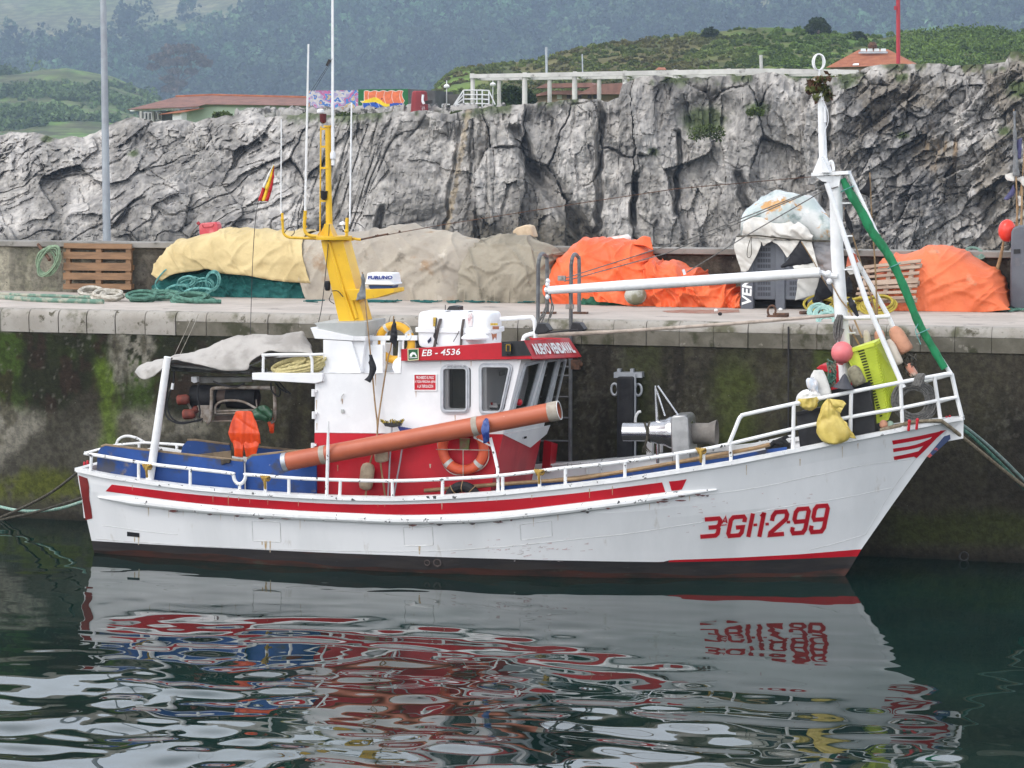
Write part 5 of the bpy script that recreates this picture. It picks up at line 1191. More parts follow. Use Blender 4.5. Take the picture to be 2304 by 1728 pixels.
ro = ring('life_ring', 'orange life ring hung on the red side of the wheelhouse', PY(1042, 1009, -3.02), .300, .070, M_org, (225, 318, 45, 135))
mb = MB(); mb.prism(q(-3.10, (1034, 987), (1056, 987), (1054, 1012), (1034, 1012)), (0, .05, 0)); lb = mb.build('ring_light', pmat('light_case', (.16, .07, .04), (.10, .16, .04), scale=9, rough=.5), None)
tag(lb, 'small brown and green safety light inside the orange life ring', 'safety light')
mb = MB(); mb.tube(smoothpts(q(-3.11, (1049, 993), (1050, 1003), (1044, 1007), (1040, 1003), (1041, 996)), 4), .012, 6); mb.build('handle', M_letter, lb)
mb = MB(); mb.tube(q(-3.12, (981, 1011), (1042, 1012), (1103, 1013)), .006, 5); mb.tube(q(-3.12, (1042, 1012), (1042, 1072)), .006, 5)
o = mb.build('ring_lashing', M_rope_w, ro)
ring('life_ring', 'yellow life ring standing in the white bracket on the wheelhouse roof', PY(889, 771, -2.44), .245, .058, M_ring_y, (35, 122, 210, 300))
# life raft canister
cc = PY(1035, 741, -2.25); cv = root('life_raft_canister', 'white life raft canister strapped on the wheelhouse roof', 'life raft', cc+Vector((0, 0, -.25)))
def rbx(mb, c, lx, ly, z0, z1, r, k=6, n=7, inset=.0):
    """box with rounded ends and rounded shoulders, from z0 to z1"""
    L = []
    for i in range(n+1):
        t = i/n*math.pi/2
        L.append((z0+(z1-z0)*math.sin(t)**.75 if True else 0, 1-.16*(1-math.cos(t))**1.6))
    loops = []
    for z, s in L:
        P = ring_poly([(-lx/2*(1-(1-s)*.55), -ly/2*s), (lx/2*(1-(1-s)*.55), -ly/2*s), (lx/2*(1-(1-s)*.55), ly/2*s), (-lx/2*(1-(1-s)*.55), ly/2*s)], r, k)
        loops.append([Vector((c.x+p[0], c.y+p[1], c.z+z)) for p in P])
    m = len(loops[0]); vs = [p for l_ in loops for p in l_]; fs = [tuple(range(m)) if z1 < z0 else tuple(range(m-1, -1, -1))]
    for i in range(n):
        for j in range(m):
            a = (i*m+j, i*m+(j+1) % m, (i+1)*m+(j+1) % m, (i+1)*m+j); fs.append(a if z1 > z0 else a[::-1])
    fs.append(tuple(n*m+j for j in range(m)) if z1 > z0 else tuple(n*m+j for j in range(m-1, -1, -1)))
    mb.add(vs, fs)
LX, LY = 1.17, .72
mb = MB(); rbx(mb, cc+Vector((0, 0, .03)), LX-.07, LY-.05, 0, .225, .15); mb.build('upper_shell', M_white, cv)
mb = MB(); rbx(mb, cc+Vector((0, 0, -.03)), LX-.07, LY-.05, 0, -.215, .15); mb.build('lower_shell', M_white, cv)
mb = MB(); P = ring_poly([(-LX/2, -LY/2), (LX/2, -LY/2), (LX/2, LY/2), (-LX/2, LY/2)], .15, 6); mb.prism([cc+Vector((a, b, -.03)) for a, b in P], (0, 0, .065)); mb.build('flange', M_white, cv, bevel=.008)
for a, wd_, tl in ((985, .042, 5), (1040, .036, 2)):
    p0 = PY(a, 741, cc.y-LY/2); mb = MB(); yy = LY/2+.012
    path = [(-yy, -.24), (-yy-.005, -.03), (-yy-.012, .03), (-yy+.03, .16), (-yy+.12, .25), (0, .262), (yy, .1)]
    G = np.array([[(p0.x+sx*wd_+.035*z_/.25*tl*.3, cc.y+y_, cc.z+z_) for sx in (-.5, .5)] for y_, z_ in path]); mb.grid(G); s_ = mb.build('strap', pmat('strap_brown', (.045, .035, .032), (.08, .065, .06), scale=12, rough=.8), cv, flat=True)
    sm = s_.modifiers.new('thickness', 'SOLIDIFY'); sm.thickness = .008
mb = MB(); yf = cc.y-LY/2-.016
mb.tube(q(yf, (982, 716), (980, 740), (978, 760), (984, 775)), .008, 5); mb.tube(q(yf, (1033, 745), (1027, 757), (1020, 769)), .006, 5); mb.tube(smoothpts(q(yf, (979, 750), (977, 756), (980, 762)), 4), .016, 6); mb.each('release_cord', M_wire, cv)
ll = MB(); ll.prism(q(yf+.035, (975, 714), (982, 714), (982, 734), (975, 734)), (0, -.01, 0)); ll.prism(q(yf+.05, (1104, 727), (1120, 727), (1120, 732), (1104, 732)), (0, -.014, 0)); ll.each('yellow_label', pmat('label_yellow', (.55, .38, .05), (.35, .22, .03), scale=30, rough=.5), cv)
ll = MB(); ll.prism(q(yf+.035, (1053, 705), (1063, 704), (1063, 734), (1053, 735)), (0, -.012, 0)); ll.build('paper_label', pmat('label_pink', (.72, .66, .66), (.55, .35, .36), scale=26, rough=.6, lo=.5, hi=.6), cv)
ll = MB(); ll.prism(q(yf+.04, (1109, 734), (1123, 734), (1123, 741), (1109, 741)), (0, -.02, 0)); ll.prism(q(yf+.035, (1106, 749), (1110, 752), (1118, 750), (1117, 765), (1114, 758), (1109, 766)), (0, -.01, 0)); ll.each('brown_label', pmat('label_brown', (.28, .10, .05), (.20, .08, .05), scale=20, rough=.6), cv)
ll = MB(); ll.prism(q(yf+.035, (962, 767), (970, 758), (970, 767), (964, 773)), (0, -.01, 0)); ll.build('blue_label', pmat('label_blue', (.02, .025, .06), rough=.5), cv)
mb = MB(); c = PY(1070, 762, -2.78); mb.lathe([(.05, -.09), (.10, -.075), (.16, -.01), (.20, .0), (.20, .02), (.15, .06), (.10, .085), (.0, .09)], c, (0, 0, 1), 24); o = mb.build('searchlight', M_white); tag(o, 'small round white searchlight dome in front of the raft canister', 'searchlight')
mb = MB(); mb.prism(q(-2.99, (1055, 752), (1070, 751), (1071, 758), (1056, 759)), (0, .03, 0)); mb.build('lens', M_dark, o); mb = MB(); mb.tube(smoothpts(q(-2.9, (1051, 738), (1050, 750), (1053, 757)), 4), .016, 6); mb.build('bracket', M_white, o)
mb = MB(); mb.prism(q(-2.0, (1003, 700), (1010, 689), (1020, 688), (1033, 690), (1033, 700)), (0, .2, 0)); mb.tube(q(-2.0, (1002, 702), (1002, 686)), .008, 5); o = mb.build('floodlight', M_dark, bevel=.015); tag(o, 'black floodlight peeking over the white raft canister', 'floodlight')
# net float poles beside the wheelhouse
def sheet(pts, Y, mat, name, parent=None, wr=.02, th=.006, seed=1, n=14):
    """a cloth flag: four corners (or a strip of pairs) in pixels"""
    a, b = pts
    return loft(name, [(Y, a), (Y-.02, [((p[0]+r_[0])/2, (p[1]+r_[1])/2) for p, r_ in zip(a, b)]), (Y, b)], mat, n*2, n, wr, 4, seed, th, parent)
def danpole(label, pole, Y, flags, floats, r=.013, group='net marker poles'):
    P = [PY(p[0], p[1], Y if len(p) < 3 else p[2]) for p in pole]; ro = root('marker_pole', label, 'marker pole', P[-1], group)
    mb = MB(); n = len(smoothpts(P, 5)); mb.tube(smoothpts(P, 5), [r*.65+r*.5*i/n for i in range(n)], 7); mb.build('pole', M_bamboo, ro)
    for k, (a, b, m) in enumerate(flags): sheet((a, b), Y-.015, m, 'flag', ro, seed=k+3)
    for a, b, rr, m in floats:
        A0, B0 = PY(*a, Y-.02), PY(*b, Y-.02); d = (B0-A0).length; mb = MB(); mb.lathe([(rr*.35, 0), (rr*.8, d*.06), (rr, d*.2), (rr, d*.8), (rr*.85, d*.94), (rr*.4, d)], A0, (B0-A0), 16); mb.build('float', m, ro, angle=60)
    return ro
M_float = pmat('beige_float', (.44, .36, .25), (.33, .26, .18), scale=7, rough=.8, bump=.004, bscale=30)
M_gflag = pmat('grey_flag', (.20, .21, .22), (.13, .135, .14), scale=8, rough=.8)
danpole('marker pole with grey and black flags leaning on the wheelhouse side, lower float beige', [(815, 612), (823, 690), (833, 790), (843, 900), (849, 975), (831, 1050), (822, 1120)], -3.0,
        [([(815, 616), (812, 640), (802, 676)], [(818, 616), (822, 645), (823, 672)], M_gflag), ([(832, 798), (830, 840), (821, 855)], [(836, 798), (847, 830), (833, 861)], M_black_flag)], [((829, 1042), (822, 1102), .10, M_float)])
danpole('marker pole with one black flag in front of the yellow life ring', [(886, 711), (880, 780), (871, 817), (849, 969), (856, 1040), (867, 1119)], -3.06,
        [([(886, 718), (880, 750), (878, 768)], [(888, 718), (894, 755), (891, 784)], M_black_flag)], [((857, 1012), (860, 1040), .10, M_float)])
# brushes
br = root('broom', 'upturned yard broom with yellow bristles beside the marker poles', 'broom', PY(873, 1112, -3.04))
mb = MB(); mb.tube(q(-3.04, (882, 955), (877, 1040), (873, 1118)), .013, 7); mb.build('handle', M_galv, br)
mb = MB(); mb.prism(q(-3.08, (862, 952), (903, 952), (900, 959), (884, 962), (866, 959)), (0, .07, 0)); mb.build('head', M_dark, br)
g = random.Random(3); mb = MB()
for i in range(90):
    t = g.random(); a = PY(863+40*t, 954, -3.08+g.random()*.07); b_ = PY(856+53*t+g.uniform(-2, 2), 943+g.uniform(-2, 4)+4*abs(math.sin(t*6.3)), -3.1+g.random()*.1); mb.tube([a, b_], .005, 4, cap=False)
mb.build('bristles', pmat('bristle_yellow', (.50, .38, .05), (.06, .055, .03), scale=20, rough=.8, lo=.45, hi=.6), br)
br = root('scrubbing_brush', 'long handled brush with a dark blue head behind the terracotta pipe', 'brush', PY(887, 1112, -3.0))
mb = MB(); mb.tube(q(-3.0, (912, 965), (900, 1040), (886, 1118)), .012, 7); mb.build('handle', M_galv, br)
mb = MB(); mb.prism(q(-3.04, (894, 960), (926, 966), (926, 972), (900, 972)), (0, .09, 0)); mb.build('head', pmat('glove_blue'if False else 'brush_blue', (.012, .02, .14), (.02, .04, .2), rough=.6), br, bevel=.01)
# tyre on deck
ty = PY(1042, 1127, -3.12); tr = root('tyre', 'black tyre with rope lacing standing on deck behind the rail', 'tyre', ty+Vector((0, 0, -.24)))
mb = MB(); mb.tube([ty+Vector((math.cos(t)*.2, 0, math.sin(t)*.2)) for t in np.linspace(0, 6.2832, 33)[:-1]], .075, 10, closed=True); mb.build('tread', M_rubber, tr)
mb = MB()
for a in (50, 90, 130): t = R_(a); mb.tube(smoothpts([ty+Vector((math.cos(t)*.12, -.05, math.sin(t)*.12)), ty+Vector((math.cos(t)*.2, -.09, math.sin(t)*.2)), ty+Vector((math.cos(t)*.285, -.02, math.sin(t)*.285))], 4), .007, 5)
mb.each('lacing', M_bamboo, tr)
# straw rope on the after deck roof, tarpaulin, oilskins
mb = MB(); 
for i, (cx_, cy_, rx, ry, sd) in enumerate(((670, 826, 52, 8, 1), (690, 818, 40, 9, 2), (650, 826, 36, 9, 3), (700, 828, 30, 7, 4))):
    c = PY(cx_, cy_, -2.82+.05*i); m_ = mpp(c); coil(mb, c, Vector((rx*m_, 0, .05)), Vector((0, .12, ry*m_)), .020, 6, .14, sd+10, drift=(0, 0, .05))
tag(mb.build('rope_coil', M_rope_y), 'thick straw coloured rope coiled on the white after deck roof', 'rope')
cano = root('canopy_cover', 'dirty white tarpaulin draped over the net hauler boom', 'tarpaulin', PY(500, 800, -2.4))
loft('cover', [(-2.75, [(303, 837), (316, 851), (330, 853), (356, 840), (383, 812), (444, 820), (503, 833), (553, 833), (562, 815), (600, 792), (640, 794), (704, 795)]),
               (-2.65, [(306, 833), (330, 834), (356, 824), (400, 810), (470, 806), (520, 803), (560, 795), (600, 780), (650, 778), (700, 786)]),
               (-2.35, [(310, 829), (327, 817), (379, 804), (444, 790), (517, 762), (564, 752), (632, 756), (670, 747), (683, 749), (697, 778)]),
               (-1.7, [(316, 838), (340, 830), (379, 815), (444, 805), (517, 785), (564, 778), (632, 778), (670, 775), (683, 775), (700, 790)]),
               (-1.55, [(316, 850), (340, 846), (379, 830), (444, 826), (517, 822), (564, 815), (632, 800), (670, 798), (683, 798), (702, 800)])], M_canvas, 170, 70, .013, 3.2, 21, .010, cano, lin=True, folds=lambda X, Y, Z: .014*(np.abs(np.sin(X*3.1+Z*5+2*fbm(X*1.5, Z*2, 3, 2, 77)))**.5-.6)+.006*np.sin(X*14+Z*22))
mb = MB(); mb.tube(smoothpts(q(-3.0, (368, 806), (377, 811), (388, 806)), 3), .012, 6); mb.build('tie', M_rope_d, cano)
jk = root('oilskin', 'bright orange oilskin hanging from the net hauler frame', 'oilskin', PY(550, 1030, -2.55))
loft('jacket', [(-2.56, [(529, 927), (534, 925), (548, 925), (562, 925), (568, 928)]), (-2.58, [(520, 955), (546, 952), (577, 950)]), (-2.60, [(514, 974), (547, 975), (584, 976)]), (-2.57, [(523, 995), (549, 1000), (586, 998)])], M_oil, 70, 50, .006, 4, 5, .02, jk, lin=True, folds=lambda X, Y, Z: .009*np.sin(X*34+2*Z)+.004*np.sin(X*75-3*Z))
loft('leg', [(-2.58, [(523, 990), (536, 993), (549, 996)]), (-2.60, [(528, 1010), (537, 1010), (547, 1012)]), (-2.58, [(528, 1026), (537, 1028), (545, 1030)])], M_oil, 30, 24, .004, 5, 6, .02, jk, lin=True, folds=lambda X, Y, Z: .012*np.sin(X*42+2*Z))
loft('leg', [(-2.57, [(548, 994), (562, 994), (584, 990)]), (-2.59, [(551, 1008), (563, 1008), (581, 1004)]), (-2.57, [(555, 1028), (566, 1027), (577, 1022)])], M_oil, 30, 24, .004, 5, 7, .02, jk, lin=True, folds=lambda X, Y, Z: .012*np.sin(X*42+2*Z))
loft('sleeve', [(-2.4, [(601, 945), (607, 942), (615, 940)]), (-2.4, [(605, 958), (610, 957), (616, 955)]), (-2.4, [(607, 972), (611, 975), (616, 974)])], M_oil, 16, 16, .01, 5, 8, .03, jk)
o = loft('rubber_apron', [(-2.6, [(569, 926), (580, 915), (598, 914), (611, 925)]), (-2.64, [(572, 935), (585, 930), (600, 928), (613, 936)]), (-2.6, [(575, 942), (590, 945), (600, 951), (611, 946)])], pmat('apron_green', (.016, .055, .028), (.03, .085, .045), scale=9, rough=.4), 30, 24, .04, 5, 9, .03)
tag(o, 'crumpled dark green rubber apron beside the orange oilskin', 'apron')
mb = MB(); mb.prism(q(-3.22, (495, 1034), (503, 1033), (518, 1034), (516, 1043), (508, 1042), (498, 1047)), (0, .04, 0)); o = mb.build('work_glove', pmat('glove_brown', (.05, .04, .03), (.08, .065, .05), scale=20, rough=.9), bevel=.01); tag(o, 'small brown work glove on the edge of the blue boards', 'glove')
mb = MB(); coil(mb, PY(262, 1053, -2.95), Vector((.13, 0, 0)), Vector((0, .1, .08)), .022, 5, .2, 5); tag(mb.build('mooring_rope', M_rope_d), 'dark rope wound round the red stern bollard', 'rope')
# ensign
fl = root('flag', 'small red and yellow national flag hanging limp near the aerials', 'flag', PY(581, 455, -2.15))
pole_ = q(-2.12, (617, 366), (600, 408), (580, 458), (570, 560), (563, 752)); mb = MB(); mb.tube(smoothpts(pole_, 5), .005, 5); mb.build('halyard', M_wire, fl)
e0 = [(615, 369), (602, 395), (590, 421), (581, 452)]; e3 = [(617, 376), (615, 410), (610, 433), (603, 453)]
def mixp(t): return [((1-t)*a[0]+t*b_[0], (1-t)*a[1]+t*b_[1]) for a, b_ in zip(e0, e3)]
M_fred, M_fyel, M_fwht = pmat('flag_red', (.42, .018, .02), rough=.8), pmat('flag_yellow', (.75, .48, .03), rough=.8), M_white_cloth
for t0, t1, m in ((0, .26, M_fwht), (.26, .68, M_fyel), (.68, 1.0, M_fred)):
    a, b_ = mixp(t0), mixp(t1)
    sheet((a[:3], b_[:3]), -2.14, m, 'flag_band', fl, .01, .004, 5, 10)
for (t0, t1, m) in ((0, .35, M_fred), (.35, .7, M_fyel), (.7, 1, M_fred)):
    a, b_ = mixp(t0), mixp(t1); sheet((a[2:], b_[2:]), -2.14, m, 'flag_band', fl, .01, .004, 6, 10)
# ---- foredeck gear
yr_ = lambda a, b: onrail(a, b).y
YG = yr_(1915, 935)+.22
def bin_(label, pts, side, Y, d):
    ro = root('fish_bin', label, 'bin', PY(*pts[-1], Y), 'black bins on the foredeck'); mb = MB(); mb.prism(q(Y, *pts), (0, d, 0)); mb.build('body', M_dark, ro, bevel=.02)
    mb = MB(); a, b_ = pts[0], pts[1]; mb.bar(PY(a[0]-1, a[1]+1, Y-.012), PY(b_[0]+1, b_[1]+1, Y-.012), .03, .045); mb.build('rim', M_rubber, ro); return ro
bin_('tall black plastic bin behind the bow rail beside the green crate', [(1873, 880), (1957, 861), (1973, 980), (1890, 1003)], 1, YG, .55)
bin_('black plastic bin behind the yellow bags on the foredeck', [(1791, 930), (1846, 920), (1858, 1000), (1800, 1012)], 1, YG-.05, .5)
def bag(name, label, front, mat, Y, wr, seed, cat='bag', thick=.16):
    """soft bag: puffed skin filling a measured outline (left edge, right edge top to bottom)"""
    Lp_, Rp_ = front; n = 40; a, b_ = spl(Lp_, n), spl(Rp_, n); G = np.zeros((n, 37, 3))
    for i in range(n):
        A0, B0 = PY(a[i][0], a[i][1], Y), PY(b_[i][0], b_[i][1], Y); c = (A0+B0)/2; h = (B0-A0)/2; dpt = min(thick, h.length)
        for j in range(37):
            t = 2*math.pi*j/36; G[i, j] = c+h*(-math.cos(t))+Vector((0, -dpt*math.sin(t)*.8, 0))
    N = normals_of(G); X, Z = G[..., 0], G[..., 2]
    w = 1-np.abs(2*fbm(X*6, Z*3+G[..., 1]*3, seed, 4, seed)-1); d = wr*.7*(w**4-.3)+(.012*np.sin(np.linspace(0, 2*math.pi, 37)*11+2*np.sin(np.linspace(0, 3, n))[:, None])*np.linspace(1, .15, n)[:, None] if cat == 'bag' else 0)+wr*.5*(fbm(X*3, Z*3, seed, 3, seed+4)-.5); d[:, -1] = d[:, 0]
    G = G+N*d[..., None]
    o = npmesh(name, G.reshape(-1, 3), gridfaces(n, 37), mat); tag(o, label, cat); return o
YBG = yr_(1850, 895)-.58
bag('plastic_bag', 'big crumpled yellow plastic bag hanging on the bow rail', ([(1862, 897), (1852, 910), (1843, 932), (1836, 956), (1837, 975), (1849, 991), (1866, 998)], [(1868, 897), (1881, 914), (1892, 934), (1902, 954), (1911, 971), (1908, 987), (1892, 998)]), M_bag_y, YBG+.5, .040, 3, thick=.11)
o = loft('bag_corner', [(YBG+.42, [(1866, 897), (1880, 899), (1896, 901), (1904, 908)]), (YBG+.40, [(1872, 908), (1884, 911), (1894, 915), (1896, 920)]), (YBG+.42, [(1876, 920), (1884, 926), (1889, 928), (1891, 930)])], M_bag_y, 24, 18, .02, 6, 11, .01); tag(o, 'loose flapping corner of the yellow plastic bag on the rail', 'bag')
o = loft('bag_tail', [(YBG+.5, [(1898, 945), (1904, 950), (1906, 955)]), (YBG+.48, [(1905, 965), (1912, 968), (1916, 972)]), (YBG+.5, [(1912, 985), (1920, 987), (1926, 988)])], M_bag_y, 14, 18, .02, 6, 12, .01); tag(o, 'trailing yellow strip of plastic beside the hanging bag', 'bag')
bag('plastic_bag', 'small bunched yellow plastic bag tied at the rail corner', ([(1798, 897), (1796, 903), (1800, 914), (1812, 924)], [(1838, 893), (1841, 903), (1838, 914), (1826, 925)]), M_bag_y, YBG+.5, .05, 5, thick=.1)
bag('plastic_bag', 'pale plastic bag stuffed behind the rail above the yellow ones', ([(1816, 876), (1800, 884), (1791, 900), (1790, 912)], [(1834, 878), (1846, 888), (1848, 900), (1842, 906)]), M_bag_w, YBG+.62, .05, 7, thick=.14)
bag('foam_board', 'white foam slab sticking up behind the pale plastic bag', ([(1832, 833), (1824, 850), (1830, 870), (1840, 893)], [(1850, 833), (1858, 846), (1866, 868), (1872, 888)]), pmat('foam_white', (.74, .73, .70), (.62, .60, .57), scale=6, rough=.9), YBG+.75, .02, 8, 'foam', thick=.06)
bag('plastic_bag', 'thin bluish see-through bag scrap beside the white foam slab', ([(1818, 851), (1816, 860), (1820, 872), (1830, 886)], [(1830, 848), (1838, 860), (1840, 874), (1846, 888)]), pmat('bag_blue', (.58, .64, .72), (.70, .66, .66), scale=14, rough=.35), YBG+.64, .05, 9, thick=.07)
cr = root('fish_crate', 'lime green plastic fish crate stood on end at the bow', 'crate', PY(1985, 945, -2.3)); M_lime = pmat('lime_plastic', (.56, .64, .055), (.48, .56, .045), scale=4, rough=.45)
mb = MB(); f = [(1900, 789), (1967, 771), (1999, 945), (1973, 953)]; s_ = [(1967, 771), (1990, 757), (2030, 868), (1999, 945)]
Y0 = yr_(1985, 900)+.22; A4 = q(Y0, *f); B4 = [A4[1], PY(1990, 757, Y0+.28), PY(2030, 868, Y0+.28), A4[2]]
mb.add(A4+B4[1:3]+[A4[0]+Vector((0.0, .36, 0)), A4[3]+Vector((0, .36, 0))], [(0, 1, 2, 3), (1, 4, 5, 2), (0, 3, 7, 6), (0, 6, 4, 1), (3, 2, 5, 7), (6, 7, 5, 4)])
def on4(P, u, v): return (P[0]*(1-u)+P[1]*u)*(1-v)+(P[3]*(1-u)+P[2]*u)*v
for k in range(26):                                # ribs moulded in the crate sides
    v = .04+k*.036; mb.bar(on4(A4, .45, v)+Vector((0, -.004, 0)), on4(A4, .995, v)+Vector((0, -.004, 0)), .02, .008); mb.bar(on4(B4, .02, v)+Vector((.004, -.004, 0)), on4(B4, .98, v)+Vector((.004, -.004, 0)), .02, .008)
mb.bar(on4(A4, 0, .02)+Vector((0, -.01, 0)), on4(A4, 1, .02)+Vector((0, -.01, 0)), .035, .05); mb.bar(on4(A4, .03, .0)+Vector((0, -.006, 0)), on4(A4, .05, 1)+Vector((0, -.006, 0)), .03, .03)
mb.build('body', M_lime, cr)
mb = MB()
for k in range(25):
    v = .058+k*.036; mb.bar(on4(A4, .42, v)+Vector((0, -.003, 0)), on4(A4, .62, v)+Vector((0, -.003, 0)), .024, .018)
mb.build('slots', pmat('slot_dark', (.03, .04, .006), rough=.8), cr)
def buoyball(label, px, py, Y, rpx, mat, group=None, name='buoy', sq=1.0):
    c = PY(px, py, Y); r = rpx*mpp(c); mb = MB(); mb.ball(c, r, 24, (1, 1, sq)); mb.lathe([(r*.22, -r*sq*1.12), (r*.3, -r*sq*.95)], c, (.15, -.1, 1), 10); o = mb.build(name, mat); return tag(o, label, 'buoy', group)
M_pink = pmat('pink_buoy', (.74, .19, .20), (.66, .15, .16), scale=3, rough=.45, spots=[((.5, .25, .25), 9, .68, .06)])
buoyball('round pink buoy beside the foot of the white foremast', 1895, 793, -2.1, 25, M_pink)
mb = MB(); mb.prism(q(-1.9, (1836, 829), (1846, 821), (1908, 823), (1920, 872), (1872, 884), (1862, 838)), (0, .4, 0)); o = mb.build('hatch_box', M_red, bevel=.012); tag(o, 'dark red box under the pink buoy on the foredeck', 'box')
def floatat(label, a, b_, Y, rpx, mat, group='net floats at the bow', nose=True):
    A0, B0 = PY(*a, Y), PY(*b_, Y); d = (B0-A0).length; r = rpx*mpp(A0); mb = MB()
    mb.lathe([(r*.3, 0), (r*.62, d*.05), (r*.9, d*.18), (r, d*.34), (r, d*.88), (r*.9, d*.97), (r*.5, d)], A0, (B0-A0), 18); o = mb.build('net_float', mat, angle=60); return tag(o, label, 'float', group)
M_peach = pmat('peach_float', (.60, .30, .19), (.50, .24, .15), scale=6, rough=.75, bump=.003, spots=[((.40, .22, .15), 10, .63, .06)])
M_pale = pmat('pale_float', (.62, .55, .46), (.52, .45, .37), scale=6, rough=.75, bump=.003)
floatat('largest peach coloured float hanging at the stay above the bow rail', (2008, 736), (2042, 792), -1.95, 17, M_peach)
floatat('white float squeezed between the lime crate and the peach float', (1998, 764), (2024, 820), -2.05, 11, M_pale)
floatat('small faded red float dangling under the peach one', (2042, 818), (2058, 846), -1.95, 9.5, pmat('faded_red_float', (.52, .22, .15), (.55, .42, .34), scale=8, rough=.8))
floatat('peach float top poking out behind the lime crate', (1977, 742), (1983, 780), -1.6, 12, M_peach)
floatat('dirty white float behind the upper left corner of the lime crate', (1948, 742), (1955, 790), -1.7, 8, M_pale)
floatat('grey weathered cork float leaning on the lime crate', (1916, 824), (1936, 866), YG-.05, 16, pmat('cork_float', (.26, .235, .16), (.14, .125, .085), scale=9, rough=.9, spots=[((.42, .40, .33), 7, .62, .08)]))
buoyball('small brownish pink float at the foot of the lime crate', 1988, 955, yr_(1985, 940)+.1, 9.5, M_peach, name='net_float', sq=1.1)
buoyball('small pale green float at the foot of the coiled rope', 2003, 956, yr_(2003, 940)+.1, 8.5, pmat('mint_float', (.34, .46, .36), (.28, .38, .30), rough=.7), name='net_float', sq=1.1)
mb = MB(); mb.lathe([(.14, 0), (.12, .03), (.07, .09), (.03, .17), (.0, .2)], PY(1898, 873, -2.5), (.08, 0, 1), 18); o = mb.build('cone_marker', pmat('cone_grey', (.04, .04, .05), (.06, .06, .07), rough=.5)); tag(o, 'dark grey cone standing on the black bin', 'cone')
mb = MB(); mb.lathe([(.145, -.012), (.150, 0), (.145, .012)], PY(1898, 873, -2.5), (.08, 0, 1), 18); mb.build('rim', M_letter, o)
mb = MB(); c = PY(2056, 903, yr_(2056, 905)+.12); coil(mb, c, Vector((.235, .05, -.02)), Vector((.0, 0, .24)), .013, 34, .30, 31); 
tag(mb.build('rope_coil', M_rope_g), 'big grey rope coil hung inside the bow rail', 'rope', None)
mb = MB()
for i in range(5): mb.tube(smoothpts(q(yr_(2070, 860)-.05-.015*i, (2052+i*4, 868), (2060+i*3, 850), (2068+i*3, 842), (2078, 848), (2074-i, 870)), 4), .016, 6)
tag(mb.build('rope_lashing', M_rope_g), 'grey rope lashing tying the coil to the bow rail', 'rope')
mb = MB()
for i in range(9): mb.tube(smoothpts(q(YB-.15-.02*(i % 3), (1886+i*1.2, 708+i % 3), (1877+i*2.2, 728+i % 4*3), (1876+i*2, 750+(i*7) % 13), (1882+i*1.4, 770-(i*5) % 22), (1884+i*1.8, 740)), 4), .012, 5)
tag(mb.build('halyard_bundle', M_rope_g), 'bundle of grey halyards hitched on the white foremast', 'rope')
mb = MB(); gg = random.Random(4)
for i in range(14): mb.tube(smoothpts([PY(1868+gg.uniform(-8, 14), 812+gg.uniform(-6, 60), -2.3+gg.uniform(-.05, .05)) for _ in range(5)], 4), .010, 5)
tag(mb.build('rope_tangle', pmat('tangle_mix', (.06, .16, .12), (.16, .11, .08), scale=8, rough=.9)), 'tangled green and brown line in front of the dark red box', 'rope')
mb = MB(); gg = random.Random(6)
for i in range(16): mb.tube(smoothpts([PY(2040+gg.uniform(-12, 24), 800+gg.uniform(-6, 50), -1.95+gg.uniform(-.06, .06)) for _ in range(4)], 4), .009, 5)
tag(mb.build('rope_tangle', M_rope_d), 'dark tangled cord wrapped around the small faded float', 'rope')
# furled green net along the forestay
P = smoothpts(q(YB-.05, (1896, 402), (1907, 425), (1940, 480), (1961, 520), (1990, 560), (2012, 598), (2040, 660), (2066, 725), (2100, 785), (2126, 829)), 6)
mb = MB(); rr = [(.038+.030*math.sin(min(1, i/18)*math.pi*.5)*(1-.55*i/len(P)))*(1+.05*math.sin(i*1.7)+.04*math.sin(i*.9+1)) for i in range(len(P))]; mb.tube(P, rr, 14)
nt = root('furled_net', 'bright green net furled along the forestay', 'net', P[-1]); mb.build('net_roll', pmat('net_green', (.010, .20, .075), (.008, .14, .05), scale=9, rough=.7, bump=.012, bscale=16, stretch=(1, 1, .5)), nt)
mb = MB()
for i in (6, 30, 44): mb.tube([P[i]+Vector((math.cos(t)*.085, math.sin(t)*.085, .04*math.cos(t))) for t in np.linspace(0, 6.28, 14)], .007, 5)
mb.tube(smoothpts(q(YB-.16, (2066, 728), (2060, 745), (2072, 775)), 4), .007, 5); mb.each('tie', M_rope_cy, nt)
# marker poles around the foremast
M_orflag = pmat('red_flag', (.55, .09, .05), (.62, .20, .12), scale=8, rough=.8)
danpole('bamboo marker pole with a black pennant right of the foremast', [(1957, 388), (1962, 500), (1968, 580), (1972, 660), (1975, 745)], -1.55, [([(1957, 396), (1945, 418), (1933, 431)], [(1957, 446), (1950, 440), (1936, 434)], M_black_flag)], [])
danpole('bamboo marker pole with red, white and black flags just behind the foremast', [(1899, 466), (1920, 535), (1945, 620), (1966, 690), (1985, 765)], -1.50, [([(1902, 470), (1912, 492), (1922, 520)], [(1900, 474), (1902, 500), (1916, 526)], M_black_flag), ([(1914, 562), (1906, 585), (1903, 600)], [(1924, 575), (1932, 590), (1936, 598)], M_orflag), ([(1903, 602), (1906, 610), (1912, 618)], [(1936, 588), (1940, 600), (1942, 612)], M_white_cloth), ([(1908, 622), (1898, 645), (1896, 658)], [(1912, 624), (1919, 648), (1914, 660)], M_black_flag)], [])
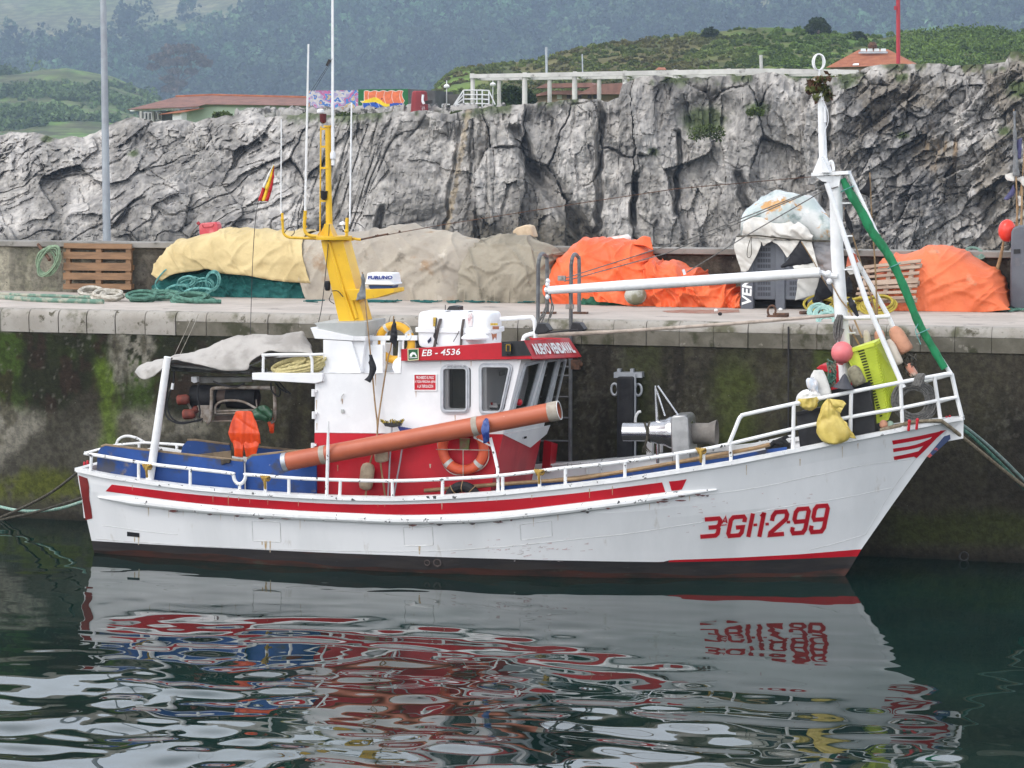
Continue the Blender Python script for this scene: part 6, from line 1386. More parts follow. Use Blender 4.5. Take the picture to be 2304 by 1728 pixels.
danpole('bamboo marker pole with large black and white flags hanging past the boom end', [(1803, 544), (1832, 592), (1862, 648), (1890, 700), (1930, 770), (1949, 800)], -1.72,
        [([(1802, 545), (1780, 575), (1757, 600)], [(1830, 590), (1805, 596), (1758, 601)], M_black_flag), ([(1783, 598), (1800, 592), (1829, 588)], [(1790, 610), (1815, 612), (1846, 618)], M_white_cloth),
         ([(1795, 628), (1793, 650), (1789, 676)], [(1846, 620), (1842, 642), (1832, 663)], M_white_cloth), ([(1846, 622), (1838, 650), (1828, 680)], [(1875, 664), (1860, 672), (1832, 682)], M_black_flag)], [])
danpole('dark marker pole with a furled black flag crossing the mast foot', [(1866, 628), (1890, 672), (1915, 705), (1940, 760)], -1.95, [([(1905, 672), (1914, 690), (1925, 712)], [(1916, 668), (1926, 690), (1935, 714)], M_black_flag)], [], r=.012)
# dry branch tied at the masthead
g = np.random.default_rng(8); mb = MB(); P0 = PY(1848, 175, YB)
lb = root('branch_bunch', 'withered leafy branch tied to the top of the foremast', 'branch', PY(1846, 225, YB))
for i in range(9):
    d = Vector((g.uniform(-.16, .12), g.uniform(-.1, .1), g.uniform(-.30, .05))); mb.tube([P0, P0+d*.5+Vector((0, 0, .03)), P0+d], .006, 5)
mb.build('twigs', M_bamboo, lb)
C_ = np.array([np.array(P0)+np.array((g.normal(0, .055), g.normal(0, .05), g.uniform(-.30, .06))) for _ in range(26)]+[np.array(PY(1822, 196, YB))+g.normal(0, .035, 3) for _ in range(8)])
cc = np.where(g.random((34, 1)) < .5, np.array([[.11, .05, .025]]), np.array([[.075, .085, .022]]))
leafcloud('leaves', C_, np.full(34, .05), 9, .045, pmat('dry_leaves', (.8, .8, .8), (1.2, 1.2, 1.2), scale=9, rough=.7, attr='Col'), cc, 1.0, 12).parent = lb
bpy.data.objects['leaves'].matrix_parent_inverse = Matrix.Translation(-lb.location)
# mooring lines
def line(label, pts, r, mat, name='mooring_rope', group=None):
    mb = MB(); mb.tube(smoothpts([PY(*p) for p in pts], 8), r, 8); return tag(mb.build(name, mat), label, 'rope', group)
line('dark stern rope from the cap rail down to the left', [(190, 1052, -2.9), (178, 1060, -2.8), (120, 1105, -1.9), (60, 1138, -1.0), (0, 1165, -.3), (-40, 1182, -.02)], .022, M_rope_d)
line('lower dark stern rope from the transom to the left', [(190, 1118, -2.2), (150, 1131, -1.8), (80, 1152, -1.0), (0, 1170, -.3), (-40, 1183, -.02)], .020, M_rope_d)
line('sagging green and white rope low behind the stern', [(188, 1128, -1.6), (130, 1145, -1.2), (60, 1150, -.7), (0, 1140, -.3), (-60, 1120, -.02)], .024, pmat('mint_rope', (.16, .34, .28), (.40, .48, .42), scale=26, rough=.9, bump=.004, bscale=60))
line('tan bow rope over the cap rail down to the right', [(1980, 968, -2.3), (2050, 951, -2.2), (2110, 947, -2.1), (2125, 952, -2.05), (2180, 995, -1.7), (2250, 1052, -1.0), (2304, 1094, -.5), (2380, 1150, -.05)], .026, pmat('tan_rope', (.24, .20, .14), (.15, .12, .08), scale=26, rough=.95, bump=.005, bscale=60))
line('upper green bow rope from the stem to the right', [(2150, 950, -1.8), (2168, 958, -1.7), (2215, 995, -1.2), (2260, 1036, -.8), (2304, 1080, -.4), (2370, 1140, -.05)], .024, pmat('grey_green_rope', (.16, .24, .22), (.28, .32, .30), scale=22, rough=.95, bump=.005, bscale=60))
line('darker green bow rope between the tan and the upper ones', [(2150, 955, -1.85), (2190, 985, -1.5), (2250, 1042, -.9), (2304, 1098, -.4), (2370, 1160, -.05)], .026, M_rope_grn)
# ================================================================== on the quay
def gp(px, py): return PZ(px, py, QZ)
# lamp post
c = gp(242, 651); lp = root('lamp_post', 'tall grey lamp post at the back of the quay by the pallet', 'lamp post', c)
mb = MB(); r0 = 9.3*mpp(c); mb.tube([c, c+Vector((-.0, 0, 4.6)), c+Vector((-.03, 0, 9.0))], [r0, r0*.78, r0*.55], 18); mb.build('pole', pmat('lamp_post_grey', (.34, .37, .40), (.28, .30, .33), scale=2, rough=.5, metal=.3, spots=[((.20, .21, .22), 6, .66, .08)]), lp)
mb = MB(); mb.box(c+Vector((0, 0, .02)), (.5, .42, .04)); mb.build('base_plate', M_rust, lp)
p = PY(240, 577, c.y-r0-.02); mb = MB(); mb.box(p, (24*mpp(p), .07, 28*mpp(p))); mb.build('door', M_galv, lp, bevel=.006)
mb = MB(); mb.bar(c+Vector((-.03, 0, 8.95)), c+Vector((-.03, -1.2, 9.15)), .07, .07); mb.box(c+Vector((-.03, -1.5, 9.2)), (.28, .7, .14)); mb.build('lantern', M_galv, lp)
def pallet(label, corners, Y0, Y1, ns, stringers, mat, g='wooden pallets'):
    """slatted pallet filling a quad TL TR BR BL; Y from the foot to the top"""
    TL, TR, BR, BL = [PY(p[0], p[1], Y1 if i < 2 else Y0) for i, p in enumerate(corners)]
    ro = root('pallet', label, 'pallet', (BL+BR)/2, g); n = (TR-TL).cross(BL-TL).normalized()
    if n.y > 0: n = -n
    P = lambda u, v: (TL*(1-u)+TR*u)*(1-v)+(BL*(1-u)+BR*u)*v
    for v, h in ns:
        mb = MB(); mb.prism([P(rng.uniform(-.006, .006), v), P(1+rng.uniform(-.006, .006), v), P(1, v+h), P(0, v+h)], n*.02); mb.build('slat', mat, ro)
    for u, w in stringers:
        mb = MB(); mb.prism([P(u, .01), P(u+w, .01), P(u+w, .99), P(u, .99)], n*-.09); mb.build('stringer', mat, ro)
    for v in (.02, .45, .86):
        mb = MB(); Pb = lambda u, v: P(u, v)-n*.092; mb.prism([Pb(0, v), Pb(1, v), Pb(1, v+.11), Pb(0, v+.11)], n*-.02); mb.build('back_slat', mat, ro)
M_wood = pmat('pallet_wood', (.25, .145, .08), (.18, .105, .06), scale=5, rough=.85, bump=.003, bscale=40, stretch=(.4, 1, 3), spots=[((.14, .085, .05), 3, .62, .1)])
M_wood2 = pmat('grey_pallet_wood', (.40, .30, .23), (.28, .20, .15), scale=5, rough=.85, bump=.003, bscale=40, stretch=(.4, 1, 3))
pallet('wooden pallet propped against the parapet behind the lamp post', [(144, 547), (297, 549), (296, 652), (143, 651)], 4.42, 4.52, [(0, .11), (.19, .15), (.42, .17), (.64, .15), (.88, .12)], [(.03, .06), (.47, .08), (.91, .07)], M_wood)
# rope tangles by the parapet
mb = MB(); c = PY(107, 590, 4.4)
for k in range(3): coil(mb, c+Vector((.03*k, -.03*k, .02*k)), Vector((.20, 0, .05*k)), Vector((.03*k, 0, .24)), .011, 4, .25, 40+k)
tag(mb.build('rope_coil', pmat('pale_green_rope', (.26, .36, .24), (.18, .25, .17), scale=14, rough=.95)), 'pale green rope hung on an iron bar at the parapet', 'rope')
mb = MB(); mb.tube([PY(86, 550, 4.56), PY(112, 585, 4.3)], .03, 8); mb.tube([PY(138, 566, 4.6), PY(118, 578, 4.4)], .016, 6); tag(mb.build('iron_bar', M_rust), 'rusty iron bar jutting from the parapet through the rope', 'bar')
mb = MB()
for k in range(3): coil(mb, gp(104+10*k, 652)+Vector((0, 0, .10+.05*k)), Vector((.24, .1, .02)), Vector((-.05, .1, .08+.05*k)), .015, 4, .35, 50+k)
tag(mb.build('rope_coil', pmat('purple_grey_rope', (.16, .13, .14), (.10, .15, .13), scale=9, rough=.95)), 'heap of grey purple rope on the quay below the hung coil', 'rope')
mb = MB(); coil(mb, PY(259, 633, gp(242, 651).y-.1), Vector((.03, 0, 0)), Vector((0, 0, .17)), .014, 4, .2, 60); tag(mb.build('rope_coil', M_rope_y), 'narrow straw rope loop leaning on the lamp post foot', 'rope')
# long mooring rope lying on the quay edge
mb = MB(); P = smoothpts([gp(a, b)+Vector((0, 0, .035)) for a, b in ((-120, 668), (0, 673), (60, 678), (130, 681), (200, 683), (232, 684))], 8); mb.tube(P, .042, 8)
mb.tube(smoothpts([gp(a, b)+Vector((0, 0, .05)) for a, b in ((-120, 664), (0, 668), (70, 671), (140, 673), (215, 676))], 8), .03, 8)
tag(mb.build('mooring_rope', pmat('green_white_rope', (.12, .22, .17), (.36, .35, .28), scale=7, rough=.95, bump=.006, bscale=60)), 'thick green and white rope lying along the quay edge', 'rope')
mb = MB()
for k, (a, b) in enumerate(((205, 672), (235, 676), (252, 678))): coil(mb, gp(a, b)+Vector((0, 0, .07)), Vector((.16, .05, 0)), Vector((-.05, .14, .05)), .036, 3, .3, 70+k, n=18)
tag(mb.build('rope_heap', M_rope_w), 'frayed white rope knotted at the quay edge', 'rope')
mb = MB()
for k, (a, b, w) in enumerate(((320, 679, .22), (370, 676, .26), (430, 681, .30), (455, 682, .22))): coil(mb, gp(a, b)+Vector((0, 0, .06)), Vector((w, .03, 0)), Vector((-.03, .16, .05)), .032, 3, .25, 80+k, n=20)
mb.tube(smoothpts([gp(a, b)+Vector((0, 0, z)) for a, b, z in ((345, 664, .1), (380, 676, .1), (430, 684, .06), (498, 684, .04))], 6), .036, 8)
tag(mb.build('rope_heap', M_rope_grn), 'heap of thick green rope on the quay edge before the net', 'rope')
# tarpaulin covered net piles
def mound(name, mat, base, ridge, Yf, depth, nu=260, nv=90, wr=.05, ws=1.6, seed=1, k=.62, parent=None, back=True, thick=.0, zmin=None, sag=0.0):
    b_, t_ = spl(base, nu), spl(ridge, nu); G = np.zeros((nv, nu, 3)); nf = int(nv*.68) if back else nv
    if not isinstance(Yf, (list, tuple)): Yf = [Yf]*2
    Ys = np.interp(np.linspace(0, 1, nu), np.linspace(0, 1, len(Yf)), Yf)
    for i in range(nu):
        B0 = PY(b_[i][0], b_[i][1], Ys[i]); T0 = PY(t_[i][0], t_[i][1], Ys[i]+depth)
        for j in range(nf):
            a = j/(nf-1)*math.pi/2; s, c_ = math.sin(a)**k, (1-math.cos(a))
            G[j, i] = (B0.x+(T0.x-B0.x)*s, B0.y+(T0.y-B0.y)*(c_**1.25), B0.z+(T0.z-B0.z)*s)
        for j in range(nf, nv):
            a = (j-nf+1)/(nv-nf)*math.pi/2
            G[j, i] = (T0.x, T0.y+depth*.8*math.sin(a), QZ+(T0.z-QZ)*math.cos(a))
    N = normals_of(G); X, Yg, Z = G[..., 0], G[..., 1], G[..., 2]
    q1 = fbm(X*ws*.55, Z*ws*.55+Yg*.3, seed, 3, seed)-.5
    wx_, wz_ = X+.25*(fbm(X*2, Z*2, 1, 2, seed+7)-.5), Z+.25*(fbm(X*2, Z*2, 5, 2, seed+8)-.5)
    def crease(a, b_, s_, k_): return (1-np.abs(2*fbm((wx_*a+wz_*b_)*s_, (wz_*a-wx_*b_)*s_*.22, k_, 3, seed+k_)-1))
    r1, r2, r3 = crease(.8, .6, ws*1.5, 1)**9, crease(.55, -.85, ws*1.7, 2)**9, crease(.25, 1.0, ws*2.6, 3)**8
    d = wr*(1.5*q1+1.15*(r1-.1)+1.1*(r2-.1)+.85*(r3-.1)+.35*(fbm(X*ws*6, Z*ws*6, 4, 3, seed+5)-.5))
    G = G+N*d[..., None]*-np.sign(N[nv//3, nu//2, 1])
    if zmin is not None: G[..., 2] = np.maximum(G[..., 2], zmin)
    o = npmesh(name, G.reshape(-1, 3), gridfaces(nv, nu), mat, parent=parent)
    if thick: s = o.modifiers.new('thickness', 'SOLIDIFY'); s.thickness = thick; s.offset = 0
    return o
M_ytarp = pmat('yellow_tarp', (.60, .47, .24), (.50, .385, .19), scale=1.4, rough=.8, bump=.016, bscale=11, spots=[((.50, .25, .10), 4.5, .70, .04), ((.38, .30, .16), 2.3, .62, .12)])
M_btarp = pmat('beige_tarp', (.42, .37, .30), (.34, .30, .25), scale=1.2, rough=.85, bump=.016, bscale=11, spots=[((.30, .20, .12), 1.7, .58, .14), ((.24, .21, .17), 4, .60, .12), ((.50, .45, .38), 3, .62, .1)])
M_brtarp = pmat('brown_tarp', (.31, .275, .215), (.24, .21, .16), scale=1.5, rough=.9, bump=.020, bscale=10, spots=[((.10, .085, .06), 2.2, .56, .14), ((.33, .21, .10), 3.7, .68, .08)])
M_otarp = pmat('orange_tarp', (.80, .150, .045), (.70, .115, .035), scale=1.6, rough=.55, bump=.018, bscale=9, spots=[((.62, .20, .10), 3, .64, .1), ((.42, .12, .05), 7, .68, .08)])
M_otarp2 = pmat('faded_orange_tarp', (.74, .175, .065), (.64, .135, .048), scale=1.4, rough=.62, bump=.018, bscale=9, spots=[((.60, .24, .13), 3, .62, .12), ((.45, .15, .07), 6, .66, .08)])
M_net = pmat('teal_net', (.010, .085, .082), (.020, .125, .115), scale=9, rough=.95, bump=.03, bscale=11, stretch=(.5, 1, 1.5), spots=[((.05, .20, .18), 14, .64, .06)])
Yn = gp(520, 669).y
nb = [(352, 655), (365, 660), (400, 664), (461, 667), (530, 670), (591, 673), (650, 674), (700, 675)]; nr_ = [(362, 640), (380, 616), (410, 600), (470, 596), (540, 592), (600, 592), (650, 592), (702, 594)]
np_ = mound('net_pile', M_net, nb, nr_, Yn, .55, wr=.05, ws=3, seed=4, zmin=QZ+.004); tag(np_, 'heap of teal fishing net under the yellow tarpaulin', 'net')
o = mound('tarpaulin', M_ytarp, [(364, 632), (390, 617), (444, 609), (467, 605), (497, 614), (561, 620), (605, 629), (647, 634), (700, 637)], [(374, 606), (386, 566), (394, 553), (414, 540), (456, 528), (497, 518), (526, 514), (576, 515), (635, 520), (704, 526)], Yn-.10, .85, wr=.034, ws=1.5, seed=6, k=.75, thick=.012); tag(o, 'pale yellow tarpaulin thrown over the teal net heap', 'tarpaulin')
o = mound('tarpaulin', M_btarp, [(688, 673), (720, 674), (800, 676), (900, 678), (1000, 679), (1060, 679), (1110, 680)], [(680, 540), (700, 529), (723, 522), (787, 519), (850, 514), (922, 505), (960, 512), (1028, 525), (1082, 538), (1110, 560)], [Yn-.12, Yn, Yn], .80, nu=240, wr=.040, ws=1.1, seed=8, k=.55, zmin=QZ+.004); tag(o, 'long beige tarpaulin over the nets behind the yellow mast', 'tarpaulin')
o = mound('tarpaulin', M_brtarp, [(1030, 679), (1080, 680), (1150, 681), (1215, 682), (1268, 683)], [(1062, 570), (1082, 545), (1110, 536), (1153, 533), (1190, 536), (1214, 542), (1248, 556), (1264, 580), (1272, 630)], gp(1150, 681).y-.05, .75, wr=.062, ws=1.7, seed=10, k=.5, zmin=QZ+.004); tag(o, 'crumpled brown stained tarpaulin mound beside the ladder hoops', 'tarpaulin')
mb = MB()
for k, (a, b, w, h) in enumerate(((425, 643, .20, .12), (455, 645, .18, .12), (478, 632, .11, .14), (400, 652, .20, .08), (445, 656, .24, .06), (418, 632, .15, .08))): coil(mb, PY(a, b, Yn-.24-.03*k), Vector((w, 0, .02)), Vector((.02, -.04, h)), .010, 5, .3, 90+k, n=22)
mb.tube(smoothpts([PY(a, b, Yn-.2) for a, b in ((374, 606), (362, 618), (350, 636), (354, 650), (372, 660))], 5), .014, 6)
tag(mb.build('rope_coil', M_rope_cy), 'loops of turquoise rope spilling from under the yellow tarpaulin', 'rope')
mb = MB(); gg = random.Random(9)
for k in range(30): a = gg.uniform(700, 1240); mb.tube(smoothpts([gp(a+gg.uniform(-26, 26), 679.5+.004*(a-700)+gg.uniform(-1.5, 2))+Vector((0, 0, .012+.02*gg.random())) for _ in range(4)], 4), .010, 5)
tag(mb.build('net_fringe', M_net), 'teal net edge trailing from below the beige tarpaulin', 'net')
# on top of the piles
p = PY(468, 516, Yn+.95); jc = root('jerrycan', 'red plastic jerrycan lying on top of the yellow tarpaulin', 'jerrycan', p+Vector((0, 0, -.1))); M_jc = pmat('jerrycan_red', (.50, .06, .08), (.58, .16, .17), scale=5, rough=.5)
m_ = mpp(p); mb = MB(); mb.prism([PY(a, b, Yn+.85) for a, b in ((447, 508), (452, 502), (484, 499), (489, 505), (490, 520), (484, 530), (452, 532), (448, 526))], (0, .2, 0)); mb.build('body', M_jc, jc, bevel=.02)
mb = MB(); mb.tube(smoothpts([PY(a, b, Yn+.86) for a, b in ((456, 506), (460, 512), (478, 510), (482, 504))], 4), .018, 6); mb.lathe([(.03, 0), (.03, .05)], PY(449, 505, Yn+.92), (-.6, 0, .6), 10); mb.each('handle', pmat('jerrycan_dark', (.30, .03, .04), rough=.6), jc)
mb = MB(); mb.tube(smoothpts([PY(a, b, Yn+.9) for a, b in ((448, 506), (438, 515), (430, 528), (424, 540))], 4), .012, 6); tag(mb.build('tie_rope', M_rope_g), 'grey cord running from the red jerrycan down the tarpaulin', 'rope')
mb = MB(); mb.prism([PY(a, b, gp(1170, 680).y+.7) for a, b in ((1153, 520), (1162, 512), (1182, 506), (1193, 509), (1201, 534), (1158, 540))], (0, .3, 0)); o = mb.build('foam_block', pmat('foam_cream', (.60, .47, .33), (.50, .38, .26), scale=6, rough=.9, bump=.004, spots=[((.25, .18, .13), 8, .66, .04)]), bevel=.02); tag(o, 'cream coloured foam block on top of the brown tarpaulin', 'foam block')
mb = MB(); mb.prism([PY(a, b, gp(1170, 680).y+.69) for a, b in ((1152, 520), (1161, 512), (1182, 505.5), (1194, 508), (1192, 511), (1182, 509), (1163, 515), (1154, 523))], (0, -.02, 0)); mb.build('red_edge', M_orflag, o)
mb = MB(); mb.tube(smoothpts([PY(a, b, gp(1170, 680).y+.45) for a, b in ((1152, 548), (1158, 540), (1168, 534), (1178, 532))], 4), .02, 6); tag(mb.build('tie_rope', M_rope_g), 'short grey rope end beside the cream foam block', 'rope')
# orange tarpaulins
Yo = gp(1300, 685).y
o = mound('tarpaulin', M_otarp, [(1240, 685), (1262, 686), (1313, 686), (1345, 676), (1390, 668), (1430, 664), (1478, 660)], [(1238, 640), (1240, 618), (1256, 590), (1286, 565), (1320, 547), (1367, 540), (1414, 543), (1440, 548), (1462, 560), (1474, 610)], Yo, .85, wr=.045, ws=1.5, seed=14, k=.5); tag(o, 'bright orange tarpaulin mound behind the ladder hoops', 'tarpaulin')
o = loft('tarpaulin_fold', [(Yo+.45, [(1405, 552), (1430, 548), (1452, 552), (1470, 562)]), (Yo+.62, [(1412, 541), (1430, 540), (1446, 533), (1463, 536)]), (Yo+.9, [(1416, 548), (1434, 546), (1450, 546), (1468, 552)])], M_otarp, 40, 24, .04, 3, 15, .02); tag(o, 'orange tarpaulin corner standing up at the top of its mound', 'tarpaulin')
o = mound('tarpaulin', M_otarp, [(1345, 678), (1375, 680), (1421, 688), (1472, 690), (1557, 695), (1620, 694), (1672, 692)], [(1352, 655), (1380, 640), (1420, 622), (1455, 612), (1489, 598), (1540, 598), (1577, 615), (1610, 634), (1642, 646), (1674, 668)], Yo-.18, .65, wr=.09, ws=2.2, seed=17, k=.55, zmin=QZ+.004); tag(o, 'low crumpled orange tarpaulin between the mound and the grey crate', 'tarpaulin')
o = mound('net_pile', pmat('dark_green_net', (.018, .085, .05), (.03, .12, .075), scale=10, rough=.95, bump=.02, bscale=14), [(1310, 686), (1350, 687), (1412, 687)], [(1312, 680), (1340, 662), (1370, 655), (1400, 664), (1414, 680)], Yo-.10, .4, nu=60, nv=30, wr=.03, ws=4, seed=19, zmin=QZ+.004); tag(o, 'patch of dark green net under the orange tarpaulins', 'net')
o = bag('white_sack', 'white sack lying on top of the orange tarpaulin mound', ([(1368, 534), (1364, 540), (1368, 545)], [(1412, 527), (1419, 536), (1414, 546)]), M_bag_w, Yo+.95, .03, 21, 'sack', .12)
c = gp(1433, 689); r = 25*mpp(c); mb = MB(); mb.ball(c+Vector((0, -.1, r)), r, 26, (1, 1, .82 if False else .86)); o = mb.build('mooring_buoy', pmat('grey_buoy', (.42, .42, .38), (.20, .19, .12), scale=2.6, rough=.7, bump=.006, bscale=14, lo=.42, hi=.58)); tag(o, 'weathered grey mooring buoy in front of the orange tarpaulin', 'buoy')
mb = MB(); mb.tube([PY(1458, 650+k*2.2, c.y-.05) for k in range(18)], .02, 6); mb.build('rope', M_rope_g, o)
mb = MB(); mb.tube(smoothpts([gp(a, b)+Vector((0, 0, z)) for a, b, z in ((1550, 650, .18), (1552, 660, .22), (1570, 668, .30), (1600, 664, .32), (1640, 662, .28))], 5), .022, 6); tag(mb.build('tie_rope', M_rope_d), 'dark rope lying across the low crumpled orange tarpaulin', 'rope')
# dark reddish patch on the paving, scraps
st = MB(); st.prism([gp(a, b)+Vector((0, 0, .001)) for a, b in ((1490, 700), (1540, 697), (1600, 698), (1662, 697), (1664, 703), (1600, 706), (1550, 705), (1500, 703))], (0, 0, .003)); o = st.build('ground_patch', pmat('reddish_patch', (.24, .10, .06), (.33, .22, .17), scale=5, rough=.5)); tag(o, 'dark reddish patch on the quay before the orange tarpaulin', 'ground_patch')
for a, b, m, lab in ((1611, 702, M_bag_w, 'white paper scrap on the quay before the grey crate'), (1620, 710, M_rubber, 'dark pebble near the quay edge before the grey crate'), (1756, 700, M_bag_w, 'tiny white scrap under the grey crate')):
    c = gp(a, b); mb = MB(); mb.ball(c+Vector((0, 0, .025)), .035, 8, (1, .8, .8)); tag(mb.build('scrap', m), lab, 'scrap')
# ladder hoops and ladder
ld = root('quay_ladder', 'grey steel ladder with two hoops over the quay edge', 'ladder', PY(1250, 1000, -.1)); M_hoop = pmat('hoop_grey', (.16, .165, .17), (.11, .11, .115), scale=6, rough=.55, metal=.4)
for a0, a1, yt in ((1211, 1231, 571), (1285, 1303, 572)):
    Yh0, Yh1 = -.10, gp(a1, 706).y; P = [PY(a0-2, 1050, Yh0), PY(a0-1, 800, Yh0), PY(a0, 600, Yh0)]
    top_ = [PY(a0+1, yt+18, Yh0), PY(a0+4, yt+5, Yh0+.06), PY((a0+a1)/2, yt, (Yh0+Yh1)/2), PY(a1-3, yt+6, Yh1-.05), PY(a1, yt+20, Yh1), PY(a1, 706, Yh1)]
    mb = MB(); mb.tube(P[:2]+smoothpts([P[2]]+top_, 6), .030, 10); mb.build('hoop', M_hoop, ld)
    mb = MB(); mb.box(PY(a1+3, 706, Yh1)+Vector((0, 0, .015)), (.22, .14, .03)); mb.build('foot_plate', M_rust, ld)
for b in (770, 825, 845, 893, 940, 992, 1040): mb = MB(); mb.tube([PY(1210, b, -.10), PY(1283, b, -.10)], .014, 8); mb.build('rung', M_hoop, ld)
mb = MB(); mb.box(PY(1296, 820, -.08), (.13, .1, .14)); mb.lathe([(.03, -.02), (.05, 0), (.03, .02)], PY(1304, 819, -.1), (0, 1, 0), 12); mb.each('bracket', M_rust, ld)
# rubber fender on the wall
fd = root('quay_fender', 'black rubber fender post bolted to the quay wall', 'fender', PY(1405, 1040, -.15))
mb = MB(); mb.prism([PY(a, b, -.28) for a, b in ((1387, 848), (1425, 848), (1425, 1190), (1387, 1190))], (0, .30, 0)); mb.build('rubber_block', M_rubber, fd, bevel=.03)
mb = MB(); mb.prism([PY(a, b, -.20) for a, b in ((1381, 838), (1444, 838), (1444, 850), (1381, 850))], (0, .2, 0)); mb.box(PY(1394, 834, -.1), (.05, .1, .06)); mb.box(PY(1423, 834, -.1), (.05, .1, .06)); mb.each('bracket', M_galv, fd)
mb = MB(); mb.tube([PY(1429, 842, -.22), PY(1429, 1180, -.22)], .016, 6); mb.build('rod', M_galv, fd)
for a, b in ((1383, 876), (1436, 877)):
    c = PY(a, b, -.16); mb = MB(); mb.tube([c+Vector((math.cos(t)*.052, 0, math.sin(t)*.085)) for t in np.linspace(0, 6.2832, 21)[:-1]], .019, 8, closed=True); mb.build('ring', M_galv, fd)
mb = MB(); mb.tube([PY(1774, b, -.08) for b in (735, 820, 900, 1000, 1120)], .012, 6); o = mb.build('wall_cable', M_wire); tag(o, 'thin dark cable hanging down the quay wall left of the bow', 'cable')
mb = MB()
for da in (0, 12): mb.tube([PY(447-da, 706, -.1), PY(430-da, 745, -.09), PY(404-da, 800, -.08)], .005, 4)
tag(mb.build('thin_cord', M_rope_w), 'two thin cords slung from the coping above the canopy', 'rope')
mb = MB(); mb.lathe([(.072, -.02), (.075, .02), (.055, .02), (.05, -.03)], PY(2169, 1252, -.05), (0, -1, 0), 18); mb.build('drain_hole', M_dark, qw)
# grey crate with its covers
Yk = gp(1760, 696).y; M_crate = pmat('grey_crate', (.115, .125, .145), (.095, .10, .12), scale=3, rough=.6, spots=[((.16, .165, .18), 7, .66, .08)])
ck = root('pallet_crate', 'grey perforated plastic pallet crate on the quay under plastic sheeting', 'crate', gp(1760, 696))
mb = MB(); mb.prism([PY(a, b, Yk) for a, b in ((1670, 510), (1872, 512), (1872, 676), (1670, 674))], (0, .85, 0)); mb.build('body', M_crate, ck, bevel=.02)
mb = MB()
for x0, x1, d in ((1666, 1695, .05), (1744, 1766, .03), (1817, 1850, .03)): mb.prism([PY(a, b, Yk-d) for a, b in ((x0, 512), (x1, 512), (x1, 697), (x0, 696))], (0, .12, 0))
mb.each('corner_post', M_crate, ck, bevel=.012)
mb = MB(); mb.prism([PY(a, b, Yk+.3) for a, b in ((1690, 676), (1850, 676), (1850, 692), (1690, 692))], (0, .3, 0)); mb.build('skid', pmat('crate_dark', (.03, .032, .036), rough=.7), ck)
mb = MB()
for x0, x1 in ((1704, 1734), (1776, 1806)):
    for j in range(11):
        y0 = 532+j*12.6
        for i in range(8): a = x0+(x1-x0)*(i+.5)/8; mb.prism([PY(xx, yy, Yk-.003) for xx, yy in ((a-1, y0), (a+1, y0), (a+1, y0+8), (a-1, y0+8))], (0, .004, 0))
mb.build('slots', pmat('slot_black', (.03, .032, .04), rough=.8), ck)
mb = MB(); text_on(mb, 'VEN', PY(1690, 690, Yk-.054), PY(1693, 626, Yk-.054), PY(1669, 686, Yk-.054), PY(1670, 622, Yk-.054), (0, -.004, 0), .03); mb.build('painted_letters', M_letter, ck)
M_sheet = pmat('plastic_sheeting', (.40, .46, .45), (.55, .56, .55), scale=3.5, rough=.25, spec=.6, bump=.02, bscale=5, spots=[((.17, .23, .22), 2.2, .52, .12), ((.50, .27, .09), 2.7, .575, .08), ((.62, .63, .62), 5, .63, .08)])
o = loft('plastic_sheet', [(Yk-.06, [(1667, 530), (1700, 531), (1760, 535), (1830, 539), (1876, 540)]), (Yk-.05, [(1668, 500), (1690, 480), (1730, 476), (1780, 478), (1840, 488), (1876, 510)]), (Yk+.12, [(1672, 482), (1700, 460), (1740, 448), (1790, 446), (1840, 464), (1874, 496)]), (Yk+.45, [(1680, 470), (1704, 454), (1740, 442), (1790, 440), (1836, 456), (1868, 490)]), (Yk+.9, [(1676, 530), (1700, 520), (1740, 515), (1790, 515), (1840, 520), (1872, 530)])], M_sheet, 90, 60, .05, 2.6, 33, .008); tag(o, 'dirty clear plastic sheeting domed over the grey crate', 'sheeting')
o = loft('plastic_sheet', [(Yk-.06, [(1828, 535), (1850, 536), (1880, 540)]), (Yk-.09, [(1832, 580), (1855, 580), (1882, 585)]), (Yk-.06, [(1840, 632), (1860, 634), (1880, 636)])], pmat('grey_sheeting', (.17, .17, .18), (.26, .24, .24), scale=4, rough=.3, spots=[((.25, .15, .11), 3, .62, .08)]), 24, 40, .03, 4, 35, .006); tag(o, 'grey hanging strip of plastic sheeting on the crate by the mast', 'sheeting')
wc = root('cloth_cover', 'white cloth tied round the grey crate with hanging points', 'cloth', PY(1750, 540, Yk-.1))
loft('cloth_band', [(Yk-.10, [(1668, 531), (1700, 533), (1750, 537), (1800, 539), (1828, 540)]), (Yk-.17, [(1672, 515), (1690, 512), (1720, 515), (1750, 520), (1780, 518), (1800, 520), (1828, 535)]), (Yk-.12, [(1674, 505), (1690, 492), (1712, 490), (1730, 500), (1760, 502), (1778, 497), (1788, 504), (1798, 499), (1828, 532)])], M_white_cloth, 80, 30, .045, 4, 37, .008, wc)
for k, (a, m_p, b_) in enumerate((([(1657, 533), (1680, 532), (1710, 536)], [(1652, 560), (1680, 565), (1710, 558)], [(1668, 611), (1676, 612), (1684, 608)]), ([(1704, 534), (1722, 536), (1742, 538)], [(1712, 544), (1720, 545), (1732, 545)], [(1717, 553), (1718, 553), (1719, 553)]),
        ([(1735, 539), (1765, 541), (1800, 541)], [(1748, 549), (1768, 556), (1790, 556)], [(1770, 578), (1771, 579), (1773, 578)]), ([(1802, 541), (1814, 542), (1826, 543)], [(1814, 565), (1822, 568), (1833, 572)], [(1832, 600), (1838, 604), (1843, 606)]))):
    loft('cloth_point', [(Yk-.11, a), (Yk-.15, m_p), (Yk-.12, b_)], M_white_cloth, 30, 24, .025, 5, 40+k, .008, wc)
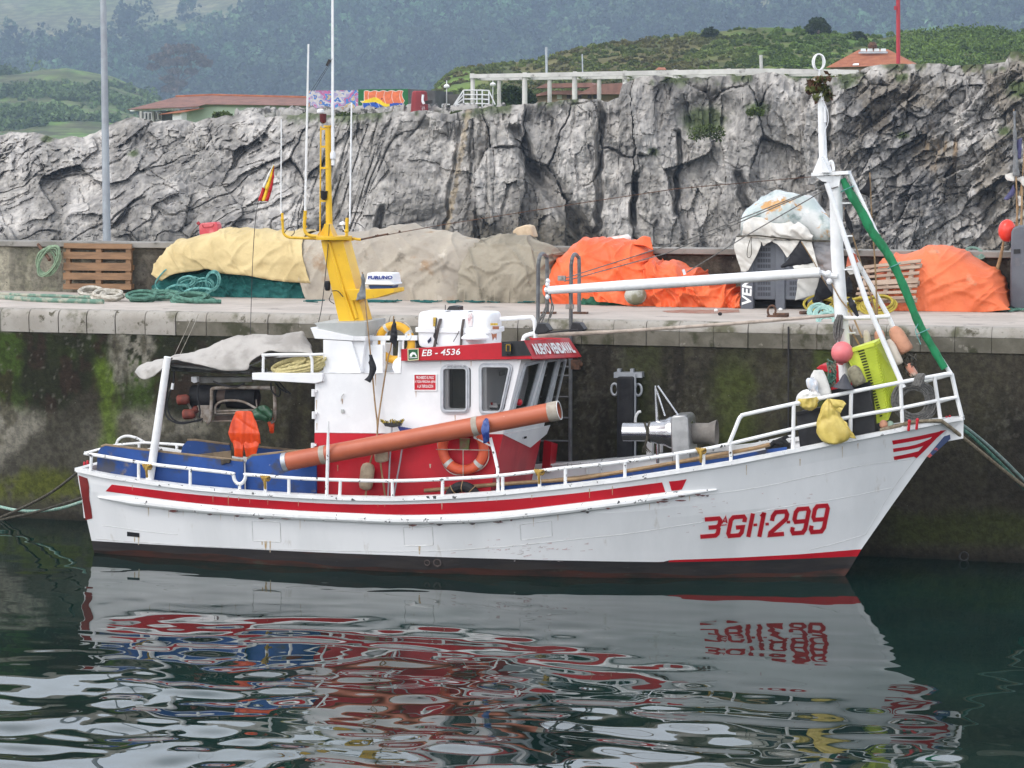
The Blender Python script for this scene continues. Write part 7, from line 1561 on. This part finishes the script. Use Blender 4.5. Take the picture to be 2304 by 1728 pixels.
mb = MB(); mb.tube(smoothpts([PY(a, b, Yk-.17) for a, b in ((1657, 532), (1700, 530), (1740, 534), (1800, 540), (1872, 544))], 5), .012, 6); mb.tube(smoothpts([PY(a, b, Yk-.19) for a, b in ((1690, 533), (1683, 555), (1681, 575), (1686, 580), (1691, 570), (1690, 545), (1692, 533))], 4), .006, 5); mb.each('tie', M_rope_d, wc)
# rope heaps, ring, right-hand tarpaulin and pallet
mb = MB()
for k, (a, b) in enumerate(((1880, 696), (1935, 702), (1975, 706), (1905, 700), (1850, 700))): coil(mb, gp(a, b)+Vector((0, 0, .08+.03*(k % 3))), Vector((.22, .04, .03)), Vector((-.04, .14, .10)), .020, 4, .3, 110+k, n=18)
tag(mb.build('rope_heap', pmat('yellow_rope', (.42, .33, .05), (.28, .22, .04), scale=12, rough=.9)), 'heap of yellow rope on the quay behind the foremast', 'rope')
mb = MB()
for k, (a, b) in enumerate(((1838, 708), (1852, 716), (1860, 724))): coil(mb, gp(a, b)+Vector((0, 0, .06-.05*(k == 2))), Vector((.12, .03, .02)), Vector((-.03, .1, .09)), .024, 4, .4, 120+k, n=14)
tag(mb.build('rope_heap', pmat('turquoise_rope', (.26, .44, .40), (.34, .50, .45), scale=12, rough=.9)), 'bunched turquoise net at the quay edge left of the foremast', 'rope')
c = gp(1742, 713); mb = MB(); mb.tube([c+Vector((-.04, 0, .09))+Vector((math.cos(t)*.06, .02*math.sin(t), math.sin(t)*.08)) for t in np.linspace(0, 6.2832, 19)[:-1]], .017, 8, closed=True); mb.tube([c+Vector((-.02, 0, .03)), c+Vector((.22, .03, .035))], .03, 8); mb.box(c+Vector((.05, 0, .012)), (.3, .16, .024)); o = mb.build('mooring_ring', M_rust); tag(o, 'rusty mooring ring on the quay edge before the grey crate', 'mooring ring')
mb = MB(); mb.tube([gp(1800, 708)+Vector((0, 0, .03)), gp(1850, 706)+Vector((0, 0, .03))], .026, 8); tag(mb.build('timber_offcut', M_rust), 'short dark bar on the quay beside the turquoise net', 'bar')
Yr = gp(2120, 701).y
o = mound('tarpaulin', M_otarp2, [(1958, 699), (2010, 703), (2080, 704), (2150, 704), (2212, 702), (2274, 696)], [(1966, 672), (1985, 610), (2000, 588), (2034, 573), (2084, 558), (2115, 554), (2152, 559), (2189, 573), (2219, 591), (2243, 612), (2263, 642), (2276, 685)], Yr, 1.0, wr=.042, ws=1.3, seed=44, k=.6, zmin=QZ+.004); tag(o, 'large faded orange tarpaulin mound behind the bow', 'tarpaulin')
pallet('grey wooden pallet leaning on the faded orange tarpaulin', [(1944, 599), (2073, 584), (2060, 676), (1922, 678)], Yr-.28, Yr+.05, [(0, .085), (.15, .07), (.30, .07), (.45, .13), (.62, .07), (.76, .07), (.90, .08)], [(.05, .06), (.44, .07), (.82, .07)], M_wood2)
mb = MB(); coil(mb, PY(2192, 569, Yr+1.15), Vector((.14, 0, -.03)), Vector((0, .05, .08)), .013, 6, .25, 130); tag(mb.build('rope_coil', pmat('grey_green_line', (.14, .24, .20), (.22, .33, .28), scale=12, rough=.9)), 'grey green rope coil on the parapet behind the faded orange tarpaulin', 'rope')
mb = MB(); gg = random.Random(19)
for k in range(14): a = gg.uniform(2215, 2310); mb.tube(smoothpts([gp(a+gg.uniform(-20, 20), 700+gg.uniform(-3, 3))+Vector((0, 0, .015+.03*gg.random())) for _ in range(4)], 4), .014, 5)
tag(mb.build('net_fringe', M_rope_grn), 'dark green cord lying at the foot of the grey post', 'rope')
Yp = gp(2290, 698).y; gpst = root('crate_side', 'grey plastic crate standing on edge at the right end of the quay', 'crate', gp(2290, 698))
mb = MB(); mb.prism([PY(a, b, Yp) for a, b in ((2271, 690), (2275, 522), (2280, 512), (2290, 508), (2340, 508), (2346, 700), (2290, 700))], (0, .7, 0)); mb.build('body', M_crate, gpst, bevel=.03)
mb = MB(); mb.prism([PY(a, b, Yp-.003) for a, b in ((2281, 561), (2296, 560), (2296, 570), (2281, 571))], (0, -.008, 0)); mb.build('label', M_dark, gpst)
mb = MB(); mb.prism([PY(a, b, Yp-.003) for a, b in ((2284, 580), (2294, 580), (2294, 598), (2284, 598))], (0, -.006, 0)); mb.build('faded_label', pmat('faded_label', (.13, .13, .145), (.11, .115, .13), scale=20, rough=.6), gpst)
c = PY(2266, 519, Yp+.35); mb = MB(); r = 20*mpp(c); mb.ball(c, r, 24, (1, 1, 1.28)); o = mb.build('buoy', pmat('red_buoy', (.72, .055, .035), (.66, .045, .03), scale=3, rough=.3)); tag(o, 'bright red buoy hanging beside the upright grey crate', 'buoy')
mb = MB(); mb.tube([PY(2273, 528, Yp+.1)+Vector((math.cos(t)*.04, 0, math.sin(t)*.05)) for t in np.linspace(0, 6.2832, 17)[:-1]], .012, 6, closed=True); mb.build('rope_eye', M_rope_w, o)
danpole('bamboo pole leaning on the parapet under the red buoy', [(2258, 543), (2252, 575), (2243, 608)], Yp+.3, [], [], r=.03, group='poles at the right end of the quay')
M_bflag = pmat('blue_flag', (.06, .06, .14), (.10, .10, .20), scale=6, rough=.8)
danpole('marker pole with a grey tip and white and blue flags behind the grey crate', [(2281, 246), (2283, 330), (2287, 420), (2288, 470), (2290, 520)], Yp+.45, [([(2281, 250), (2281, 320), (2279, 395)], [(2284, 250), (2287, 330), (2294, 398)], M_gflag), ([(2262, 392), (2262, 400), (2266, 406)], [(2280, 388), (2282, 400), (2281, 408)], M_white_cloth), ([(2282, 416), (2272, 430), (2259, 450)], [(2284, 430), (2280, 440), (2266, 448)], M_bflag)], [], group='poles at the right end of the quay')
danpole('bamboo marker pole with white and dark blue flags at the picture edge', [(2308, 290), (2300, 400), (2292, 460), (2284, 520)], Yp+.5, [([(2284, 402), (2294, 406), (2300, 412)], [(2302, 396), (2306, 405), (2306, 424)], M_white_cloth), ([(2290, 440), (2290, 452), (2292, 464)], [(2298, 442), (2302, 452), (2300, 462)], M_white_cloth), ([(2288, 315), (2287, 335), (2286, 356)], [(2300, 310), (2298, 335), (2296, 358)], M_bflag)], [], group='poles at the right end of the quay')
danpole('plain bamboo pole standing upright behind the grey crate', [(2300, 420), (2299, 470), (2297, 525)], Yp+.4, [], [], r=.02, group='poles at the right end of the quay')

# ================================================================== beyond the cliff edge
YT = 128.0
M_conc = pmat('far_concrete', (.50, .49, .47), (.36, .35, .34), scale=.8, rough=.9, spots=[((.20, .19, .18), 1.5, .60, .12)])
M_roofb = pmat('brown_tiles', (.24, .125, .10), (.18, .095, .078), scale=1.5, rough=.9, bump=.05, bscale=3)
M_roofo = pmat('orange_tiles', (.36, .13, .065), (.28, .095, .05), scale=1.6, rough=.9, bump=.05, bscale=3)
M_mint = pmat('mint_wall', (.46, .55, .42), (.40, .49, .37), scale=.5, rough=.9)
M_beige = pmat('beige_wall', (.44, .31, .23), (.38, .27, .20), scale=.6, rough=.9)
# long low house
hs_ = root('low_house', 'long low mint green house with a brown tiled roof behind the rocks', 'house', PY(560, 285, YT+14)); Yh = YT+12
mb = MB(); mb.prism([PY(a, b, Yh) for a, b in ((408, 250), (446, 237), (462, 233), (720, 238), (720, 300), (408, 300))], (0, 7, 0)); mb.build('wall', M_mint, hs_)
mb = MB(); mb.add([PY(287, 246, Yh-1.5), PY(446, 239, Yh-1.2), PY(462, 234, Yh-.6), PY(725, 237.5, Yh-.6), PY(725, 221, Yh+4), PY(478, 214.5, Yh+4), PY(396, 218, Yh+4)], [(0, 1, 2, 5, 6), (2, 3, 4, 5)])
o = mb.build('roof', M_roofb, hs_, flat=True); s_ = o.modifiers.new('thickness', 'SOLIDIFY'); s_.thickness = .04
mb = MB(); mb.tube([PY(478, 214, Yh+4), PY(725, 220, Yh+4)], .10, 6); mb.tube([PY(396, 217.5, Yh+4), PY(478, 214, Yh+4)], .1, 6); mb.each('ridge_tiles', M_roofo, hs_)
mb = MB(); mb.prism([PY(a, b, Yh+1.5) for a, b in ((312, 251), (408, 249), (408, 300), (312, 300))], (0, 3, 0)); mb.build('porch_wall', pmat('porch_grey', (.16, .17, .18), (.10, .10, .11), scale=2, rough=.8), hs_)
for a in (314, 341): mb = MB(); mb.prism([PY(x, b, Yh+.6) for x, b in ((a, 250), (a+5, 250), (a+5, 300), (a, 300))], (0, .3, 0)); mb.build('porch_post', M_conc, hs_)
mb = MB(); mb.prism([PY(a, b, Yh-.9) for a, b in ((292, 247.5), (446, 241), (446, 244), (293, 250.5))], (0, .2, 0)); mb.build('fascia', M_letter, hs_)
for a in (319, 327, 335, 349, 357): mb = MB(); frame_ring(mb, [PY(x, b, Yh+1.4) for x, b in ((a, 253), (a+7, 253), (a+7, 270), (a, 270))], [PY(x, b, Yh+1.4) for x, b in ((a+1, 254), (a+6, 254), (a+6, 269), (a+1, 269))], (0, -.1, 0)); mb.build('window', M_letter, hs_)
mb = MB(); mb.add([PY(358, 257, Yh-2.5), PY(410, 252, Yh-2.5), PY(458, 243, Yh-.6), PY(430, 243.5, Yh-.2)], [(0, 1, 2, 3)]); o = mb.build('lean_to_roof', M_roofo, hs_, flat=True); s_ = o.modifiers.new('thickness', 'SOLIDIFY'); s_.thickness = .04
mb = MB(); mb.prism([PY(a, b, Yh-2) for a, b in ((388, 254), (408, 252), (408, 300), (388, 300))], (0, 1, 0)); mb.build('lean_to_wall', M_letter, hs_)
# painted wall
gw = root('graffiti_wall', 'low concrete block wall covered in bright graffiti', 'wall', PY(800, 255, YT))
ng = 180; up = np.linspace(694, 805, ng); vp = np.linspace(0, 1, 80); U2, V2 = np.meshgrid(up, vp)
def wallgrid(x0, t0, b0, x1, t1, b1, colf, name):
    U2, V2 = np.meshgrid(np.linspace(0, 1, 190), np.linspace(0, 1, 90)); px = x0+(x1-x0)*U2; py = (t0+(t1-t0)*U2)*(1-V2)+(b0+(b1-b0)*U2)*V2
    P = colpt(px, py, YT-.3); c = colf(U2, V2); return npmesh(name, P.reshape(-1, 3), gridfaces(*U2.shape), pmat('graffiti_paint', (.85, .85, .85), (1.05, 1.05, 1.05), scale=3, rough=.8, attr='Col'), c.reshape(-1, 3), parent=gw)
def art1(u, v):
    pal = np.array([(.42, .38, .60), (.55, .16, .34), (.08, .24, .60), (.60, .45, .26), (.68, .64, .58), (.22, .08, .20), (.62, .36, .20), (.06, .20, .55), (.66, .62, .60)])
    w1 = fbm(u*5, v*2.4, 1, 3, 141); w2 = fbm(u*7+3, v*3.5, 4, 3, 142); k = np.clip(((w1*2.2+w2*1.4+u*.8)*4.2).astype(int) % 9, 0, 8); c = pal[k]*.85
    e = np.abs(((w1*2.2+w2*1.4+u*.8)*4.2) % 1-.5); return cmix(c, (.68, .66, .66), sst(.42, .48, e)*sst(.35, .5, fbm(u*9, v*5, 2, 2, 143)))
def art2(u, v):
    c = np.zeros(u.shape+(3,))+np.array((.015, .14, .035)); x = (u-.08)/.84; inx = (x > 0) & (x < 1.0)
    lob = .16+.10*np.abs(np.sin(x*math.pi*5.5))**.6*-1+.07; bodyT = (v > .10-.05*np.abs(np.sin(x*math.pi*5))) & (v < 1.0-.02*np.abs(np.sin(x*9)))
    left = .03*np.sin(v*22); bodyX = (x > -.02+left*(v > .5)+.06*(v < .5)) & (x < 1.02-.06*np.abs(np.sin(v*6)))
    B = bodyT & bodyX; mid = .52-.14*np.sin(x*5.6+.4)+.05*np.sin(x*14); low_ = mid+.17-.05*np.cos(x*9)
    c = np.where((B & (v < mid))[..., None], np.array((.75, .18, .07)), c); c = np.where((B & (v >= mid) & (v < low_) & (x < .66))[..., None], np.array((.85, .60, .03)), c); c = np.where((B & (v >= np.where(x < .66, low_, mid)))[..., None], np.array((.02, .09, .42)), c)
    seg = np.abs(((x*5.3+.25*np.sin(v*5)) % 1)-.5); e = sst(.455, .485, seg)*B*((v < mid) | (v > low_))
    edge = B ^ (np.roll(B, 2, 0) & np.roll(B, -2, 0) & np.roll(B, 2, 1) & np.roll(B, -2, 1)); c = cmix(c, (.70, .68, .66), np.maximum(e*.8, edge)); c = cmix(c, (.05, .03, .03), ((np.hypot((x-.32)*2.2, v-.60) < .04) | (np.hypot((x-.47)*2.2, v-.42) < .035))*1.0); return c
wallgrid(694, 204, 253, 806, 203, 252, art1, 'painted_panel'); wallgrid(806, 201, 253, 918, 200, 251, art2, 'painted_panel')
mb = MB(); mb.prism([PY(a, b, YT-.28) for a, b in ((694, 204), (806, 202.5), (806, 201), (918, 200), (979, 204), (979, 262), (694, 262))], (0, 4, 0)); mb.build('wall_body', pmat('dark_wall', (.10, .10, .10), (.07, .068, .066), scale=1, rough=.9), gw)
mb = MB(); mb.prism([PY(a, b, YT+2) for a, b in ((978, 213), (1035, 212), (1035, 250), (978, 250))], (0, 1, 0)); tag(mb.build('rough_wall', pmat('rough_wall', (.15, .14, .13), (.10, .095, .09), scale=.9, rough=.9)), 'dark rough wall between the graffiti and the white stairs', 'wall')
c = PY(944, 268, YT-2.5); m_ = mpp(c); mb = MB(); mb.lathe([(21*m_, 0), (20*m_, 18*m_), (18*m_, 50*m_), (17*m_, 60*m_), (13*m_, 63*m_)], c, (0, 0, 1), 10); o = mb.build('red_marker_block', pmat('block_red', (.26, .025, .03), (.20, .02, .024), scale=.9, rough=.7, stretch=(1, 1, .3), spots=[((.55, .48, .48), 1.6, .60, .05)]), flat=True); tag(o, 'big dark red painted concrete block at the cliff edge', 'concrete block')
# rubble wall along the edge
nu2, nv2 = 300, 22; U2, V2 = np.meshgrid(np.linspace(545, 1140, nu2), np.linspace(0, 1, nv2)); py = np.interp(U2, [545, 700, 930, 1140], [254, 251, 248, 245])+14*V2
P = colpt(U2, py, YT-1.2); n_ = fbm(U2/5., py/5., 0, 2, 151); P[..., 1] -= .5*n_; rw = npmesh('rubble_wall', P.reshape(-1, 3), gridfaces(nv2, nu2), pmat('rubble', (.36, .34, .32), (.10, .095, .09), scale=1.6, rough=.95, bump=.1, bscale=2.4, lo=.5, hi=.62)); tag(rw, 'low rubble stone wall below the graffiti', 'wall'); s_ = rw.modifiers.new('thickness', 'SOLIDIFY'); s_.thickness = .5
# pergola
pg = root('pergola', 'long white concrete pergola on columns along the cliff top', 'pergola', PY(1300, 250, YT)); M_perg = pmat('pergola_white', (.62, .60, .57), (.50, .48, .46), scale=.8, rough=.9, spots=[((.25, .235, .22), 1.6, .60, .1)])
for k, (x, t, b, w) in enumerate(((1063.6, 172, 252, 10), (1180.6, 172, 240, 12), (1293, 170, 232, 12), (1406, 168, 222, 11), (1520, 166, 215, 11), (1640, 164, 210, 11), (1123, 179, 246, 9), (1236.5, 176, 232, 10), (1348, 176, 232, 10), (1470, 172, 222, 10), (1590, 170, 222, 10), (1895, 165, 200, 8))):
    Yv = YT if k < 6 else YT+3.2; mb = MB(); c = PY(x, b, Yv); T = PY(x, t, Yv); r = w/2*mpp(c); mb.tube([c, T], r, 12); mb.build('column', M_perg, pg)
mb = MB(); mb.prism([PY(a, b, YT-.25) for a, b in ((1057, 167), (1300, 162), (1700, 154), (1930, 157), (1930, 167), (1700, 166), (1300, 172), (1057, 176))], (0, .5, 0)); mb.prism([PY(a, b, YT+3.0) for a, b in ((1080, 173), (1500, 168), (1928, 163), (1928, 170), (1500, 176), (1080, 181))], (0, .4, 0)); mb.each('beam', M_perg, pg)
for x in (1062, 1180, 1293, 1406, 1520, 1640, 1760, 1880): mb = MB(); a0, b0 = PY(x, np.interp(x, [1057, 1700, 1930], [169, 157, 160]), YT-.2), PY(x+14, np.interp(x, [1057, 1700, 1930], [176, 167, 166]), YT+3.3); mb.bar(a0, b0, .25, .22); mb.build('cross_beam', M_perg, pg)
# stairs with white railings, globe lamps
sr_ = root('stair_railing', 'white railing of the steps at the left end of the pergola', 'railing', PY(1040, 250, YT-1)); M_wr = pmat('far_white', (.70, .70, .70), (.60, .60, .60), scale=2, rough=.6)
def fb(*p, r=.05): mb = MB(); mb.tube([PY(a, b, YT-1) for a, b in p], r, 6); mb.build('rail', M_wr, sr_)
for k in range(4): fb((1015, 247-k*0+k*-.0-8*k*.0-(0 if k == 0 else 0)+0-10*k+8), (1043, 212-10*k+28-0*k-8+0), r=.045) if False else fb((1014, 247-2.5*k), (1043, 203+10*k), r=.045)
for k in range(4): fb((1043, 203+10*k), (1082, 203+10*k), (1100, 204+10*k), r=.045)
for x in (1029, 1043, 1073, 1085, 1100): fb((x, 203 if x > 1040 else 226), (x, 250), r=.05)
fb((1100, 204), (1114, 235), r=.045); fb((995, 235), (1012, 235), r=.04); fb((995, 235), (995, 248), r=.04)
for x, t, lab in ((1005, 194, 'white globe lamp left of the pergola steps'), (1109, 190, 'white globe lamp right of the pergola steps')):
    c = PY(x, 252, YT+1.5); m_ = mpp(c); ro = root('globe_lamp', lab, 'street lamp', c, 'globe lamps by the pergola'); mb = MB(); mb.tube([c, PY(x, 181, YT+1.5)], 1.2*m_, 8); mb.build('pole', M_wr, ro); mb = MB(); mb.lathe([(1*m_, -5*m_), (6*m_, -3*m_), (7*m_, 0), (5*m_, 3*m_), (1*m_, 5*m_)], PY(x, t, YT+1.5), (0, 0, 1), 16); mb.build('globe', M_letter, ro)
# houses beyond
h2 = root('villa', 'house with brown hipped roofs seen through the pergola', 'house', PY(1300, 240, YT+25)); Yv = YT+22
mb = MB(); mb.prism([PY(a, b, Yv) for a, b in ((1195, 215), (1420, 200), (1420, 250), (1195, 250))], (0, 8, 0)); mb.build('wall', M_beige, h2)
for tri, lo_ in (([(1183, 220), (1232, 204), (1300, 203), (1340, 212), (1310, 214), (1240, 212)], 0), ([(1205, 198), (1228, 188), (1330, 186), (1345, 196)], 1), ([(1300, 212), (1340, 190), (1420, 185), (1425, 212)], 2)):
    mb = MB(); k = len(tri); mb.prism([PY(a, b, Yv-1.2-lo_*.4) for a, b in tri], (0, 2, 0)); mb.build('roof', M_roofb, h2)
mb = MB(); mb.prism([PY(a, b, Yv-.1) for a, b in ((1253, 206), (1264, 205), (1264, 223), (1253, 223))], (0, .06, 0)); mb.build('window', M_letter, h2)
for a in (1275, 1300, 1322, 1335): mb = MB(); mb.prism([PY(x, b, Yv-.1) for x, b in ((a, 212), (a+8, 212), (a+8, 222), (a, 222))], (0, .06, 0)); mb.build('window', pmat('far_window', (.08, .05, .05), rough=.4), h2)
h3 = root('red_roof_house', 'house with an orange hipped roof and solar panels on the right', 'house', PY(1950, 160, YT+20)); Yv = YT+18
mb = MB(); A_ = [PY(1858, 152, Yv), PY(2058, 146, Yv), PY(2068, 146, Yv+9), PY(1870, 150, Yv+9)]; T_ = [PY(1932, 112, Yv+4), PY(1998, 111, Yv+4)]
mb.add(A_+T_, [(0, 1, 5, 4), (1, 2, 5), (2, 3, 4, 5), (3, 0, 4)]); mb.build('roof', M_roofo, h3, flat=True)
mb = MB(); mb.prism([PY(a, b, Yv+.6) for a, b in ((1868, 151), (2050, 146), (2050, 200), (1868, 200))], (0, 8, 0)); mb.build('wall', M_beige, h3)
for k in range(4): a = 1936+k*15; mb = MB(); mb.prism([PY(x, b, yy) for x, b, yy in ((a, 115.5, Yv+2.7), (a+13, 115.2, Yv+2.7), (a+12, 109, Yv+3.4), (a+1, 109.3, Yv+3.4))], (0, .05, -.08)); mb.build('solar_panel', pmat('solar_glass', (.62, .63, .60), (.5, .5, .48), scale=.6, rough=.2), h3)
mb = MB(); mb.bar(PY(1932, 118.5, Yv+2.5), PY(1997, 118, Yv+2.5), .12, .12); mb.build('panel_rail', M_galv, h3)
mb = MB(); mb.lathe([(.3, 0), (.35, .25), (.2, .5)], PY(1963, 110, Yv+3.9), (0, 0, 1), 10); mb.tube([PY(1963, 107, Yv+3.9), PY(1963, 96, Yv+3.9)], .03, 5); mb.bar(PY(1956, 98, Yv+3.9), PY(1975, 98, Yv+3.9), .03, .03); mb.each('chimney_cowl', M_rust, h3)
mb = MB(); mb.prism([PY(a, b, yy) for a, b, yy in ((1918, 148, Yv+.2), (1932, 147.5, Yv+.2), (1933, 144, Yv+.7), (1921, 144.5, Yv+.7))], (0, -.05, .05)); mb.build('skylight', M_letter, h3)
c = PY(2021, 160, YT-2); o = MB(); o.tube([c, PY(2021, 50, YT-2), PY(2020, -160, YT-2)], 4.6*mpp(c), 12); o.box(PY(2014, 18, YT-2.2), (.12, .12, .25)); o = o.build('red_pole', pmat('pole_red', (.44, .03, .045), (.38, .03, .04), scale=1, rough=.5)); tag(o, 'tall red pole on top of the cliff at the right', 'pole')
for x, t, b, lab, rr in ((1230, 106, 168, 'thin wooden utility pole on the headland left of the red roof scrap', .09), (1311, 122, 165, 'thinner far pole standing on the headland slope', .05), (1713, 124, 155, 'short pale post at the top of the pergola beam', .12)):
    mb = MB(); mb.tube([PY(x, b, YT+6), PY(x-1, t, YT+6)], rr, 6); tag(mb.build('utility_pole', M_conc if rr > .1 else M_galv), lab, 'pole')
mb = MB(); mb.add([PY(1474, 157, YT+30), PY(1500, 157, YT+30), PY(1496, 152, YT+32), PY(1482, 151, YT+32)], [(0, 1, 2, 3)]); o = mb.build('distant_roof', M_roofo, flat=True); tag(o, 'scrap of orange roof showing above the pergola beam', 'roof')
# trees and bushes that can be told apart
def tree(name, label, foot, crown, Y, col, leaf, nq, seed, trunk=.3, squash=.5):
    c = PY(*foot, Y); ro = root(name, label, 'tree', c); gg = np.random.default_rng(seed); Cs = np.array([PY(a, b, Y+gg.uniform(-1, 1)*r*.12) for a, b, r in crown]); Rs = np.array([r*mpp(c) for _, _, r in crown])
    mb = MB(); top_ = Vector(Cs.mean(0)); mb.tube(smoothpts([c, c.lerp(top_, .5)+Vector((trunk, 0, 0)), top_], 4), [trunk*(1-.06*i) for i in range(9)], 8)
    for p, r in zip(Cs, Rs): mb.tube(smoothpts([c.lerp(top_, .35+.3*gg.random()), c.lerp(Vector(p), .75), Vector(p)], 3), [trunk*.35]*4+[trunk*.12]*3, 5)
    mb.build('trunk', pmat('bark', (.09, .07, .06), (.05, .04, .035), scale=3, rough=.95), ro)
    cc = np.array(col)[None]*gg.uniform(.7, 1.3, (len(Cs), 1)); o = leafcloud('crown', Cs, Rs, nq, leaf, M_leaf, cc, squash, seed); attach(o, ro)
tree('umbrella_tree', 'wide flat topped tree with reddish crown above the low house', (395, 225), [(360, 128, 22), (390, 112, 28), (420, 110, 24), (375, 140, 20), (345, 150, 14), (408, 138, 22), (440, 128, 20), (460, 142, 18), (395, 160, 14), (380, 178, 16), (405, 188, 16), (430, 160, 14), (385, 200, 20)], 1050, (.10, .072, .05), 1.0, 230, 161, .8, .42)
tree('round_bush', 'dark round bush between the pergola columns', (1165, 238), [(1150, 215, 24), (1175, 222, 24), (1140, 226, 18), (1190, 226, 16)], YT+12, (.030, .050, .014), .16, 700, 162, .2, .9)
for k, (x, y, r, lab) in enumerate(((1840, 56, 20, 'dark round bush on the headland skyline left of the red pole'), (1598, 74, 14, 'small dark bush on the headland skyline above the pergola'), (1930, 82, 13, 'small dark bush beside the orange roof'))):
    tree('skyline_bush', lab, (x, y+r), [(x, y, r), (x-r*.6, y+r*.4, r*.7), (x+r*.7, y+r*.4, r*.7)], 322, (.032, .050, .016), .30, 420, 170+k, .2, .8)
for k, (x, y, r, lab) in enumerate(((500, 254, 16, 'grassy tuft on the rocks before the mint green wall'), (585, 264, 14, 'pale grass tuft on the rocks below the rubble wall'), (780, 256, 20, 'wide grass tuft under the graffiti'), (1035, 252, 16, 'grass tuft beside the steps of the pergola'), (1880, 176, 22, 'grass tuft at the foot of the pergola end'), (1700, 246, 14, 'green tuft on a ledge of the cliff'), (1590, 286, 30, 'green growth in the cliff hollow'))):
    c = np.array([PY(x, y+r*.35, YT-3 if k < 5 else YC-1.2)]); Yq = YT-3 if k < 5 else YC-1.2
    C_ = np.array([PY(x+dx_*r, y+r*.3+abs(dx_)*r*.2, Yq) for dx_ in (-.9, -.45, 0, .45, .9)]); Rs = np.full(5, r*.55*mpp(c[0])); o = leafcloud('grass_tuft', C_, Rs, 160, .09 if k < 5 else .07, M_leaf, np.array([[.075, .105, .022]]*5)*np.array([[1], [.8], [1.1], [.9], [1]]), 1.0, 180+k); tag(o, lab, 'grass tuft')
